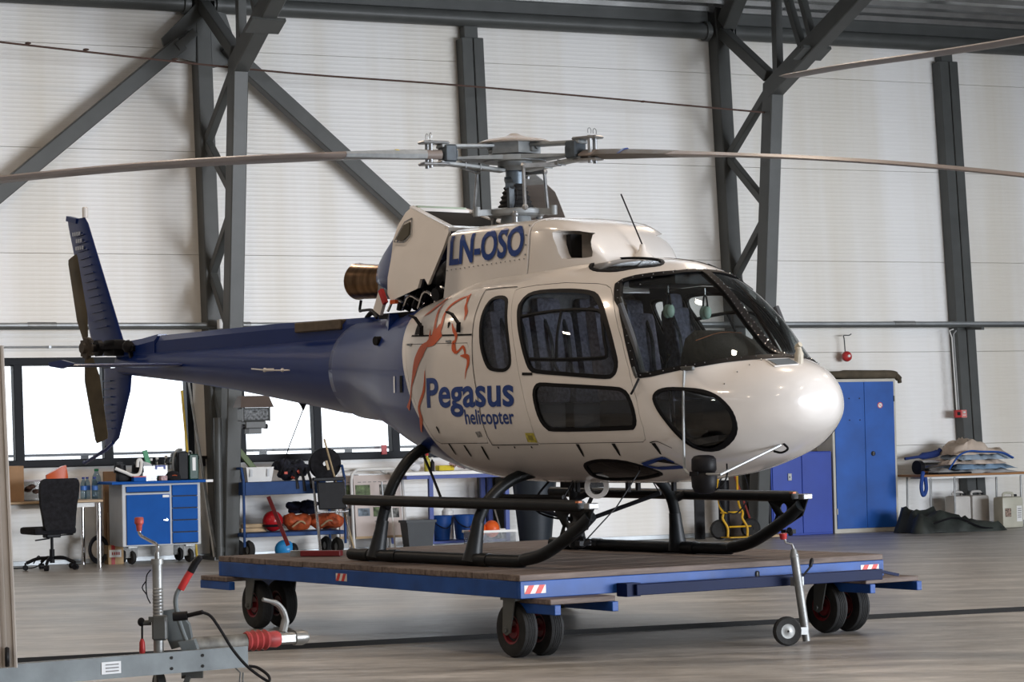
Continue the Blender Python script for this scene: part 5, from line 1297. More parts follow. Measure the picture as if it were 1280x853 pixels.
# red tow-lever lying on the deck at the rear corner (stands on the platform)
rj = thing('deck_lever', 'dark red steel lever with a dark red base bar on the platform rear left corner', 'tool', (0, 0, 0))
MB().bar((-1.80, 20.25, 0.64), (-1.95, 20.25, 1.03), 0.03, 0.03).build('lever', pmat('maroon_steel', (0.13, 0.012, 0.014), 0.5), rj)
MB().box((-1.72, 20.10, 0.584), (0.10, 0.10, 0.045)).build('pivot_block', M_galv, rj)
MB().bar((-1.68, 20.05, 0.585), (-1.36, 19.95, 0.585), 0.07, 0.045, bev=0.006).build('base_bar', MATS['maroon_steel'], rj)

# ------------------------------------------------------------------ foreground trailer drawbar
tl = thing('trailer', 'grey galvanised trailer drawbar with red brake handle and bellows in the foreground', 'trailer', (0, 0, 0))
M_tgrey = pmat('trailer_zinc', (0.13, 0.15, 0.158), 0.5, 0.1, 0.12, 6, 0.06, 40)
A = Vector((-1.55, 14.70, 0.247)); B = Vector((-3.6, 13.14, 0.247)); d = (A-B).normalized(); nr = Vector((d.y, -d.x, 0)); up = Vector((0, 0, 1))
dr = MB()
dr.bar(B, A, 0.006, 0.12, up=(0, 0, 1))
for z in (0.304, 0.190): dr.bar(B+Vector((0, 0, z-0.247))-nr*0.02, A+Vector((0, 0, z-0.247))-nr*0.02, 0.045, 0.006, up=(0, 0, 1))
dr.build('drawbar', M_tgrey, tl)
B2 = B-nr*0.26+Vector((0, 0, 0.0)); A2 = A-nr*0.10
MB().bar(B2, A2-d*0.45, 0.05, 0.10).build('rear_drawbar', M_steel, tl)
hl_ = MB()
for q in (0.30, 0.50):
    for z in (0.275, 0.215): hl_.cyl(A-d*q+nr*0.0035+Vector((0, 0, z-0.247)), A-d*q+nr*0.008+Vector((0, 0, z-0.247)), 0.009, n=10)
hl_.build('bolt_holes', M_slot, tl)
lb = A-d*0.88+nr*0.005+Vector((0, 0, 0.0))
M_lab = pmat('label_white', (0.6, 0.62, 0.64), 0.5)
M_prt = pmat('label_print', (0.15, 0.15, 0.15), 0.6)
MB().bar(lb-d*0.06, lb+d*0.06, 0.004, 0.066).build('rating_label', M_lab, tl)
pr = MB()
for k in range(3): pr.bar(lb-d*0.035+nr*0.004+up*(0.018-0.018*k), lb+d*0.045+nr*0.004+up*(0.018-0.018*k), 0.002, 0.006)
pr.build('label_print', M_prt, tl)
J = Vector((-2.045, 14.60, 0))
MB().cyl(J+up*0.02, J+up*0.79, 0.029, n=20).cyl(J+up*0.79, J+up*0.82, 0.036, n=20).cyl(J+up*0.82, J+up*0.86, 0.014, n=12).build('jockey_tube', M_galv, tl)
rg = MB()
for k in range(16): rg.lathe([(0.029, 0), (0.0315, 0.006), (0.029, 0.012)], J+up*(0.36+0.019*k), (0, 0, 1), 16)
rg.build('thread_rings', M_galv, tl)
MB().tube([J+up*0.86, J+Vector((0.0, 0, 0.90)), J+Vector((-0.05, 0, 0.93)), J+Vector((-0.095, 0, 0.96)), J+Vector((-0.10, 0, 1.0))], 0.009, 10, smooth=4).build('crank', M_chrome, tl)
MB().lathe([(0.014, -0.045), (0.018, -0.01), (0.026, 0.0), (0.026, 0.028), (0.022, 0.034)], J+Vector((-0.10, 0, 1.025)), (0, 0, 1), 18).build('crank_knob', pmat('worn_red', (0.42, 0.07, 0.055), 0.45, 0, 0.2, 30), tl)
MB().tube([J+Vector((-0.035, -0.02, 0.76)), J+Vector((-0.06, -0.02, 0.72)), J+Vector((-0.06, -0.02, 0.62)), J+Vector((-0.04, -0.02, 0.57))], 0.004, 6, smooth=4).tube([J+Vector((-0.06, -0.02, 0.70)), J+Vector((-0.085, -0.02, 0.66)), J+Vector((-0.06, -0.02, 0.62))], 0.004, 6, smooth=3).build('wire_clip', M_black, tl)
MB().cyl(J+up*0.02, J+up*0.12, 0.024, n=16).bar(J+Vector((0, -0.03, 0.12)), J+Vector((0, -0.03, 0.08)), 0.02, 0.05).build('lower_stem', M_steel, tl)
MB().lathe([(0.04, -0.02), (0.085, -0.022), (0.085, 0.022), (0.04, 0.02)], J+Vector((0.0, 0.0, 0.087)), (1, 0.4, 0), 20, closed=True).build('jockey_tyre', M_rubber, tl)
cl_ = MB().box(tuple(J+Vector((0.01, 0, 0.43))), (0.085, 0.085, 0.14), bev=0.01).box(tuple(J+Vector((0.0, -0.02, 0.48))), (0.10, 0.04, 0.03)).cyl(J+Vector((-0.04, 0, 0.46)), J+Vector((-0.09, -0.01, 0.46)), 0.016, n=12); cl_.build('clamp', M_steel, tl)
MB().tube([J+Vector((-0.09, -0.01, 0.46)), J+Vector((-0.092, -0.01, 0.36))], 0.006, 8).ball(tuple(J+Vector((-0.095, -0.01, 0.465))), (0.022, 0.02, 0.026), 12).build('clamp_lever', M_black, tl)
MB().lathe([(0.008, 0.05), (0.016, 0.03), (0.018, -0.02), (0.012, -0.045)], J+Vector((-0.092, -0.01, 0.32)), (0, 0, 1), 12).build('lever_grip', M_red, tl)
C0 = Vector((-1.90, 14.78, 0.30))
MB().prism([(-2.03, 0.52), (-1.95, 0.53), (-1.88, 0.44), (-1.86, 0.33), (-1.98, 0.30), (-2.02, 0.40)], 14.66, 14.74, 'xz').build('bracket', M_tgrey, tl)
MB().tube([(-1.87, 14.6, 0.31), (-1.905, 14.6, 0.40), (-1.935, 14.6, 0.50), (-1.945, 14.6, 0.58), (-1.93, 14.6, 0.635), (-1.90, 14.6, 0.67)], 0.0135, 10, smooth=4).build('brake_lever', M_tgrey, tl)
MB().tube([(-1.915, 14.6, 0.645), (-1.875, 14.6, 0.715), (-1.855, 14.6, 0.745)], 0.021, 12).build('brake_grip', M_red, tl)
MB().tube([(-1.857, 14.6, 0.742), (-1.83, 14.6, 0.79), (-1.80, 14.6, 0.825), (-1.795, 14.6, 0.832)], [0.0215, 0.021, 0.017, 0.008], 12).build('grip_tip', M_black, tl)
MB().prism([(-1.93, 0.35), (-1.84, 0.36), (-1.82, 0.30), (-1.90, 0.28)], 14.56, 14.66, 'xz').build('lever_bracket', M_tgrey, tl)
cp_ = MB().cyl((-1.88, 14.70, 0.315), (-1.575, 14.90, 0.315), 0.048, n=20); cp_.build('damper_tube', pmat('dirty_cast', (0.16, 0.155, 0.14), 0.6, 0.2, 0.3, 12), tl)
e0 = Vector((-1.585, 14.893, 0.320)); ed = Vector((0.84, 0.55, 0)).normalized()
MB().lathe([(0.05, 0.0), (0.058, 0.015), (0.048, 0.03), (0.062, 0.05), (0.048, 0.068), (0.062, 0.088), (0.048, 0.106), (0.062, 0.126), (0.045, 0.15), (0.05, 0.20), (0.042, 0.22)], e0, ed, 24).build('rubber_bellows', pmat('faded_red_rubber', (0.34, 0.045, 0.045), 0.5, 0, 0.2, 14), tl)
e1_ = e0+ed*0.22
MB().bar(e1_-ed*0.02, e1_+ed*0.14, 0.07, 0.065, bev=0.012).lathe([(0.045, 0.0), (0.047, 0.05), (0.035, 0.085), (0.0, 0.10)], e1_+ed*0.10, ed, 20).build('coupling_head', pmat('cast_coupling', (0.25, 0.25, 0.24), 0.35, 0.7, 0.15, 12), tl)
MB().tube([tuple(e1_+ed*0.03+up*0.04), tuple(e1_+ed*0.045+up*0.12), tuple(e1_+ed*0.0+up*0.20), tuple(e1_-ed*0.10+up*0.235)], [0.025, 0.02, 0.017, 0.012], 10, smooth=4).build('coupling_lever', M_galv, tl)
MB().cyl((-1.94, 14.45, 0.50), (-1.86, 14.45, 0.505), 0.026, n=14).cyl((-1.86, 14.45, 0.505), (-1.77, 14.42, 0.525), 0.013, n=10).build('trailer_plug', M_black, tl)
MB().tube([(-1.77, 14.4, 0.526), (-1.72, 14.4, 0.50), (-1.66, 14.4, 0.41), (-1.60, 14.4, 0.31), (-1.52, 14.4, 0.215), (-1.43, 14.4, 0.145), (-1.40, 14.4, 0.135), (-1.41, 14.42, 0.165), (-1.47, 14.45, 0.205), (-1.52, 14.45, 0.215)], 0.0085, 8, smooth=5).build('plug_cable', M_black, tl)
MB().tube([(-1.62, 14.66, 0.19), (-1.59, 14.66, 0.16), (-1.60, 14.66, 0.06), (-1.58, 14.66, 0.06), (-1.575, 14.66, 0.16)], 0.005, 6).build('safety_cable', M_steel, tl)
MB().box((-1.85, 14.55, 0.17), (0.12, 0.04, 0.05)).box((-1.88, 14.53, 0.13), (0.03, 0.04, 0.06), rot=(0, 0.4, 0)).build('underside_bracket', M_steel, tl)
pst = MB(); a0 = Vector((-2.735, 13.72, 0.30)); a1 = Vector((-2.785, 13.72, 2.02))
pst.bar(a0+Vector((-0.02, 0, 0)), a1+Vector((-0.02, 0, 0)), 0.13, 0.055, up=(0, 1, 0), bev=0.004)
pst.bar(a0+Vector((0.054, -0.02, 0)), a1+Vector((0.054, -0.02, 0)), 0.012, 0.03, up=(0, 1, 0))
for k in (-0.04, -0.01, 0.02): pst.bar(a0+Vector((k-0.01, -0.04, 0)), a1+Vector((k-0.01, -0.04, 0)), 0.006, 0.008, up=(0, 1, 0))
pst.build('side_post', pmat('aluminium_profile', (0.50, 0.46, 0.42), 0.4, 0.3, 0.06, 4), tl)
MB().lathe([(0.0, -0.012), (0.05, -0.012), (0.055, 0), (0.05, 0.012), (0.0, 0.012)], (-2.72, 13.66, 0.36), (1, 0.2, 0), 18).build('side_lamp', M_black, tl)
# frame rail joining post and wheel so that the trailer rests on the floor outside the picture
MB().cyl((-3.4, 13.3, 0.0), (-3.4, 13.3, 0.20), 0.03, n=12).build('prop_stand', M_galv, tl)

# ------------------------------------------------------------------ things along the wall
def wt(name, label, cat, s, t, h=0.0, group=None, da=0.0):
    return thing(name, label, cat, fpt(s, t, h), WALL_T+da, group)
M_desk = pmat('beech_laminate', (0.42, 0.30, 0.18), 0.45, 0, 0.08, 5, stretch=(1, 8, 8))
M_card = pmat('cardboard', (0.33, 0.20, 0.11), 0.8, 0, 0.08, 6)
dk = wt('desk', 'long pale desk with wood edged top and chrome legs below the left window', 'desk', -7.2, 0.6)
MB().box((0, 0, 0.785), (2.65, 0.8, 0.028), bev=0.004).build('desk_top', M_desk, dk)
MB().box((0, 0, 0.74), (2.5, 0.66, 0.05)).build('apron', M_white, dk)
for x in (-1.25, 1.28):
    for y in (-0.36, 0.36): MB().cyl((x, y, 0), (x, y, 0.76), 0.028, n=16).build('leg', M_chrome, dk)
bx = wt('cardboard_box', 'tall brown cardboard box at the left end of the desk', 'box', -6.95, 0.55, 0.80)
MB().box((0, 0, 0.21), (0.40, 0.30, 0.42), bev=0.004).build('carton', M_card, bx)
MB().box((0.0, 0, 0.428), (0.04, 0.302, 0.004)).build('tape', pmat('brown_tape', (0.28, 0.16, 0.07), 0.4), bx)
pc = wt('plastic_crate', 'clear plastic storage crate on the desk behind the office chair', 'crate', -6.53, 0.50, 0.80)
cr = MB()
for q in ((0, -0.14, 0.12, 0.44, 0.008, 0.24), (0, 0.14, 0.12, 0.44, 0.008, 0.24), (-0.22, 0, 0.12, 0.008, 0.28, 0.24), (0.22, 0, 0.12, 0.008, 0.28, 0.24), (0, 0, 0.005, 0.44, 0.28, 0.01)): cr.box(q[:3], q[3:])
cr.build('crate_body', glass_mat('milky_plastic', 0.75, 0.2), pc)
MB().box((0, 0, 0.24), (0.47, 0.31, 0.02), bev=0.006).build('crate_rim', pmat('milky_rim', (0.45, 0.42, 0.45), 0.5), pc)
jk = MB()
for k in range(7): jk.ball((random.uniform(-.15, .15), random.uniform(-.08, .08), 0.05+0.02*k), (0.05, 0.05, 0.03), 8)
jk.build('crate_contents', pmat('mixed_parts', (0.28, 0.16, 0.12), 0.7, 0, 0.5, 20), pc)
og = MB().loft([[(x, y*w_, z) for y, z in ((-0.05, 0.0), (-0.04, h_), (0.04, h_), (0.05, 0.0))] for x, h_, w_ in ((-0.13, 0.05, 0.6), (-0.05, 0.09, 1.0), (0.06, 0.15, 1), (0.11, 0.16, 0.8), (0.13, 0.04, 0.6))])
ogo = og.build('orange_case', P_orange, None, fpt(-6.30, 0.50, 1.052), (0, 0, WALL_T)); tag(ogo, 'small orange case lying on the clear crate on the desk', 'case')
# water bottles
M_water = glass_mat('blue_bottle_plastic', 0.82, 0.05, color=(0.75, 0.9, 1.0))
M_capb = pmat('blue_cap', (0.02, 0.04, 0.25), 0.4)
M_blabel = pmat('blue_label', (0.05, 0.15, 0.45), 0.4)
def bottle(s, t, h, lab, sc=1.0, big=False, grp='water bottles on the desk', cap=M_capb):
    b = wt('water_bottle', lab, 'bottle', s, t, h, grp)
    r = 0.033*sc; H = 0.23*sc
    if big: r, H = 0.058, 0.36
    MB().lathe([(r*0.9, 0.0), (r, 0.01), (r, H*0.25), (r*0.93, H*0.30), (r, H*0.35), (r, H*0.62), (r*0.85, H*0.74), (r*0.42, H*0.88), (r*0.40, H*0.93)], n=16).build('bottle_body', M_water, b)
    MB().cyl((0, 0, H*0.92), (0, 0, H), r*0.48, n=12).build('bottle_cap', cap, b)
    if not big: MB().cyl((0, 0, H*0.4), (0, 0, H*0.6), r*1.02, n=16, caps=False).build('bottle_label', M_blabel, b)
bottle(-6.045, 0.42, 0.80, 'small water bottle nearest the office chair on the desk', 1.1)
bottle(-5.975, 0.50, 0.80, 'second small water bottle from the chair on the desk', 1.15)
bottle(-5.905, 0.42, 0.80, 'third small water bottle from the chair on the desk', 1.15)
bottle(-5.85, 0.55, 0.80, 'fourth small water bottle, just behind the large green capped bottle', 1.15)
bottle(-5.79, 0.42, 0.80, 'large clear water bottle with a green cap at the desk end', big=True, grp=None, cap=pmat('green_cap', (0.02, 0.2, 0.08), 0.4))
# office chair
ch = wt('office_chair', 'black upholstered office swivel chair in front of the desk', 'chair', -6.52, 1.35, 0, da=0.12)
bk = [[(x*w_, y0+0.03*abs(x)*-1, z) for x in np.linspace(-0.24, 0.24, 9)]+[(x*w_, y0-0.07, z) for x in np.linspace(0.24, -0.24, 9)] for z, w_, y0 in ((0.47, 0.72, 0.0), (0.52, 0.80, 0.0), (0.62, 0.84, 0.01), (0.75, 0.92, 0.02), (0.90, 1.0, 0.0), (1.0, 1.0, -0.02), (1.05, 0.92, -0.03), (1.07, 0.75, -0.03))]
MB().loft(bk).build('backrest', M_blackmat, ch, sharp=60)
MB().box((-0.03, 0.24, 0.46), (0.52, 0.50, 0.085), bev=0.035).build('seat', M_blackmat, ch)
MB().cyl((0, 0.2, 0.20), (0, 0.2, 0.42), 0.018, n=12).cyl((0, 0.2, 0.08), (0, 0.2, 0.24), 0.03, n=14).build('gas_lift', M_black, ch)
MB().box((0, 0.2, 0.40), (0.18, 0.14, 0.05), bev=0.01).bar((0.05, 0.15, 0.40), (0.22, 0.08, 0.41), 0.02, 0.015).bar((-0.05, 0.15, 0.37), (-0.25, 0.08, 0.355), 0.02, 0.015).build('mechanism', M_black, ch)
for k in range(5):
    a = k*2*math.pi/5+0.35; c, s = math.cos(a), math.sin(a)
    MB().tube([(0.03*c, 0.2+0.03*s, 0.14), (0.17*c, 0.2+0.17*s, 0.135), (0.30*c, 0.2+0.30*s, 0.085)], 0.02, 8, smooth=3).build('base_arm', M_black, ch)
    MB().cyl((0.31*c-0.025*s, 0.2+0.31*s+0.025*c, 0.033), (0.31*c+0.025*s, 0.2+0.31*s-0.025*c, 0.033), 0.032, n=16).cyl((0.31*c, 0.2+0.31*s, 0.05), (0.31*c, 0.2+0.31*s, 0.09), 0.012, n=8).build('caster', M_black, ch)
# hose coil under the desk
co = MB()
for k in range(7): co.tube([(0.135*math.cos(a)*(1-0.03*k)+0.01*k, -0.04+0.016*k, 0.18+0.165*math.sin(a)*(1-0.04*k)) for a in np.linspace(0, 2*math.pi, 24, endpoint=False)], 0.012, 6, closed=True)
coo = co.build('cable_coil', M_black, None, fpt(-5.80, 0.42, 0.005), (0, 0, WALL_T+0.3)); tag(coo, 'black coiled cable standing on the floor beside the desk leg', 'cable')
cb = MB().tube([(0, 0, 0.01), (0.15, 0.05, 0.01), (0.3, 0, 0.012), (0.42, 0.1, 0.06), (0.4, 0.15, 0.14), (0.35, 0.2, 0.05)], 0.008, 6, smooth=5)
tag(cb.build('loose_cable', M_black, None, fpt(-6.95, 0.7, 0.0), (0, 0, WALL_T)), 'thin black cable lying on the floor left of the office chair', 'cable')
c2 = wt('parcel', 'small cardboard parcel with red tape and white label on the floor', 'box', -5.585, 0.42)
MB().box((0, 0, 0.115), (0.19, 0.16, 0.23), bev=0.003).build('carton', pmat('pale_cardboard', (0.48, 0.33, 0.18), 0.8), c2)
MB().box((-0.035, -0.082, 0.115), (0.045, 0.004, 0.232)).build('red_tape', M_red, c2)
MB().box((-0.01, -0.086, 0.13), (0.15, 0.003, 0.09)).build('label', M_white, c2)
me = fit_mesh(text_mesh('USK', 1, 0.02), 0.10, 0.05); me.materials.append(M_red); link('label_lettering', me, c2, (-0.055, -0.089, 0.11), (math.pi/2, 0, 0)) if False else None
for k in range(4): MB().box((-0.045+0.027*k, -0.089, 0.13), (0.016, 0.002, 0.035)).build('label_print', M_red, c2)
for k, (s, hh, w_) in enumerate(((-5.50, 0.62, 0.20), (-5.52, 1.12, 0.16))):
    b = wt('tall_carton', ['lower brown carton board leaning behind the workbench side', 'tall brown carton board against the wall between desk and workbench'][k], 'box', s-0.02*k, 0.22-0.09*k)
    MB().box((0, 0, hh/2), (w_, 0.06, hh), bev=0.003).build('carton', M_card, b)

# workbench
M_wblue = pmat('workbench_blue', (0.006, 0.085, 0.36), 0.6, 0, 0.05, 6, spec=0.12)
M_wgrey = pmat('light_grey_enamel', (0.48, 0.50, 0.52), 0.45, 0, 0.04, 5)
wb = wt('workbench', 'blue and light grey workbench cabinet on casters with five drawers', 'workbench', -5.12, 0.62, 0, da=0.0)
MB().box((0, 0.02, 0.595), (0.98, 0.56, 0.75), bev=0.006).build('cabinet_body', M_wgrey, wb)
MB().box((0, 0.0, 0.985), (1.26, 0.66, 0.032), bev=0.004).build('worktop', M_wblue, wb)
MB().box((0.585, -0.331, 0.985), (0.09, 0.006, 0.030)).build('worktop_edge', M_white, wb)
def drawer(x, w_, z0, z1, nm='drawer'):
    d_ = MB().box((x, -0.268, (z0+z1)/2), (w_, 0.022, z1-z0-0.008), bev=0.003).build(nm, M_wblue, wb)
    MB().box((x, -0.277, z0+0.004), (w_-0.02, 0.014, 0.012)).build('grip_rail', M_dark, d_)
drawer(-0.17, 0.54, 0.865, 0.945)
dd = MB().box((-0.17, -0.268, 0.54), (0.54, 0.022, 0.60), bev=0.003).build('cabinet_door', M_wblue, wb)
MB().cyl((0.05, -0.277, 0.53), (0.05, -0.31, 0.53), 0.014, n=12).bar((0.05, -0.30, 0.53), (0.01, -0.30, 0.53), 0.01, 0.012).build('key_lock', M_chrome, dd)
MB().box((0.05, -0.281, 0.815), (0.08, 0.003, 0.03)).build('door_label', M_white, dd)
zs = [0.24, 0.375, 0.52, 0.665, 0.81, 0.95]
for a, b in zip(zs[:-1], zs[1:]): drawer(0.29, 0.32, a, b)
for x in (-0.36, 0.36):
    for y in (-0.18, 0.22):
        MB().lathe([(0.03, -0.02), (0.075, -0.022), (0.085, 0), (0.075, 0.022), (0.03, 0.02)], (x, y, 0.088), (1, 0.3, 0), 20, closed=True).build('caster_wheel', M_rubber, wb)
        MB().bar((x-0.035, y-0.02, 0.21), (x-0.03, y, 0.085), 0.01, 0.08).bar((x+0.035, y-0.02, 0.21), (x+0.03, y, 0.085), 0.01, 0.08).box((x, y-0.01, 0.212), (0.11, 0.10, 0.015)).build('caster_bracket', M_galv, wb)

# things on the workbench (top at 1.0)
WT_ = 1.002
bn = wt('binocular_case', 'pair of black round cases at the left end of the workbench', 'case', -5.52, 0.78, WT_)
for dx in (-0.08, 0.14):
    MB().cyl((dx, 0, 0.105), (dx, 0, 0.20), 0.075, 0.07, 18).box((dx, 0, 0.22), (0.07, 0.05, 0.03)).build('round_case', M_black, bn)
MB().box((0.03, 0, 0.055), (0.30, 0.14, 0.11), bev=0.02).build('case_base', M_black, bn)
hs = MB().tube([(-0.22, 0, 0.16), (-0.10, 0, 0.11), (0.0, 0, 0.07), (0.08, 0, 0.10), (0.10, 0, 0.24), (0.06, 0, 0.25), (0.05, 0, 0.17)], 0.02, 8, smooth=5)
tag(hs.build('white_hose', M_white, None, fpt(-5.47, 0.90, WT_), (0, 0, WALL_T)), 'white curled plastic hose draped over the left end of the workbench', 'hose')
bb = wt('tool_box', 'small dark red and blue box at the front left of the workbench', 'box', -5.41, 0.92, WT_, da=0.1)
MB().box((0, 0, 0.025), (0.16, 0.08, 0.05), bev=0.004).build('box', M_wblue, bb); MB().box((0, 0, 0.055), (0.16, 0.08, 0.012)).build('lid', M_red, bb)
tb_ = wt('parts_tub', 'clear plastic tub with a blue clip and green contents on the workbench', 'tub', -5.17, 0.70, WT_)
m = MB()
for q in ((0, -0.11, 0.09, 0.30, 0.006, 0.18), (0, 0.11, 0.09, 0.30, 0.006, 0.18), (-0.15, 0, 0.09, 0.006, 0.22, 0.18), (0.15, 0, 0.09, 0.006, 0.22, 0.18), (0, 0, 0.004, 0.30, 0.22, 0.008)): m.box(q[:3], q[3:])
m.build('tub_body', MATS['milky_plastic'], tb_)
MB().box((0.06, -0.115, 0.175), (0.12, 0.02, 0.02)).box((0.01, -0.118, 0.16), (0.02, 0.015, 0.05)).box((0.115, -0.118, 0.16), (0.02, 0.015, 0.05)).build('tub_clip', M_capb, tb_)
MB().box((0.05, -0.03, 0.08), (0.15, 0.10, 0.12), bev=0.02).build('green_contents', pmat('mint_green', (0.12, 0.42, 0.36), 0.6, 0, 0.3, 30), tb_)
MB().box((-0.08, 0.0, 0.19), (0.12, 0.12, 0.06), rot=(0.2, 0.3, 0), bev=0.01).build('white_packet', M_wgrey, tb_)
tr2 = wt('white_tray', 'shallow white tray holding clear bottles at the back of the workbench', 'tray', -4.98, 0.45, WT_)
MB().loft([[(x*s_, y*s_, z) for x, y in ((-0.24, -0.12), (0.24, -0.12), (0.24, 0.12), (-0.24, 0.12))] for z, s_ in ((0.0, 0.9), (0.13, 1.0), (0.13, 0.96), (0.012, 0.86))]).build('tray_body', M_white, tr2)
for k, (ds, dt) in enumerate(((-0.14, 0.03), (-0.04, -0.04), (0.05, 0.03), (0.14, -0.03))):
    b = wt('spray_bottle', 'clear plastic bottle in the white tray, %s from the green folder side' % ('first second third fourth'.split()[k]), 'bottle', -4.98+ds, 0.45+dt, WT_+0.014, 'bottles in the white tray')
    MB().lathe([(0.035, 0.0), (0.04, 0.02), (0.04, 0.13+0.02*k), (0.015, 0.20+0.015*k), (0.013, 0.23+0.015*k)], n=14).build('bottle_body', M_clear, b)
    MB().cyl((0, 0, 0.225+0.015*k), (0, 0, 0.255+0.015*k), 0.018, n=10).build('bottle_cap', M_white, b)
pb = MB(); rng = random.Random(3)
for i in range(5): pb.ball((rng.uniform(-.05, .05), rng.uniform(-.03, .03), 0.30+0.03*i), (0.055-0.006*i, 0.04, 0.04), 10)
gf_ = MB().box((0, 0, 0.12), (0.06, 0.03, 0.24), rot=(0, -0.25, 0), bev=0.003)
tag(gf_.build('green_folder', pmat('folder_green', (0.015, 0.24, 0.09), 0.4), None, fpt(-5.17, 0.48, WT_+0.13), (0, 0, WALL_T)), 'bright green folder leaning upright at the back of the workbench', 'folder')
cpb = wt('cap', 'black baseball cap lying on the workbench', 'cap', -4.95, 0.80, WT_)
MB().ball((0, 0, 0.03), (0.10, 0.09, 0.085), 18).build('crown', M_blackmat, cpb)
MB().loft([[(x, y, z) for x, y, z in ((-0.08, -0.06, 0.03), (0.06, -0.07, 0.03), (0.06, -0.07, 0.018), (-0.08, -0.06, 0.018))], [(-0.07, -0.15, 0.02), (0.03, -0.16, 0.02), (0.03, -0.16, 0.01), (-0.07, -0.15, 0.01)]]).build('brim', M_blackmat, cpb)
MB().tube([(-0.03, -0.075, 0.055), (0.0, -0.082, 0.062), (0.03, -0.078, 0.055)], 0.005, 6).build('cap_print', P_orange, cpb)
sb = wt('small_pack', 'small white and red pack beside the cap on the workbench', 'box', -5.09, 0.86, WT_, da=0.3)
MB().box((0, 0, 0.03), (0.09, 0.06, 0.06), bev=0.004).build('pack', pmat('pack_pink', (0.5, 0.35, 0.36), 0.5, 0, 0.4, 40), sb)
for s, w_, h_, mat_, lab in ((-4.80, 0.13, 0.34, M_black, 'tall black equipment case standing on the workbench'), (-4.665, 0.12, 0.31, pmat('dark_green_case', (0.012, 0.05, 0.035), 0.4), 'dark green case with a white label at the right end of the workbench')):
    b = wt('equipment_case', lab, 'case', s, 0.62, WT_)
    MB().box((0, 0, h_/2), (w_, 0.28, h_), bev=0.012).build('shell', mat_, b)
    MB().tube([(0, -0.06, h_), (0, -0.05, h_+0.03), (0, 0.05, h_+0.03), (0, 0.06, h_)], 0.009, 8, smooth=3).build('carry_handle', M_galv, b)
    if 'green' in lab: MB().box((0, -0.142, 0.19), (0.04, 0.003, 0.16)).build('case_label', M_white, b)
gh = wt('grey_hose', 'grey looped tube hanging over the black case on the workbench', 'hose', -4.88, 0.66, WT_)
MB().tube([(0, 0, 0.0), (-0.02, 0, 0.18), (0.0, 0, 0.30), (0.04, 0, 0.36), (0.10, 0, 0.365)], 0.018, 8, smooth=5).build('tube', M_galv, gh)

# poles leaning by the truss
for s0, s1, t1, h, r, mt, lab in ((-4.56, -4.60, 0.16, 2.1, 0.016, pmat('yellow_rod', (0.55, 0.38, 0.05), 0.5), 'yellow rod leaning on the wall left of the left truss column'),
                              (-4.31, -4.52, 0.20, 2.2, 0.016, M_galv, 'bright steel tube leaning on the wall beside the yellow rod'),
                              (-4.34, -4.46, 0.17, 1.9, 0.012, M_white, 'thin white rod leaning on the wall by the truss base')):
    tag(MB().cyl(fpt(s0, 0.50, 0.0), fpt(s1, t1-0.04, h), r, n=10).build('leaning_rod', mt), lab, 'rod')
tbx = wt('tall_duct', 'dark vertical duct beside the left truss base', 'duct', -4.22, 0.62, 0)
MB().cyl((-0.09, 0, 0.01), (-0.09, 0, 1.75), 0.05, n=14).cyl((-0.09, 0, 0.10), (-0.09, 0, 0.16), 0.058, n=14).build('duct_pipe', M_steel, tbx)
hk_ = MB().box((0, -0.02, 0), (0.22, 0.05, 0.04)).box((-0.06, -0.05, -0.06), (0.03, 0.04, 0.10)).box((0.06, -0.05, -0.06), (0.03, 0.04, 0.10))
hro = hk_.build('hook_rail', M_black, None, wpt(-4.36, 0.06, 1.26), WROT); tag(hro, 'short black hook rail on the wall above the workbench right end', 'rail')
# floodlight on the truss post
fdl = wt('floodlight', 'box floodlight with sloping brown hood on the left truss post', 'lamp', -4.13, 1.42, 1.56)
fm_ = MB(); fm_.loft([[(-0.16, -0.13, 0.30), (0.16, -0.13, 0.30), (0.16, 0.10, 0.30), (-0.16, 0.10, 0.30)], [(-0.21, -0.17, 0.30), (0.21, -0.17, 0.30), (0.21, 0.12, 0.30), (-0.21, 0.12, 0.30)], [(-0.15, -0.02, 0.44), (0.20, -0.02, 0.44), (0.20, 0.12, 0.44), (-0.15, 0.12, 0.44)]])
fm_.build('hood', pmat('brown_hood', (0.11, 0.085, 0.075), 0.5), fdl)
MB().box((0, -0.02, 0.215), (0.34, 0.20, 0.16), bev=0.012).build('lamp_housing', M_steel, fdl)
MB().box((0, -0.125, 0.215), (0.31, 0.012, 0.13), bev=0.004).build('lamp_glass', pmat('prismatic_lens', (0.14, 0.15, 0.16), 0.5, 0.0, 0.5, 30, spec=0.2), fdl)
fb_ = MB()
for x in (-0.17, 0.17): fb_.box((x, -0.12, 0.215), (0.012, 0.03, 0.17))
fb_.box((0, -0.02, 0.09), (0.26, 0.18, 0.09), bev=0.01).box((0, 0.0, 0.02), (0.16, 0.16, 0.08)); fb_.build('lamp_bracket', M_steel, fdl)
for x in (-0.14, 0.14): MB().cyl((x-0.02, -0.06, 0.07), (x+0.02, -0.06, 0.07), 0.03, n=12).build('clamp_knob', M_black, fdl)

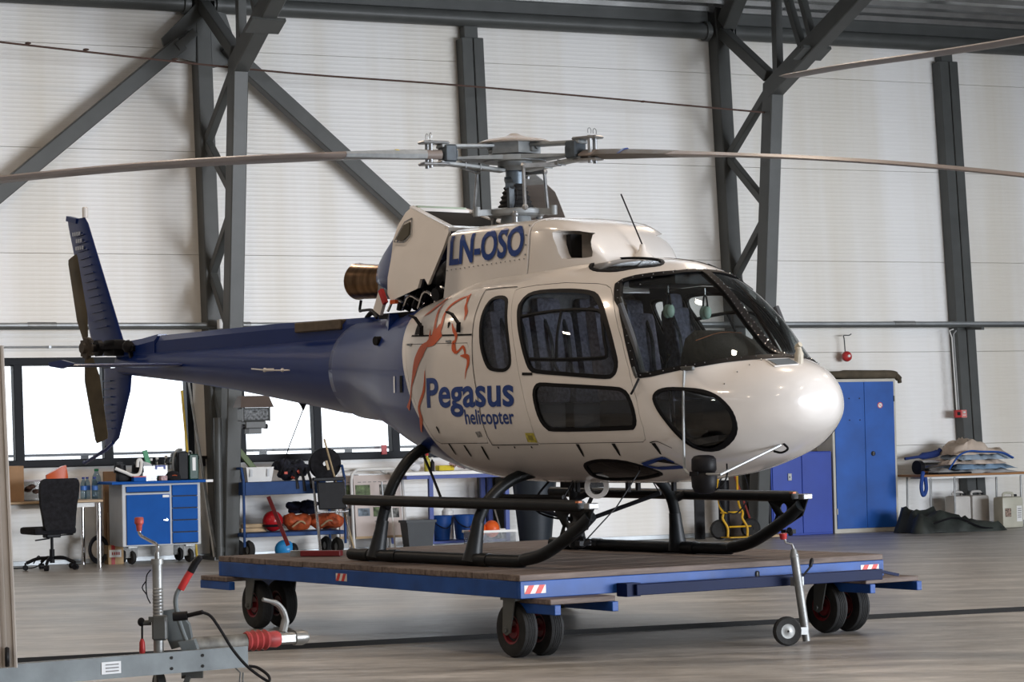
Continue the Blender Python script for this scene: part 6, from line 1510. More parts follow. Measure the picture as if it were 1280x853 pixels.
# blue shelf trolley
M_tblue = pmat('trolley_blue', (0.025, 0.06, 0.17), 0.6, 0, 0.1, 6, spec=0.15)
tt_ = wt('shelf_trolley', 'blue two shelf trolley with wheels under the second window', 'trolley', -3.42, 0.62)
for z, h_ in ((0.87, 0.16), (0.30, 0.05)): MB().box((0, 0, z), (1.28, 0.56, h_), bev=0.006).build('shelf', M_tblue, tt_)
for x in (-0.66, 0.66):
    MB().tube([(x, -0.27, 0.16), (x, -0.27, 0.98), (x, -0.20, 1.12), (x, 0.20, 1.12), (x, 0.27, 0.98), (x, 0.27, 0.16)], 0.018, 8).build('end_frame', M_tblue, tt_)
    for y in (-0.2, 0.2):
        MB().lathe([(0.05, -0.03), (0.10, -0.035), (0.12, 0), (0.10, 0.035), (0.05, 0.03)], (x*0.88, y, 0.121), (1, 0.15, 0), 22, closed=True).build('wheel', M_rubber, tt_)
        MB().lathe([(0.0, -0.02), (0.052, -0.02), (0.052, 0.02), (0.0, 0.02)], (x*0.88, y, 0.121), (1, 0.15, 0), 16).build('wheel_hub', M_galv, tt_)
SH = 0.952; SL = 0.327
tu = wt('white_bin', 'white plastic bin with clips on the trolley top shelf', 'bin', -3.82, 0.62, SH)
MB().loft([[(x*s_, y*s_, z) for x, y in ((-0.18, -0.15), (0.18, -0.15), (0.18, 0.15), (-0.18, 0.15))] for z, s_ in ((0.0, 0.85), (0.18, 1.0), (0.18, 0.94), (0.012, 0.8))]).build('bin_body', M_white, tu)
for x in (-0.12, 0.10): MB().box((x, -0.155, 0.11), (0.03, 0.012, 0.09)).build('bin_clip', M_wgrey, tu)
pp_ = MB().box((0, 0, 0), (0.07, 0.05, 0.34), rot=(0, -0.7, 0), bev=0.006); ppo = pp_.build('green_folder', pmat('green_yellow_folder', (0.10, 0.14, 0.05), 0.5), None, fpt(-3.90, 0.50, SH+0.27), (0, 0, WALL_T)); ppo.name = 'long_folder'; tag(ppo, 'dark green long folder leaning in the white bin on the trolley', 'folder')
bg_ = wt('harness_bag', 'black rucksack with straps heaped on the trolley top shelf', 'bag', -3.25, 0.62, SH)
hb_ = MB(); rng = random.Random(11)
for k in range(12): hb_.ball((rng.uniform(-.22, .18), rng.uniform(-.1, .1), 0.07+rng.uniform(0, .12)), (rng.uniform(.07, .12), 0.09, rng.uniform(.05, .09)), 12)
crumple(hb_, 0.05, 11.0, 2.0); hb_.build('bag_body', pmat('bag_black', (0.012, 0.013, 0.022), 0.85, 0, 0.5, 20, 0.5, 60), bg_, sharp=70)
for k in range(4): MB().tube([(-0.15+0.09*k, -0.18, 0.16), (-0.14+0.09*k, -0.27, 0.02), (-0.13+0.09*k, -0.29, -0.10-0.03*(k % 2))], 0.02, 6, smooth=4, sy=0.3).build('strap', M_black, bg_)
for k, q in enumerate(((-0.24, -0.16, 0.10), (-0.16, -0.19, 0.04), (-0.08, -0.18, 0.11))): MB().box(q, (0.04, 0.02, 0.03), rot=(0, 0.5*k, 0)).build('red_buckle', pmat('buckle_red', (0.5, 0.06, 0.03), 0.5), bg_)
rl_ = wt('foam_reel', 'large black reel disc standing on the trolley top shelf', 'reel', -2.93, 0.66, SH)
MB().lathe([(0.03, -0.08), (0.185, -0.08), (0.20, -0.06), (0.20, 0.06), (0.185, 0.08), (0.03, 0.08)], (0, 0, 0.20), (0.25, 1, 0.0), 36, closed=True).build('reel_disc', M_blackmat, rl_)
MB().box((0.0, -0.09, 0.18), (0.03, 0.02, 0.12), rot=(0, -0.25, 0)).build('reel_tab', pmat('tan_strip', (0.45, 0.35, 0.22), 0.6), rl_)
hm = wt('helmet', 'round red helmet on the trolley lower shelf', 'helmet', -3.60, 0.58, SL)
MB().ball((0, 0, 0.13), (0.13, 0.12, 0.13), 22).build('helmet_shell', pmat('helmet_red', (0.36, 0.01, 0.015), 0.25), hm)
MB().lathe([(0.125, 0.0), (0.133, 0.02), (0.125, 0.03)], (0, 0, 0.06), (0, 0, 1), 22).build('rim', M_black, hm)
for k, (s, rx, lab) in enumerate(((-3.28, 0.19, 'orange bag beside the red helmet on the trolley lower shelf'), (-2.90, 0.22, 'orange bag at the right end of the trolley lower shelf'))):
    b = wt('orange_bag', lab, 'bag', s, 0.56, SL); rng = random.Random(k)
    m = MB().ball((0, 0, 0.105), (rx, 0.14, 0.105), 28)
    for i in range(6): m.ball((rng.uniform(-.14, .14), -0.06+rng.uniform(-.03, .03), 0.07+rng.uniform(0, .09)), (0.08, 0.07, 0.055), 16)
    crumple(m, 0.055, 9.0, k*3.1)
    m.build('bag_body', pmat('bag_orange', (0.42, 0.08, 0.025), 0.6, 0, 0.3, 12, 0.4, 30), b, sharp=70)
    MB().tube([(-0.1, -0.12, 0.05), (0.0, -0.16, 0.12), (0.1, -0.12, 0.06)], 0.012, 6, smooth=4).build('drawstring', M_desk, b)
jm = MB(); rng = random.Random(5)
for k in range(9): jm.ball((rng.uniform(-.17, .12), rng.uniform(-.06, .06), 0.04+rng.uniform(0, .08)), (0.10, 0.08, 0.05), 12)
crumple(jm, 0.06, 9.0, 5.0); tag(jm.build('folded_jacket', pmat('navy_cloth', (0.008, 0.012, 0.035), 0.9, 0, 0.4, 15, 0.5, 50), None, fpt(-3.15, 0.58, SL+0.205), (0, 0, WALL_T), sharp=70), 'navy jacket bundled on top of the orange bags', 'jacket')
for k, (s, z, a) in enumerate(((-3.84, 0.0, 0.1), (-3.80, 0.052, -0.15))):
    tag(MB().box((0, 0, 0.025), (0.34, 0.10, 0.048), rot=(0, 0, a), bev=0.004).build('wood_block', M_wood, None, fpt(s, 0.50, SL+z), (0, 0, WALL_T)), ['pale wooden block at the left of the trolley lower shelf', 'upper wooden block lying across another on the trolley shelf'][k], 'block', 'wood blocks on the trolley')
bh = wt('blue_helmet', 'bright blue helmet lying on the floor under the shelf trolley', 'helmet', -3.62, 1.05, 0.0)
MB().ball((0, 0, 0.12), (0.125, 0.12, 0.12), 20).build('helmet_shell', pmat('sky_blue', (0.02, 0.22, 0.52), 0.3), bh); MB().ball((0.10, -0.03, 0.11), (0.06, 0.09, 0.09), 14).build('helmet_liner', M_black, bh)
# folding chair + broom
fc = wt('folded_chair', 'folded black seated chrome chair leaning against the shelf trolley', 'chair', -3.03, 1.12, 0)
for x in (-0.20, 0.20):
    MB().cyl((x+0.02, -0.08, 0.0), (x, 0.10, 0.98), 0.012, n=10).build('leg', M_chrome, fc)
    MB().cyl((x+0.08, 0.03, 0.0), (x-0.01, 0.05, 0.95), 0.012, n=10).build('rear_leg', M_chrome, fc)
MB().box((0.0, -0.02, 0.76), (0.36, 0.03, 0.34), rot=(-0.18, 0, 0), bev=0.01).build('seat_panel', M_black, fc)
MB().box((0.0, 0.07, 0.965), (0.42, 0.04, 0.05), bev=0.01).build('top_rail', M_black, fc); MB().box((0, 0.04, 0.93), (0.10, 0.006, 0.015)).build('maker_tag', M_white, fc)
MB().cyl((-0.19, -0.04, 0.56), (0.21, -0.04, 0.56), 0.011, n=8).build('cross_bar', M_chrome, fc)
br = wt('broom', 'wooden broom handle leaning behind the folded chair', 'broom', -2.80, 1.18, 0)
MB().cyl((0.05, 0, 0.06), (-0.19, 0.36, 1.46), 0.013, n=10).build('handle', pmat('broom_wood', (0.35, 0.27, 0.16), 0.6), br)
MB().box((0.06, 0, 0.03), (0.26, 0.06, 0.05), bev=0.006).build('broom_head', M_black, br)

# two framed posters in bent tube stands
def poster_stand(s, t, lab):
    o = wt('poster_stand', lab, 'sign stand', s, t, 0, 'poster stands against the wall')
    def lean(z): return 0.10*z
    for x in (-0.36, 0.36):
        pass
    MB().tube([(-0.36, 0, 0.0), (-0.35, lean(.9), 0.92), (-0.33, lean(1.0), 1.01), (-0.26, lean(1.05), 1.06), (0.26, lean(1.05), 1.06), (0.33, lean(1.0), 1.01), (0.35, lean(.9), 0.92), (0.36, 0, 0.0)], 0.020, 10).build('tube_frame', M_white, o)
    M_paper = pmat('poster_paper', (0.55, 0.48, 0.45), 0.6, 0, 0.05, 3)
    bd = MB().box((0, 0.065, 0.60), (0.64, 0.014, 0.78), rot=(-0.10, 0, 0)).build('poster', M_paper, o)
    ph = [pmat('photo_green', (0.10, 0.14, 0.06), 0.6, 0, 0.6, 14), pmat('photo_grey', (0.13, 0.13, 0.12), 0.6, 0, 0.7, 20), pmat('photo_sky', (0.22, 0.28, 0.34), 0.6, 0, 0.4, 10)]
    for k, (x, z, w_, h_) in enumerate(((-0.20, 0.80, 0.20, 0.13), (0.14, 0.80, 0.22, 0.13), (-0.20, 0.52, 0.16, 0.10), (0.02, 0.52, 0.18, 0.12), (0.20, 0.50, 0.16, 0.12))):
        MB().box((x, 0.065+0.1*(z-0.6)-0.010, z), (w_, 0.004, h_), rot=(-0.10, 0, 0)).build('poster_photo', ph[k % 3], o)
    l_ = MB()
    for k in range(8): l_.box((-0.24+0.07*k, 0.065+0.03-0.008, 0.90), (0.045, 0.003, 0.008), rot=(-0.10, 0, 0))
    l_.box((0, 0.065-0.02-0.010, 0.40), (0.12, 0.003, 0.008), rot=(-0.10, 0, 0)); l_.build('poster_text', M_prt, o)
    MB().box((0, 0.02, 0.20), (0.66, 0.02, 0.03)).build('lower_rail', M_wood, o)
    MB().box((0, 0.105, 0.97), (0.5, 0.012, 0.06)).build('top_panel', M_galv, o)
poster_stand(-2.10, 0.42, 'white tube poster stand with landscape photos, the front one of two'); poster_stand(-2.26, 0.28, 'white tube poster stand half hidden behind the front poster stand')
for k, (s, c) in enumerate(((-2.10, M_conduit), (-1.99, M_white))):
    tag(MB().cyl(fpt(s, 0.65, 0.0), fpt(s-0.01, 0.52, 0.9-0.1*k), 0.010, n=8).build('thin_rod', c), ['thin grey rod standing in front of the poster stand', 'thin white rod right of the grey rod by the poster stand'][k], 'rod')

# blue legged table with buckets
M_bleg = pmat('blue_bench_leg', (0.03, 0.06, 0.28), 0.45)
be = wt('wash_table', 'table with blue steel legs and white top behind the near skid', 'table', -1.15, 0.52)
MB().box((0, 0, 0.995), (1.52, 0.60, 0.045), bev=0.005).build('table_top', M_white, be); MB().box((0, 0, 0.95), (1.46, 0.56, 0.05)).build('table_frame', M_bleg, be)
for x in (-0.72, -0.40, 0.66):
    for y in (-0.26, 0.26):
        if x == -0.72 and y < 0: continue
        if x == -0.40 and y > 0: continue
        MB().box((x, y, 0.54), (0.055, 0.055, 0.88)).build('leg', M_bleg, be)
        MB().cyl((x, y-0.02, 0.05), (x, y+0.02, 0.05), 0.05, n=14).build('caster', M_wgrey, be)
MB().box((0.12, 0, 0.115), (1.10, 0.54, 0.03)).build('lower_shelf', M_bleg, be)
TP = 1.018
cm_ = MB(); rng = random.Random(9)
for k in range(8): cm_.ball((rng.uniform(-.05, .05), rng.uniform(-.04, .04), 0.05+0.028*k), (0.085-0.007*k, 0.07, 0.05), 10)
crumple(cm_, 0.04, 12.0, 1.0); tag(cm_.build('white_cloth', pmat('white_cloth', (0.68, 0.68, 0.70), 0.9, 0, 0.05, 6, 0.4, 25), None, fpt(-1.68, 0.55, TP), (0, 0, WALL_T), sharp=70), 'white cloth bundle at the left end of the blue legged table', 'cloth')
for k, (s, h_, r_, c, lab) in enumerate(((-1.47, 0.20, 0.04, pmat('yellow_bottle', (0.42, 0.36, 0.04), 0.4), 'yellow bottle next to the white cloth on the table'), (-1.40, 0.15, 0.03, M_black, 'short black bottle beside the yellow bottle'))):
    b = wt('spray_can', lab, 'bottle', s, 0.50, TP)
    MB().lathe([(r_, 0), (r_, h_*0.75), (r_*0.4, h_*0.9), (r_*0.4, h_)], n=14).build('can_body', c, b); MB().cyl((0, 0, h_), (0, 0, h_+0.03), r_*0.5, n=10).build('nozzle', M_red if k == 0 else M_white, b)
tag(MB().box((0, 0, 0.035), (0.22, 0.14, 0.07), bev=0.02).build('yellow_sponge', pmat('sponge_yellow', (0.62, 0.50, 0.04), 0.8), None, fpt(-1.19, 0.42, TP), (0, 0, WALL_T)), 'yellow sponge box on the table below the belly', 'sponge')
pk = MB(); rng = random.Random(2)
for k in range(6): pk.ball((rng.uniform(-.16, .16), rng.uniform(-.05, .05), 0.05+rng.uniform(0, .05)), (0.07, 0.06, 0.05), 10)
crumple(pk, 0.05, 12.0, 4.0); tag(pk.build('plastic_bag', glass_mat('bag_film', 0.7, 0.15, color=(1, 0.85, 0.85)), None, fpt(-0.98, 0.56, TP), (0, 0, WALL_T)), 'crumpled clear plastic bag on the table right of the sponge', 'bag')
def bucket(s, t, lab, c=M_cblue):
    b = wt('bucket', lab, 'bucket', s, t, 0.135, 'blue buckets under the table')
    MB().lathe([(0.0, 0.008), (0.105, 0.008), (0.135, 0.29), (0.145, 0.29), (0.148, 0.305), (0.138, 0.312), (0.128, 0.30), (0.10, 0.0), (0.0, 0.0)], n=28).build('bucket_body', c, b, sharp=40)
    MB().tube([(-0.14, -0.02, 0.28), (-0.10, -0.10, 0.20), (0, -0.15, 0.15), (0.10, -0.10, 0.20), (0.14, -0.02, 0.28)], 0.006, 6, smooth=4).build('bail_handle', M_black, b)
bucket(-1.29, 0.50, 'blue bucket under the table, left one next to the dark bin'); bucket(-0.96, 0.46, 'blue bucket under the table, right one by the front cross tube')
tag(MB().lathe([(0.07, 0), (0.075, 0.02), (0.075, 0.36), (0.03, 0.42), (0.025, 0.46)], n=16).build('white_canister', M_white, None, fpt(-1.12, 0.32, 0.135), (0, 0, 0)), 'white canister standing behind the blue buckets', 'canister')
wbn = wt('waste_bin', 'dark grey square waste bin in front of the blue legged table', 'bin', -1.83, 1.0)
rg_ = lambda z, a: [(x*a, y*a, z) for x, y in ((-0.19, -0.12), (0.19, -0.12), (0.19, 0.12), (-0.19, 0.12))]
MB().loft([rg_(0, 0.78), rg_(0.39, 1.0), rg_(0.39, 1.08), rg_(0.42, 1.08), rg_(0.42, 0.95), rg_(0.03, 0.74)]).build('bin_body', pmat('charcoal_plastic', (0.035, 0.04, 0.045), 0.5), wbn)
tt2 = wt('plastic_tote', 'clear plastic tote with orange helmets behind the near skid', 'crate', -0.93, 1.20)
m = MB()
for q in ((0, -0.17, 0.13, 0.56, 0.008, 0.26), (0, 0.17, 0.13, 0.56, 0.008, 0.26), (-0.28, 0, 0.13, 0.008, 0.34, 0.26), (0.28, 0, 0.13, 0.008, 0.34, 0.26), (0, 0, 0.005, 0.56, 0.34, 0.01)): m.box(q[:3], q[3:])
m.build('tote_body', MATS['milky_plastic'], tt2); MB().box((0, -0.178, 0.255), (0.60, 0.02, 0.03)).box((0, 0.178, 0.255), (0.60, 0.02, 0.03)).build('tote_rim', M_white, tt2)
for k, x in enumerate((-0.16, 0.03)):
    h2 = wt('orange_helmet', ['orange safety helmet in the clear tote, left one', 'orange safety helmet in the clear tote, right one'][k], 'helmet', -0.93+x, 1.20, 0.16, 'orange helmets in the tote')
    MB().ball((0, 0, 0.12), (0.10, 0.11, 0.11), 18).build('helmet_shell', pmat('safety_orange', (0.75, 0.12, 0.02), 0.35), h2); MB().lathe([(0.10, 0), (0.125, 0.0), (0.10, 0.015)], (0, 0, 0.10), (0, 0, 1), 18).build('helmet_brim', MATS['safety_orange'], h2)
# dark tub + white hose behind
dt = wt('dark_tub', 'large dark plastic tub standing behind the front cross tube', 'tub', -0.10, 0.80)
MB().lathe([(0.0, 0.0), (0.20, 0.0), (0.30, 0.98), (0.32, 1.0), (0.29, 1.0), (0.0, 0.9)], n=28).build('tub_body', pmat('slate_plastic', (0.02, 0.026, 0.034), 0.45), dt)
bp2 = wt('blue_post', 'blue steel post leaning on the wall right of the wash table', 'post', -0.60, 0.28)
MB().box((0, 0, 0.6), (0.06, 0.05, 1.2)).build('post', M_bleg, bp2)
pl3 = MB().cyl(fpt(-0.32, 0.35, 0.0), fpt(-0.52, 0.05, 1.15), 0.012, n=8).build('squeegee_pole', M_white); tag(pl3, 'white pole leaning by the wall between the skids', 'pole')

# gas bottle hand truck
M_yt = pmat('yellow_frame', (0.62, 0.36, 0.02), 0.4, 0, 0.1, 8)
hd2 = wt('gas_cylinder', 'black gas cylinder strapped on the yellow hand truck', 'gas cylinder', 2.78, 0.66, 0.04)
MB().lathe([(0.0, 0), (0.070, 0.0), (0.075, 0.02), (0.075, 0.72), (0.06, 0.82), (0.035, 0.94), (0.03, 0.98)], n=20).build('cylinder_body', M_black, hd2)
MB().lathe([(0.075, 0.75), (0.062, 0.84), (0.038, 0.92)], n=20).build('cylinder_shoulder', M_white, hd2); MB().cyl((0, 0, 0.97), (0, 0, 1.05), 0.022, n=10).cyl((-0.04, 0, 1.03), (0.06, 0, 1.03), 0.014, n=8).build('valve', M_galv, hd2)
yt = wt('hand_truck', 'yellow tubular hand truck with two black wheels under the nose', 'hand truck', 2.74, 0.92)
for x, b in ((-0.15, -0.02), (0.15, 0.0)):
    MB().tube([(x+0.03, 0.10, 1.10), (x, 0.08, 0.95), (x, 0.06, 0.50), (x+0.04, 0.02, 0.36), (x+0.02, 0.0, 0.28), (x+0.02+0.06, -0.02, 0.16), (x+0.08, -0.02, 0.03)], 0.016, 8, smooth=4).build('side_tube', M_yt, yt)
for z in (0.36, 0.92, 1.08): MB().cyl((-0.13, 0.05, z), (0.17, 0.05, z), 0.014, n=8).build('cross_tube', M_yt, yt)
MB().cyl((-0.05, -0.02, 0.17), (0.30, 0.0, 0.17), 0.012, n=8).build('axle', M_yt, yt); MB().box((0.05, -0.10, 0.035), (0.40, 0.26, 0.012), bev=0.003).build('toe_plate', M_yt, yt)
for x in (-0.13, 0.34):
    MB().lathe([(0.04, -0.03), (0.11, -0.035), (0.135, 0), (0.11, 0.035), (0.04, 0.03)], (x, 0.08, 0.137), (0.4, 1, 0), 24, closed=True).lathe([(0.0, -0.02), (0.05, -0.02), (0.05, 0.02), (0, 0.02)], (x, 0.08, 0.137), (0.4, 1, 0), 16).build('wheel', M_rubber, yt)
MB().tube([(-0.05, -0.05, 0.95), (-0.22, -0.08, 0.75), (-0.20, -0.08, 0.45), (0.0, -0.12, 0.35), (0.2, -0.1, 0.55), (0.16, -0.1, 0.85), (-0.02, -0.08, 0.9)], 0.010, 8, smooth=6).build('gas_hose', M_black, yt)
lb1 = wt('brown_board', 'dark brown board leaning behind the yellow hand truck', 'board', 3.04, 0.40)
MB().box((0, 0, 0.52), (0.26, 0.03, 1.04), rot=(-0.12, 0, 0)).build('board', pmat('brown_board', (0.055, 0.04, 0.032), 0.7, 0, 0.2, 6), lb1)
lb2 = wt('black_board', 'black panel leaning on the wall left of the yellow hand truck', 'board', 2.52, 0.45)
MB().box((0, 0, 0.48), (0.14, 0.04, 0.96)).build('board', M_black, lb2)
rp = MB().cyl(fpt(3.16, 0.85, 0.02), fpt(2.92, 0.50, 1.18), 0.016, n=8).build('red_pole', pmat('maroon_paint', (0.20, 0.03, 0.025), 0.5)); tag(rp, 'dark red pole leaning right of the yellow hand truck', 'pole')
tag(MB().box((0, 0, 0.03), (0.42, 0.16, 0.035), bev=0.004).build('floor_plank', M_wood, None, fpt(3.25, 0.95, 0.0), (0, 0, WALL_T)), 'short wooden plank on the floor beside the hand truck', 'plank')

# lockers
M_lblue = pmat('locker_blue', (0.02, 0.055, 0.34), 0.4, 0, 0.06, 3); M_lblue2 = pmat('locker_bright_blue', (0.012, 0.09, 0.38), 0.4, 0, 0.14, 2.2); M_cream = pmat('cream_enamel', (0.50, 0.48, 0.42), 0.5, 0, 0.05, 4)
k1 = wt('low_cabinet', 'low dark blue two door cabinet beneath the helicopter nose', 'cabinet', 4.08, 0.32)
MB().box((0, 0, 0.57), (0.97, 0.44, 1.14), bev=0.006).build('cabinet_body', M_lblue, k1)
for x in (-0.235, 0.235):
    d_ = MB().box((x, -0.225, 0.575), (0.462, 0.018, 1.10), bev=0.004).build('cabinet_door', M_lblue, k1)
    if x > 0: MB().box((-0.20, -0.24, 0.80), (0.06, 0.014, 0.10), bev=0.004).lathe([(0.012, 0), (0.012, 0.02)], (-0.20+0, -0.246, 0.80), (0, -1, 0), 10).build('latch', M_galv, d_)
MB().box((-0.515, 0, 0.55), (0.03, 0.46, 1.12)).build('side_strip', M_black, k1)
k2 = wt('tall_cabinet', 'tall bright blue two door cabinet with cream frame right of the nose', 'cabinet', 5.15, 0.28)
MB().box((0, 0, 1.065), (1.05, 0.42, 2.13), bev=0.005).build('cabinet_body', M_cream, k2)
for x in (-0.245, 0.245):
    d_ = MB().box((x, -0.215, 1.075), (0.485, 0.016, 2.03), bev=0.004).build('cabinet_door', M_lblue2, k2)
    for z in (0.3, 1.85): MB().box((x+0.22*(1 if x > 0 else -1)+0.02*(1 if x > 0 else -1), -0.226, z), (0.012, 0.01, 0.08)).build('hinge', M_cream if z < 1 else M_dark, d_)
    if x > 0:
        MB().lathe([(0.033, 0), (0.033, 0.012), (0.0, 0.014)], (0.12, -0.223, 1.09), (0, -1, 0), 20).build('latch', M_black, d_); MB().box((0.12, -0.242, 1.09), (0.016, 0.012, 0.05), bev=0.003).build('latch_handle', M_chrome, d_)
        MB().lathe([(0.042, 0), (0.042, 0.003), (0.0, 0.003)], (0.255, -0.2235, 1.76), (0, -1, 0), 24).build('warning_sign', M_refr, d_)
        MB().lathe([(0.032, 0), (0.032, 0.004), (0.0, 0.004)], (0.255, -0.2245, 1.76), (0, -1, 0), 20).build('sign_field', M_white, d_)
        MB().bar((0.232, -0.230, 1.784), (0.278, -0.230, 1.736), 0.008, 0.003).bar((0.24, -0.2295, 1.755), (0.268, -0.2295, 1.762), 0.006, 0.002).build('sign_bar', M_refr, d_)
    else:
        hq = MB()
        for hx_ in (-0.25, -0.08):
            for hz_ in (1.86, 1.56): hq.cyl((hx_, -0.222, hz_), (hx_, -0.226, hz_), 0.010, n=8)
        hq.build('bolt_holes', M_slot, d_)
rt = wt('rolled_tarp', 'rolled olive brown tarpaulin lying on the tall blue cabinet', 'tarpaulin', 5.20, 0.28, 2.132)
M_olive = pmat('olive_canvas', (0.085, 0.068, 0.045), 0.85, 0, 0.15, 6, 0.3, 40)
MB().tube([(-0.62, -0.05, 0.06), (-0.3, -0.10, 0.065), (0.2, -0.08, 0.06), (0.50, -0.10, 0.055), (0.58, -0.14, 0.0), (0.585, -0.16, -0.06)], [0.05, 0.062, 0.062, 0.06, 0.045, 0.03], 14, smooth=6).build('tarp_roll', M_olive, rt)
MB().tube([(-0.6, 0.10, 0.055), (0.5, 0.08, 0.06)], 0.055, 14).build('tarp_roll', M_olive, rt)

# table on the right with cloths
t3 = wt('side_table', 'wood topped table with steel tube legs at the right edge', 'table', 6.72, 0.62)
MB().box((0, 0, 0.765), (1.92, 0.70, 0.03), bev=0.004).build('table_top', pmat('orange_wood', (0.33, 0.16, 0.06), 0.45, 0, 0.1, 5, stretch=(1, 8, 8)), t3)
MB().box((0, -0.1, 0.735), (1.7, 0.4, 0.03)).build('table_frame', M_white, t3)
for x in (-0.80, -0.40, 0.72):
    for y in (-0.30, 0.28): MB().cyl((x, y, 0), (x+0.01, y, 0.74), 0.014, n=8).build('leg', M_galv, t3)
TQ = 0.782
cloths = []
rng = random.Random(21)
cl_cols = [(0.42, 0.42, 0.42), (0.20, 0.30, 0.42), (0.55, 0.46, 0.39), (0.34, 0.42, 0.50), (0.55, 0.46, 0.38)]
labs = ['grey white folded cloth at the bottom of the pile on the side table', 'pale blue folded sheet second from the bottom of the cloth pile', 'cream folded sheet in the middle of the cloth pile', 'light blue folded sheet second from the top of the cloth pile', 'cream crumpled sheet peaked on top of the cloth pile']
def cloth(w_, d_, h_, seed, peak=0, slope=0):
    r_ = random.Random(seed); n, m_ = 16, 10; top = []; mb = MB(); vs = []
    ph = [r_.uniform(0, 6) for _ in range(6)]
    def hgt(u, v):
        e = min(1, (1-abs(u)**4)*(1-abs(v)**4)*3)
        return h_*(1-slope*(u+1)/2)*e*(0.75+0.18*math.sin(7*u+ph[0]+3*v)+0.12*math.sin(13*v+ph[1])+0.10*math.sin(17*u+ph[2]))+peak*max(0, 1-abs(u+0.25)*1.4)*e
    for i in range(n+1):
        for j in range(m_+1):
            u = -1+2*i/n; v = -1+2*j/m_; e = 1+0.05*math.sin(5*v+ph[3])+0.04*math.sin(9*u+ph[4])
            vs.append((u*w_/2*e, v*d_/2*e, max(0.004, hgt(u, v))))
    N_ = (n+1)*(m_+1); fs = []
    for i in range(n):
        for j in range(m_):
            a = i*(m_+1)+j; fs.append((a, a+m_+1, a+m_+2, a+1))
    vb = [(x, y, 0) for x, y, z in vs]
    rim = [i*(m_+1) for i in range(n+1)]+[n*(m_+1)+j for j in range(1, m_+1)]+[i*(m_+1)+m_ for i in range(n-1, -1, -1)]+[j for j in range(m_-1, 0, -1)]
    k = len(vs); vs2 = vs+[vb[i] for i in rim]; L_ = len(rim)
    for a in range(L_): fs.append((rim[a], rim[(a+1) % L_], k+(a+1) % L_, k+a))
    fs.append(tuple(range(k, k+L_))); mb.add(vs2, fs); return crumple(mb, 0.045, 9.0, seed*0.7)
z = TQ
for k, (w_, d_, h_, ds) in enumerate(((1.35, 0.60, 0.07, 0.0), (0.98, 0.55, 0.09, 0.22), (1.05, 0.5, 0.08, 0.05), (0.95, 0.52, 0.09, 0.22), (0.90, 0.5, 0.10, 0.15))):
    pm = pmat('cloth_%d' % k, cl_cols[k], 0.9, 0, 0.12, 5, 0.4, 22)
    o = cloth(w_, d_, h_, k+40, 0.14 if k == 4 else 0).build('folded_cloth', pm, None, fpt(6.70+ds, 0.62, z), (0, 0, WALL_T+rng.uniform(-.08, .08)), sharp=60); tag(o, labs[k], 'cloth', 'cloths piled on the side table'); z += h_*0.78
tag(MB().tube([(-0.35, -0.32, 0.0), (-0.30, -0.34, 0.08), (-0.18, -0.34, 0.20), (0.0, -0.32, 0.25), (0.2, -0.3, 0.24), (0.55, -0.30, 0.22), (0.75, -0.3, 0.14)], 0.022, 8, smooth=5, sy=0.6).build('blue_strap', pmat('strap_blue', (0.02, 0.08, 0.32), 0.6), None, fpt(6.55, 0.66, TQ+0.06), (0, 0, WALL_T)), 'blue strap looped over the front of the cloth pile', 'strap')
tag(MB().tube([(-0.3, 0, 0.0), (0.0, 0, 0.03), (0.22, 0, 0.06), (0.30, 0, 0.12)], [0.02, 0.05, 0.05, 0.03], 10, smooth=4).build('blue_roll', pmat('navy_roll', (0.012, 0.03, 0.14), 0.7), None, fpt(6.15, 0.42, TQ+0.22), (0, 0, WALL_T)), 'dark blue rolled bag lying behind the cloths near the column', 'bag')
tr3 = wt('steel_tube_roll', 'short shiny steel duct with a black end on the side table', 'tube', 5.98, 0.72, TQ)
MB().cyl((-0.10, 0, 0.10), (0.42, 0.10, 0.10), 0.09, n=26).build('duct', M_chrome, tr3)
MB().cyl((-0.15, -0.01, 0.10), (-0.08, 0, 0.10), 0.098, n=26).build('end_cap', M_black, tr3)
tag(MB().tube([(0.0, 0, 0.02), (-0.03, -0.02, -0.05), (-0.05, -0.02, -0.20), (-0.02, -0.02, -0.30), (0.03, -0.02, -0.22), (0.02, -0.02, -0.05)], 0.028, 8, smooth=5).build('blue_rope', pmat('rope_blue', (0.02, 0.06, 0.25), 0.8), None, fpt(5.755, 1.0, TQ+0.02), (0, 0, WALL_T)), 'blue rope bundle hanging from the left end of the side table', 'rope')
bkb = MB().box((0, 0, 0.012), (0.60, 0.22, 0.024), rot=(0, 0, 0.1), bev=0.004); tag(bkb.build('black_pouch', M_black, None, fpt(6.3, 0.86, TQ), (0, 0, WALL_T)), 'flat black pouch at the front edge of the side table', 'pouch')
def can(s, t, lab, liq, w_=0.30, h_=0.46):
    o = wt('jerrycan', lab, 'jerrycan', s, t, 0, 'jerrycans under the side table')
    MB().box((0, 0, h_/2), (w_, 0.24, h_), bev=0.045).build('can_body', liq, o, sharp=50)
    MB().tube([(-0.08, 0, h_-0.01), (-0.07, 0, h_+0.045), (0.07, 0, h_+0.045), (0.08, 0, h_-0.01)], 0.018, 8, smooth=3).build('can_handle', liq, o)
    MB().cyl((w_*0.32, 0, h_), (w_*0.32, 0, h_+0.03), 0.03, n=14).build('can_cap', M_black, o)
    return o
M_can = pmat('white_hdpe', (0.52, 0.50, 0.47), 0.45); M_can2 = pmat('yellowish_hdpe', (0.46, 0.45, 0.37), 0.4)
can(6.72, 0.42, 'left white jerrycan under the side table', M_can); can(7.05, 0.40, 'middle white jerrycan under the side table', M_can)
c3 = can(7.20, 0.95, 'yellowish jerrycan with printed labels in front of the other jerrycans', M_can2, 0.36, 0.44)
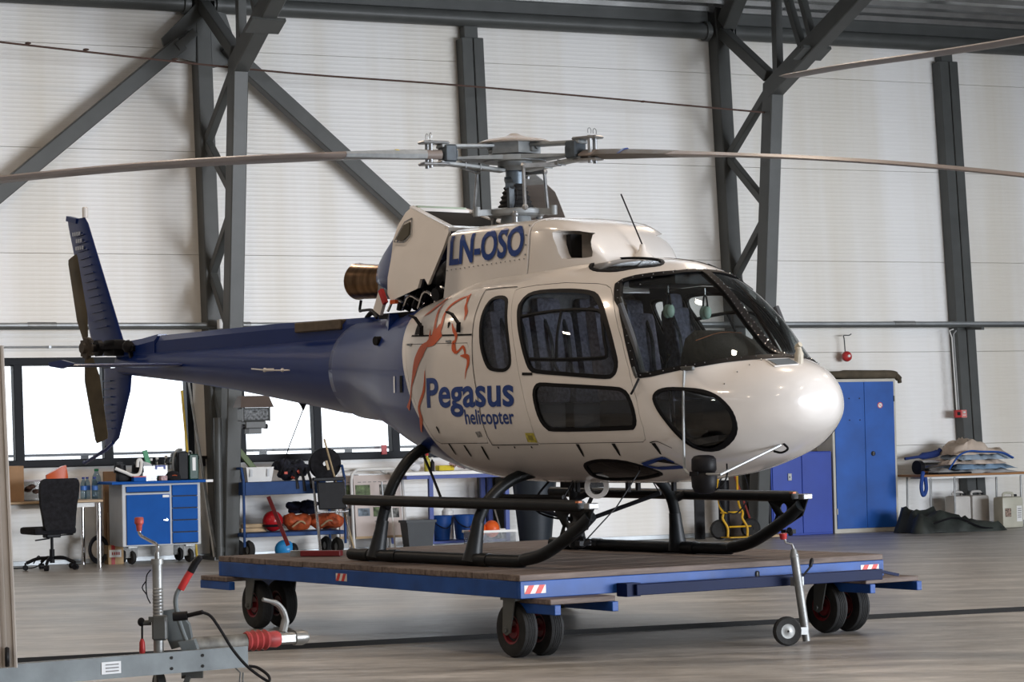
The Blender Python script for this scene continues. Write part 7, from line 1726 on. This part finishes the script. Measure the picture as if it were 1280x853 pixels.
MB().box((0.10, -0.122, 0.20), (0.09, 0.004, 0.22)).build('can_label', M_white, c3)
for k in range(5): MB().box((0.10, -0.125, 0.27-0.03*k), (0.06, 0.002, 0.010)).build('label_print', M_prt, c3)
MB().box((-0.09, -0.122, 0.22), (0.10, 0.003, 0.12)).build('can_print', pmat('print_maroon', (0.25, 0.18, 0.14), 0.6, 0, 0.5, 60), c3)
# dark tarp bag on the floor
tp = cloth(1.50, 0.70, 0.40, 77, 0.0, 0.78); tpo = tp.build('tarp_bundle', pmat('dark_olive_tarp', (0.028, 0.034, 0.030), 0.55, 0, 0.4, 3, 0.5, 14), None, fpt(5.98, 1.25, 0.0), (0, 0, WALL_T), sharp=60); tag(tpo, 'dark olive tarpaulin bundle on the floor before the side table', 'tarpaulin')
rp2 = MB().tube([(-0.5, -0.30, 0.12), (-0.1, -0.33, 0.20), (0.3, -0.33, 0.06), (0.62, -0.32, 0.03)], 0.014, 6, smooth=5).build('tarp_strap', M_black, tpo)
# blue stool leg assembly at the right edge
bs = wt('step_stool', 'blue and black step stool cut by the right edge of the picture', 'stool', 7.66, 1.25)
for x in (-0.16, 0.16): MB().bar((x-0.05, -0.1, 0.0), (x+0.08, 0.08, 0.44), 0.03, 0.03).build('leg', M_steel, bs)
MB().box((0.05, 0, 0.44), (0.40, 0.26, 0.03), bev=0.006).build('step', M_wblue, bs); MB().box((0.12, 0.06, 0.24), (0.30, 0.03, 0.30)).build('blue_panel', M_lblue, bs)
for x in (-0.21, 0.11): MB().box((x, -0.11, 0.02), (0.06, 0.05, 0.04)).build('foot', M_black, bs)
# second helicopter's drooping blade reaching in from the right
rb = MB(); pts_ = [(2.80, 25.0, 4.93), (3.05, 22.6, 4.68), (3.38, 20.2, 4.42), (3.66, 18.0, 4.19), (3.86, 14.0, 3.76)]
pc_ = catmull([Vector(p) for p in pts_], 5); rr2 = []
for i, p in enumerate(pc_):
    d = (pc_[min(i+1, len(pc_)-1)]-pc_[max(i-1, 0)]).normalized(); sd = d.cross(Vector((0, 0, 1))).normalized(); upv = sd.cross(d)
    rr2.append([tuple(p+sd*0.13*u+upv*0.022*v) for u, v in ((-1, 0), (-0.4, 0.8), (0.4, 1), (1, 0.1), (1, -0.1), (0.4, -1), (-0.4, -0.8))])
rbo = rb.loft(rr2).build('spare_rotor_blade', P_blade, None, sharp=60); tag(rbo, 'long brown rotor blade reaching in from the upper right behind the truss', 'rotor blade')
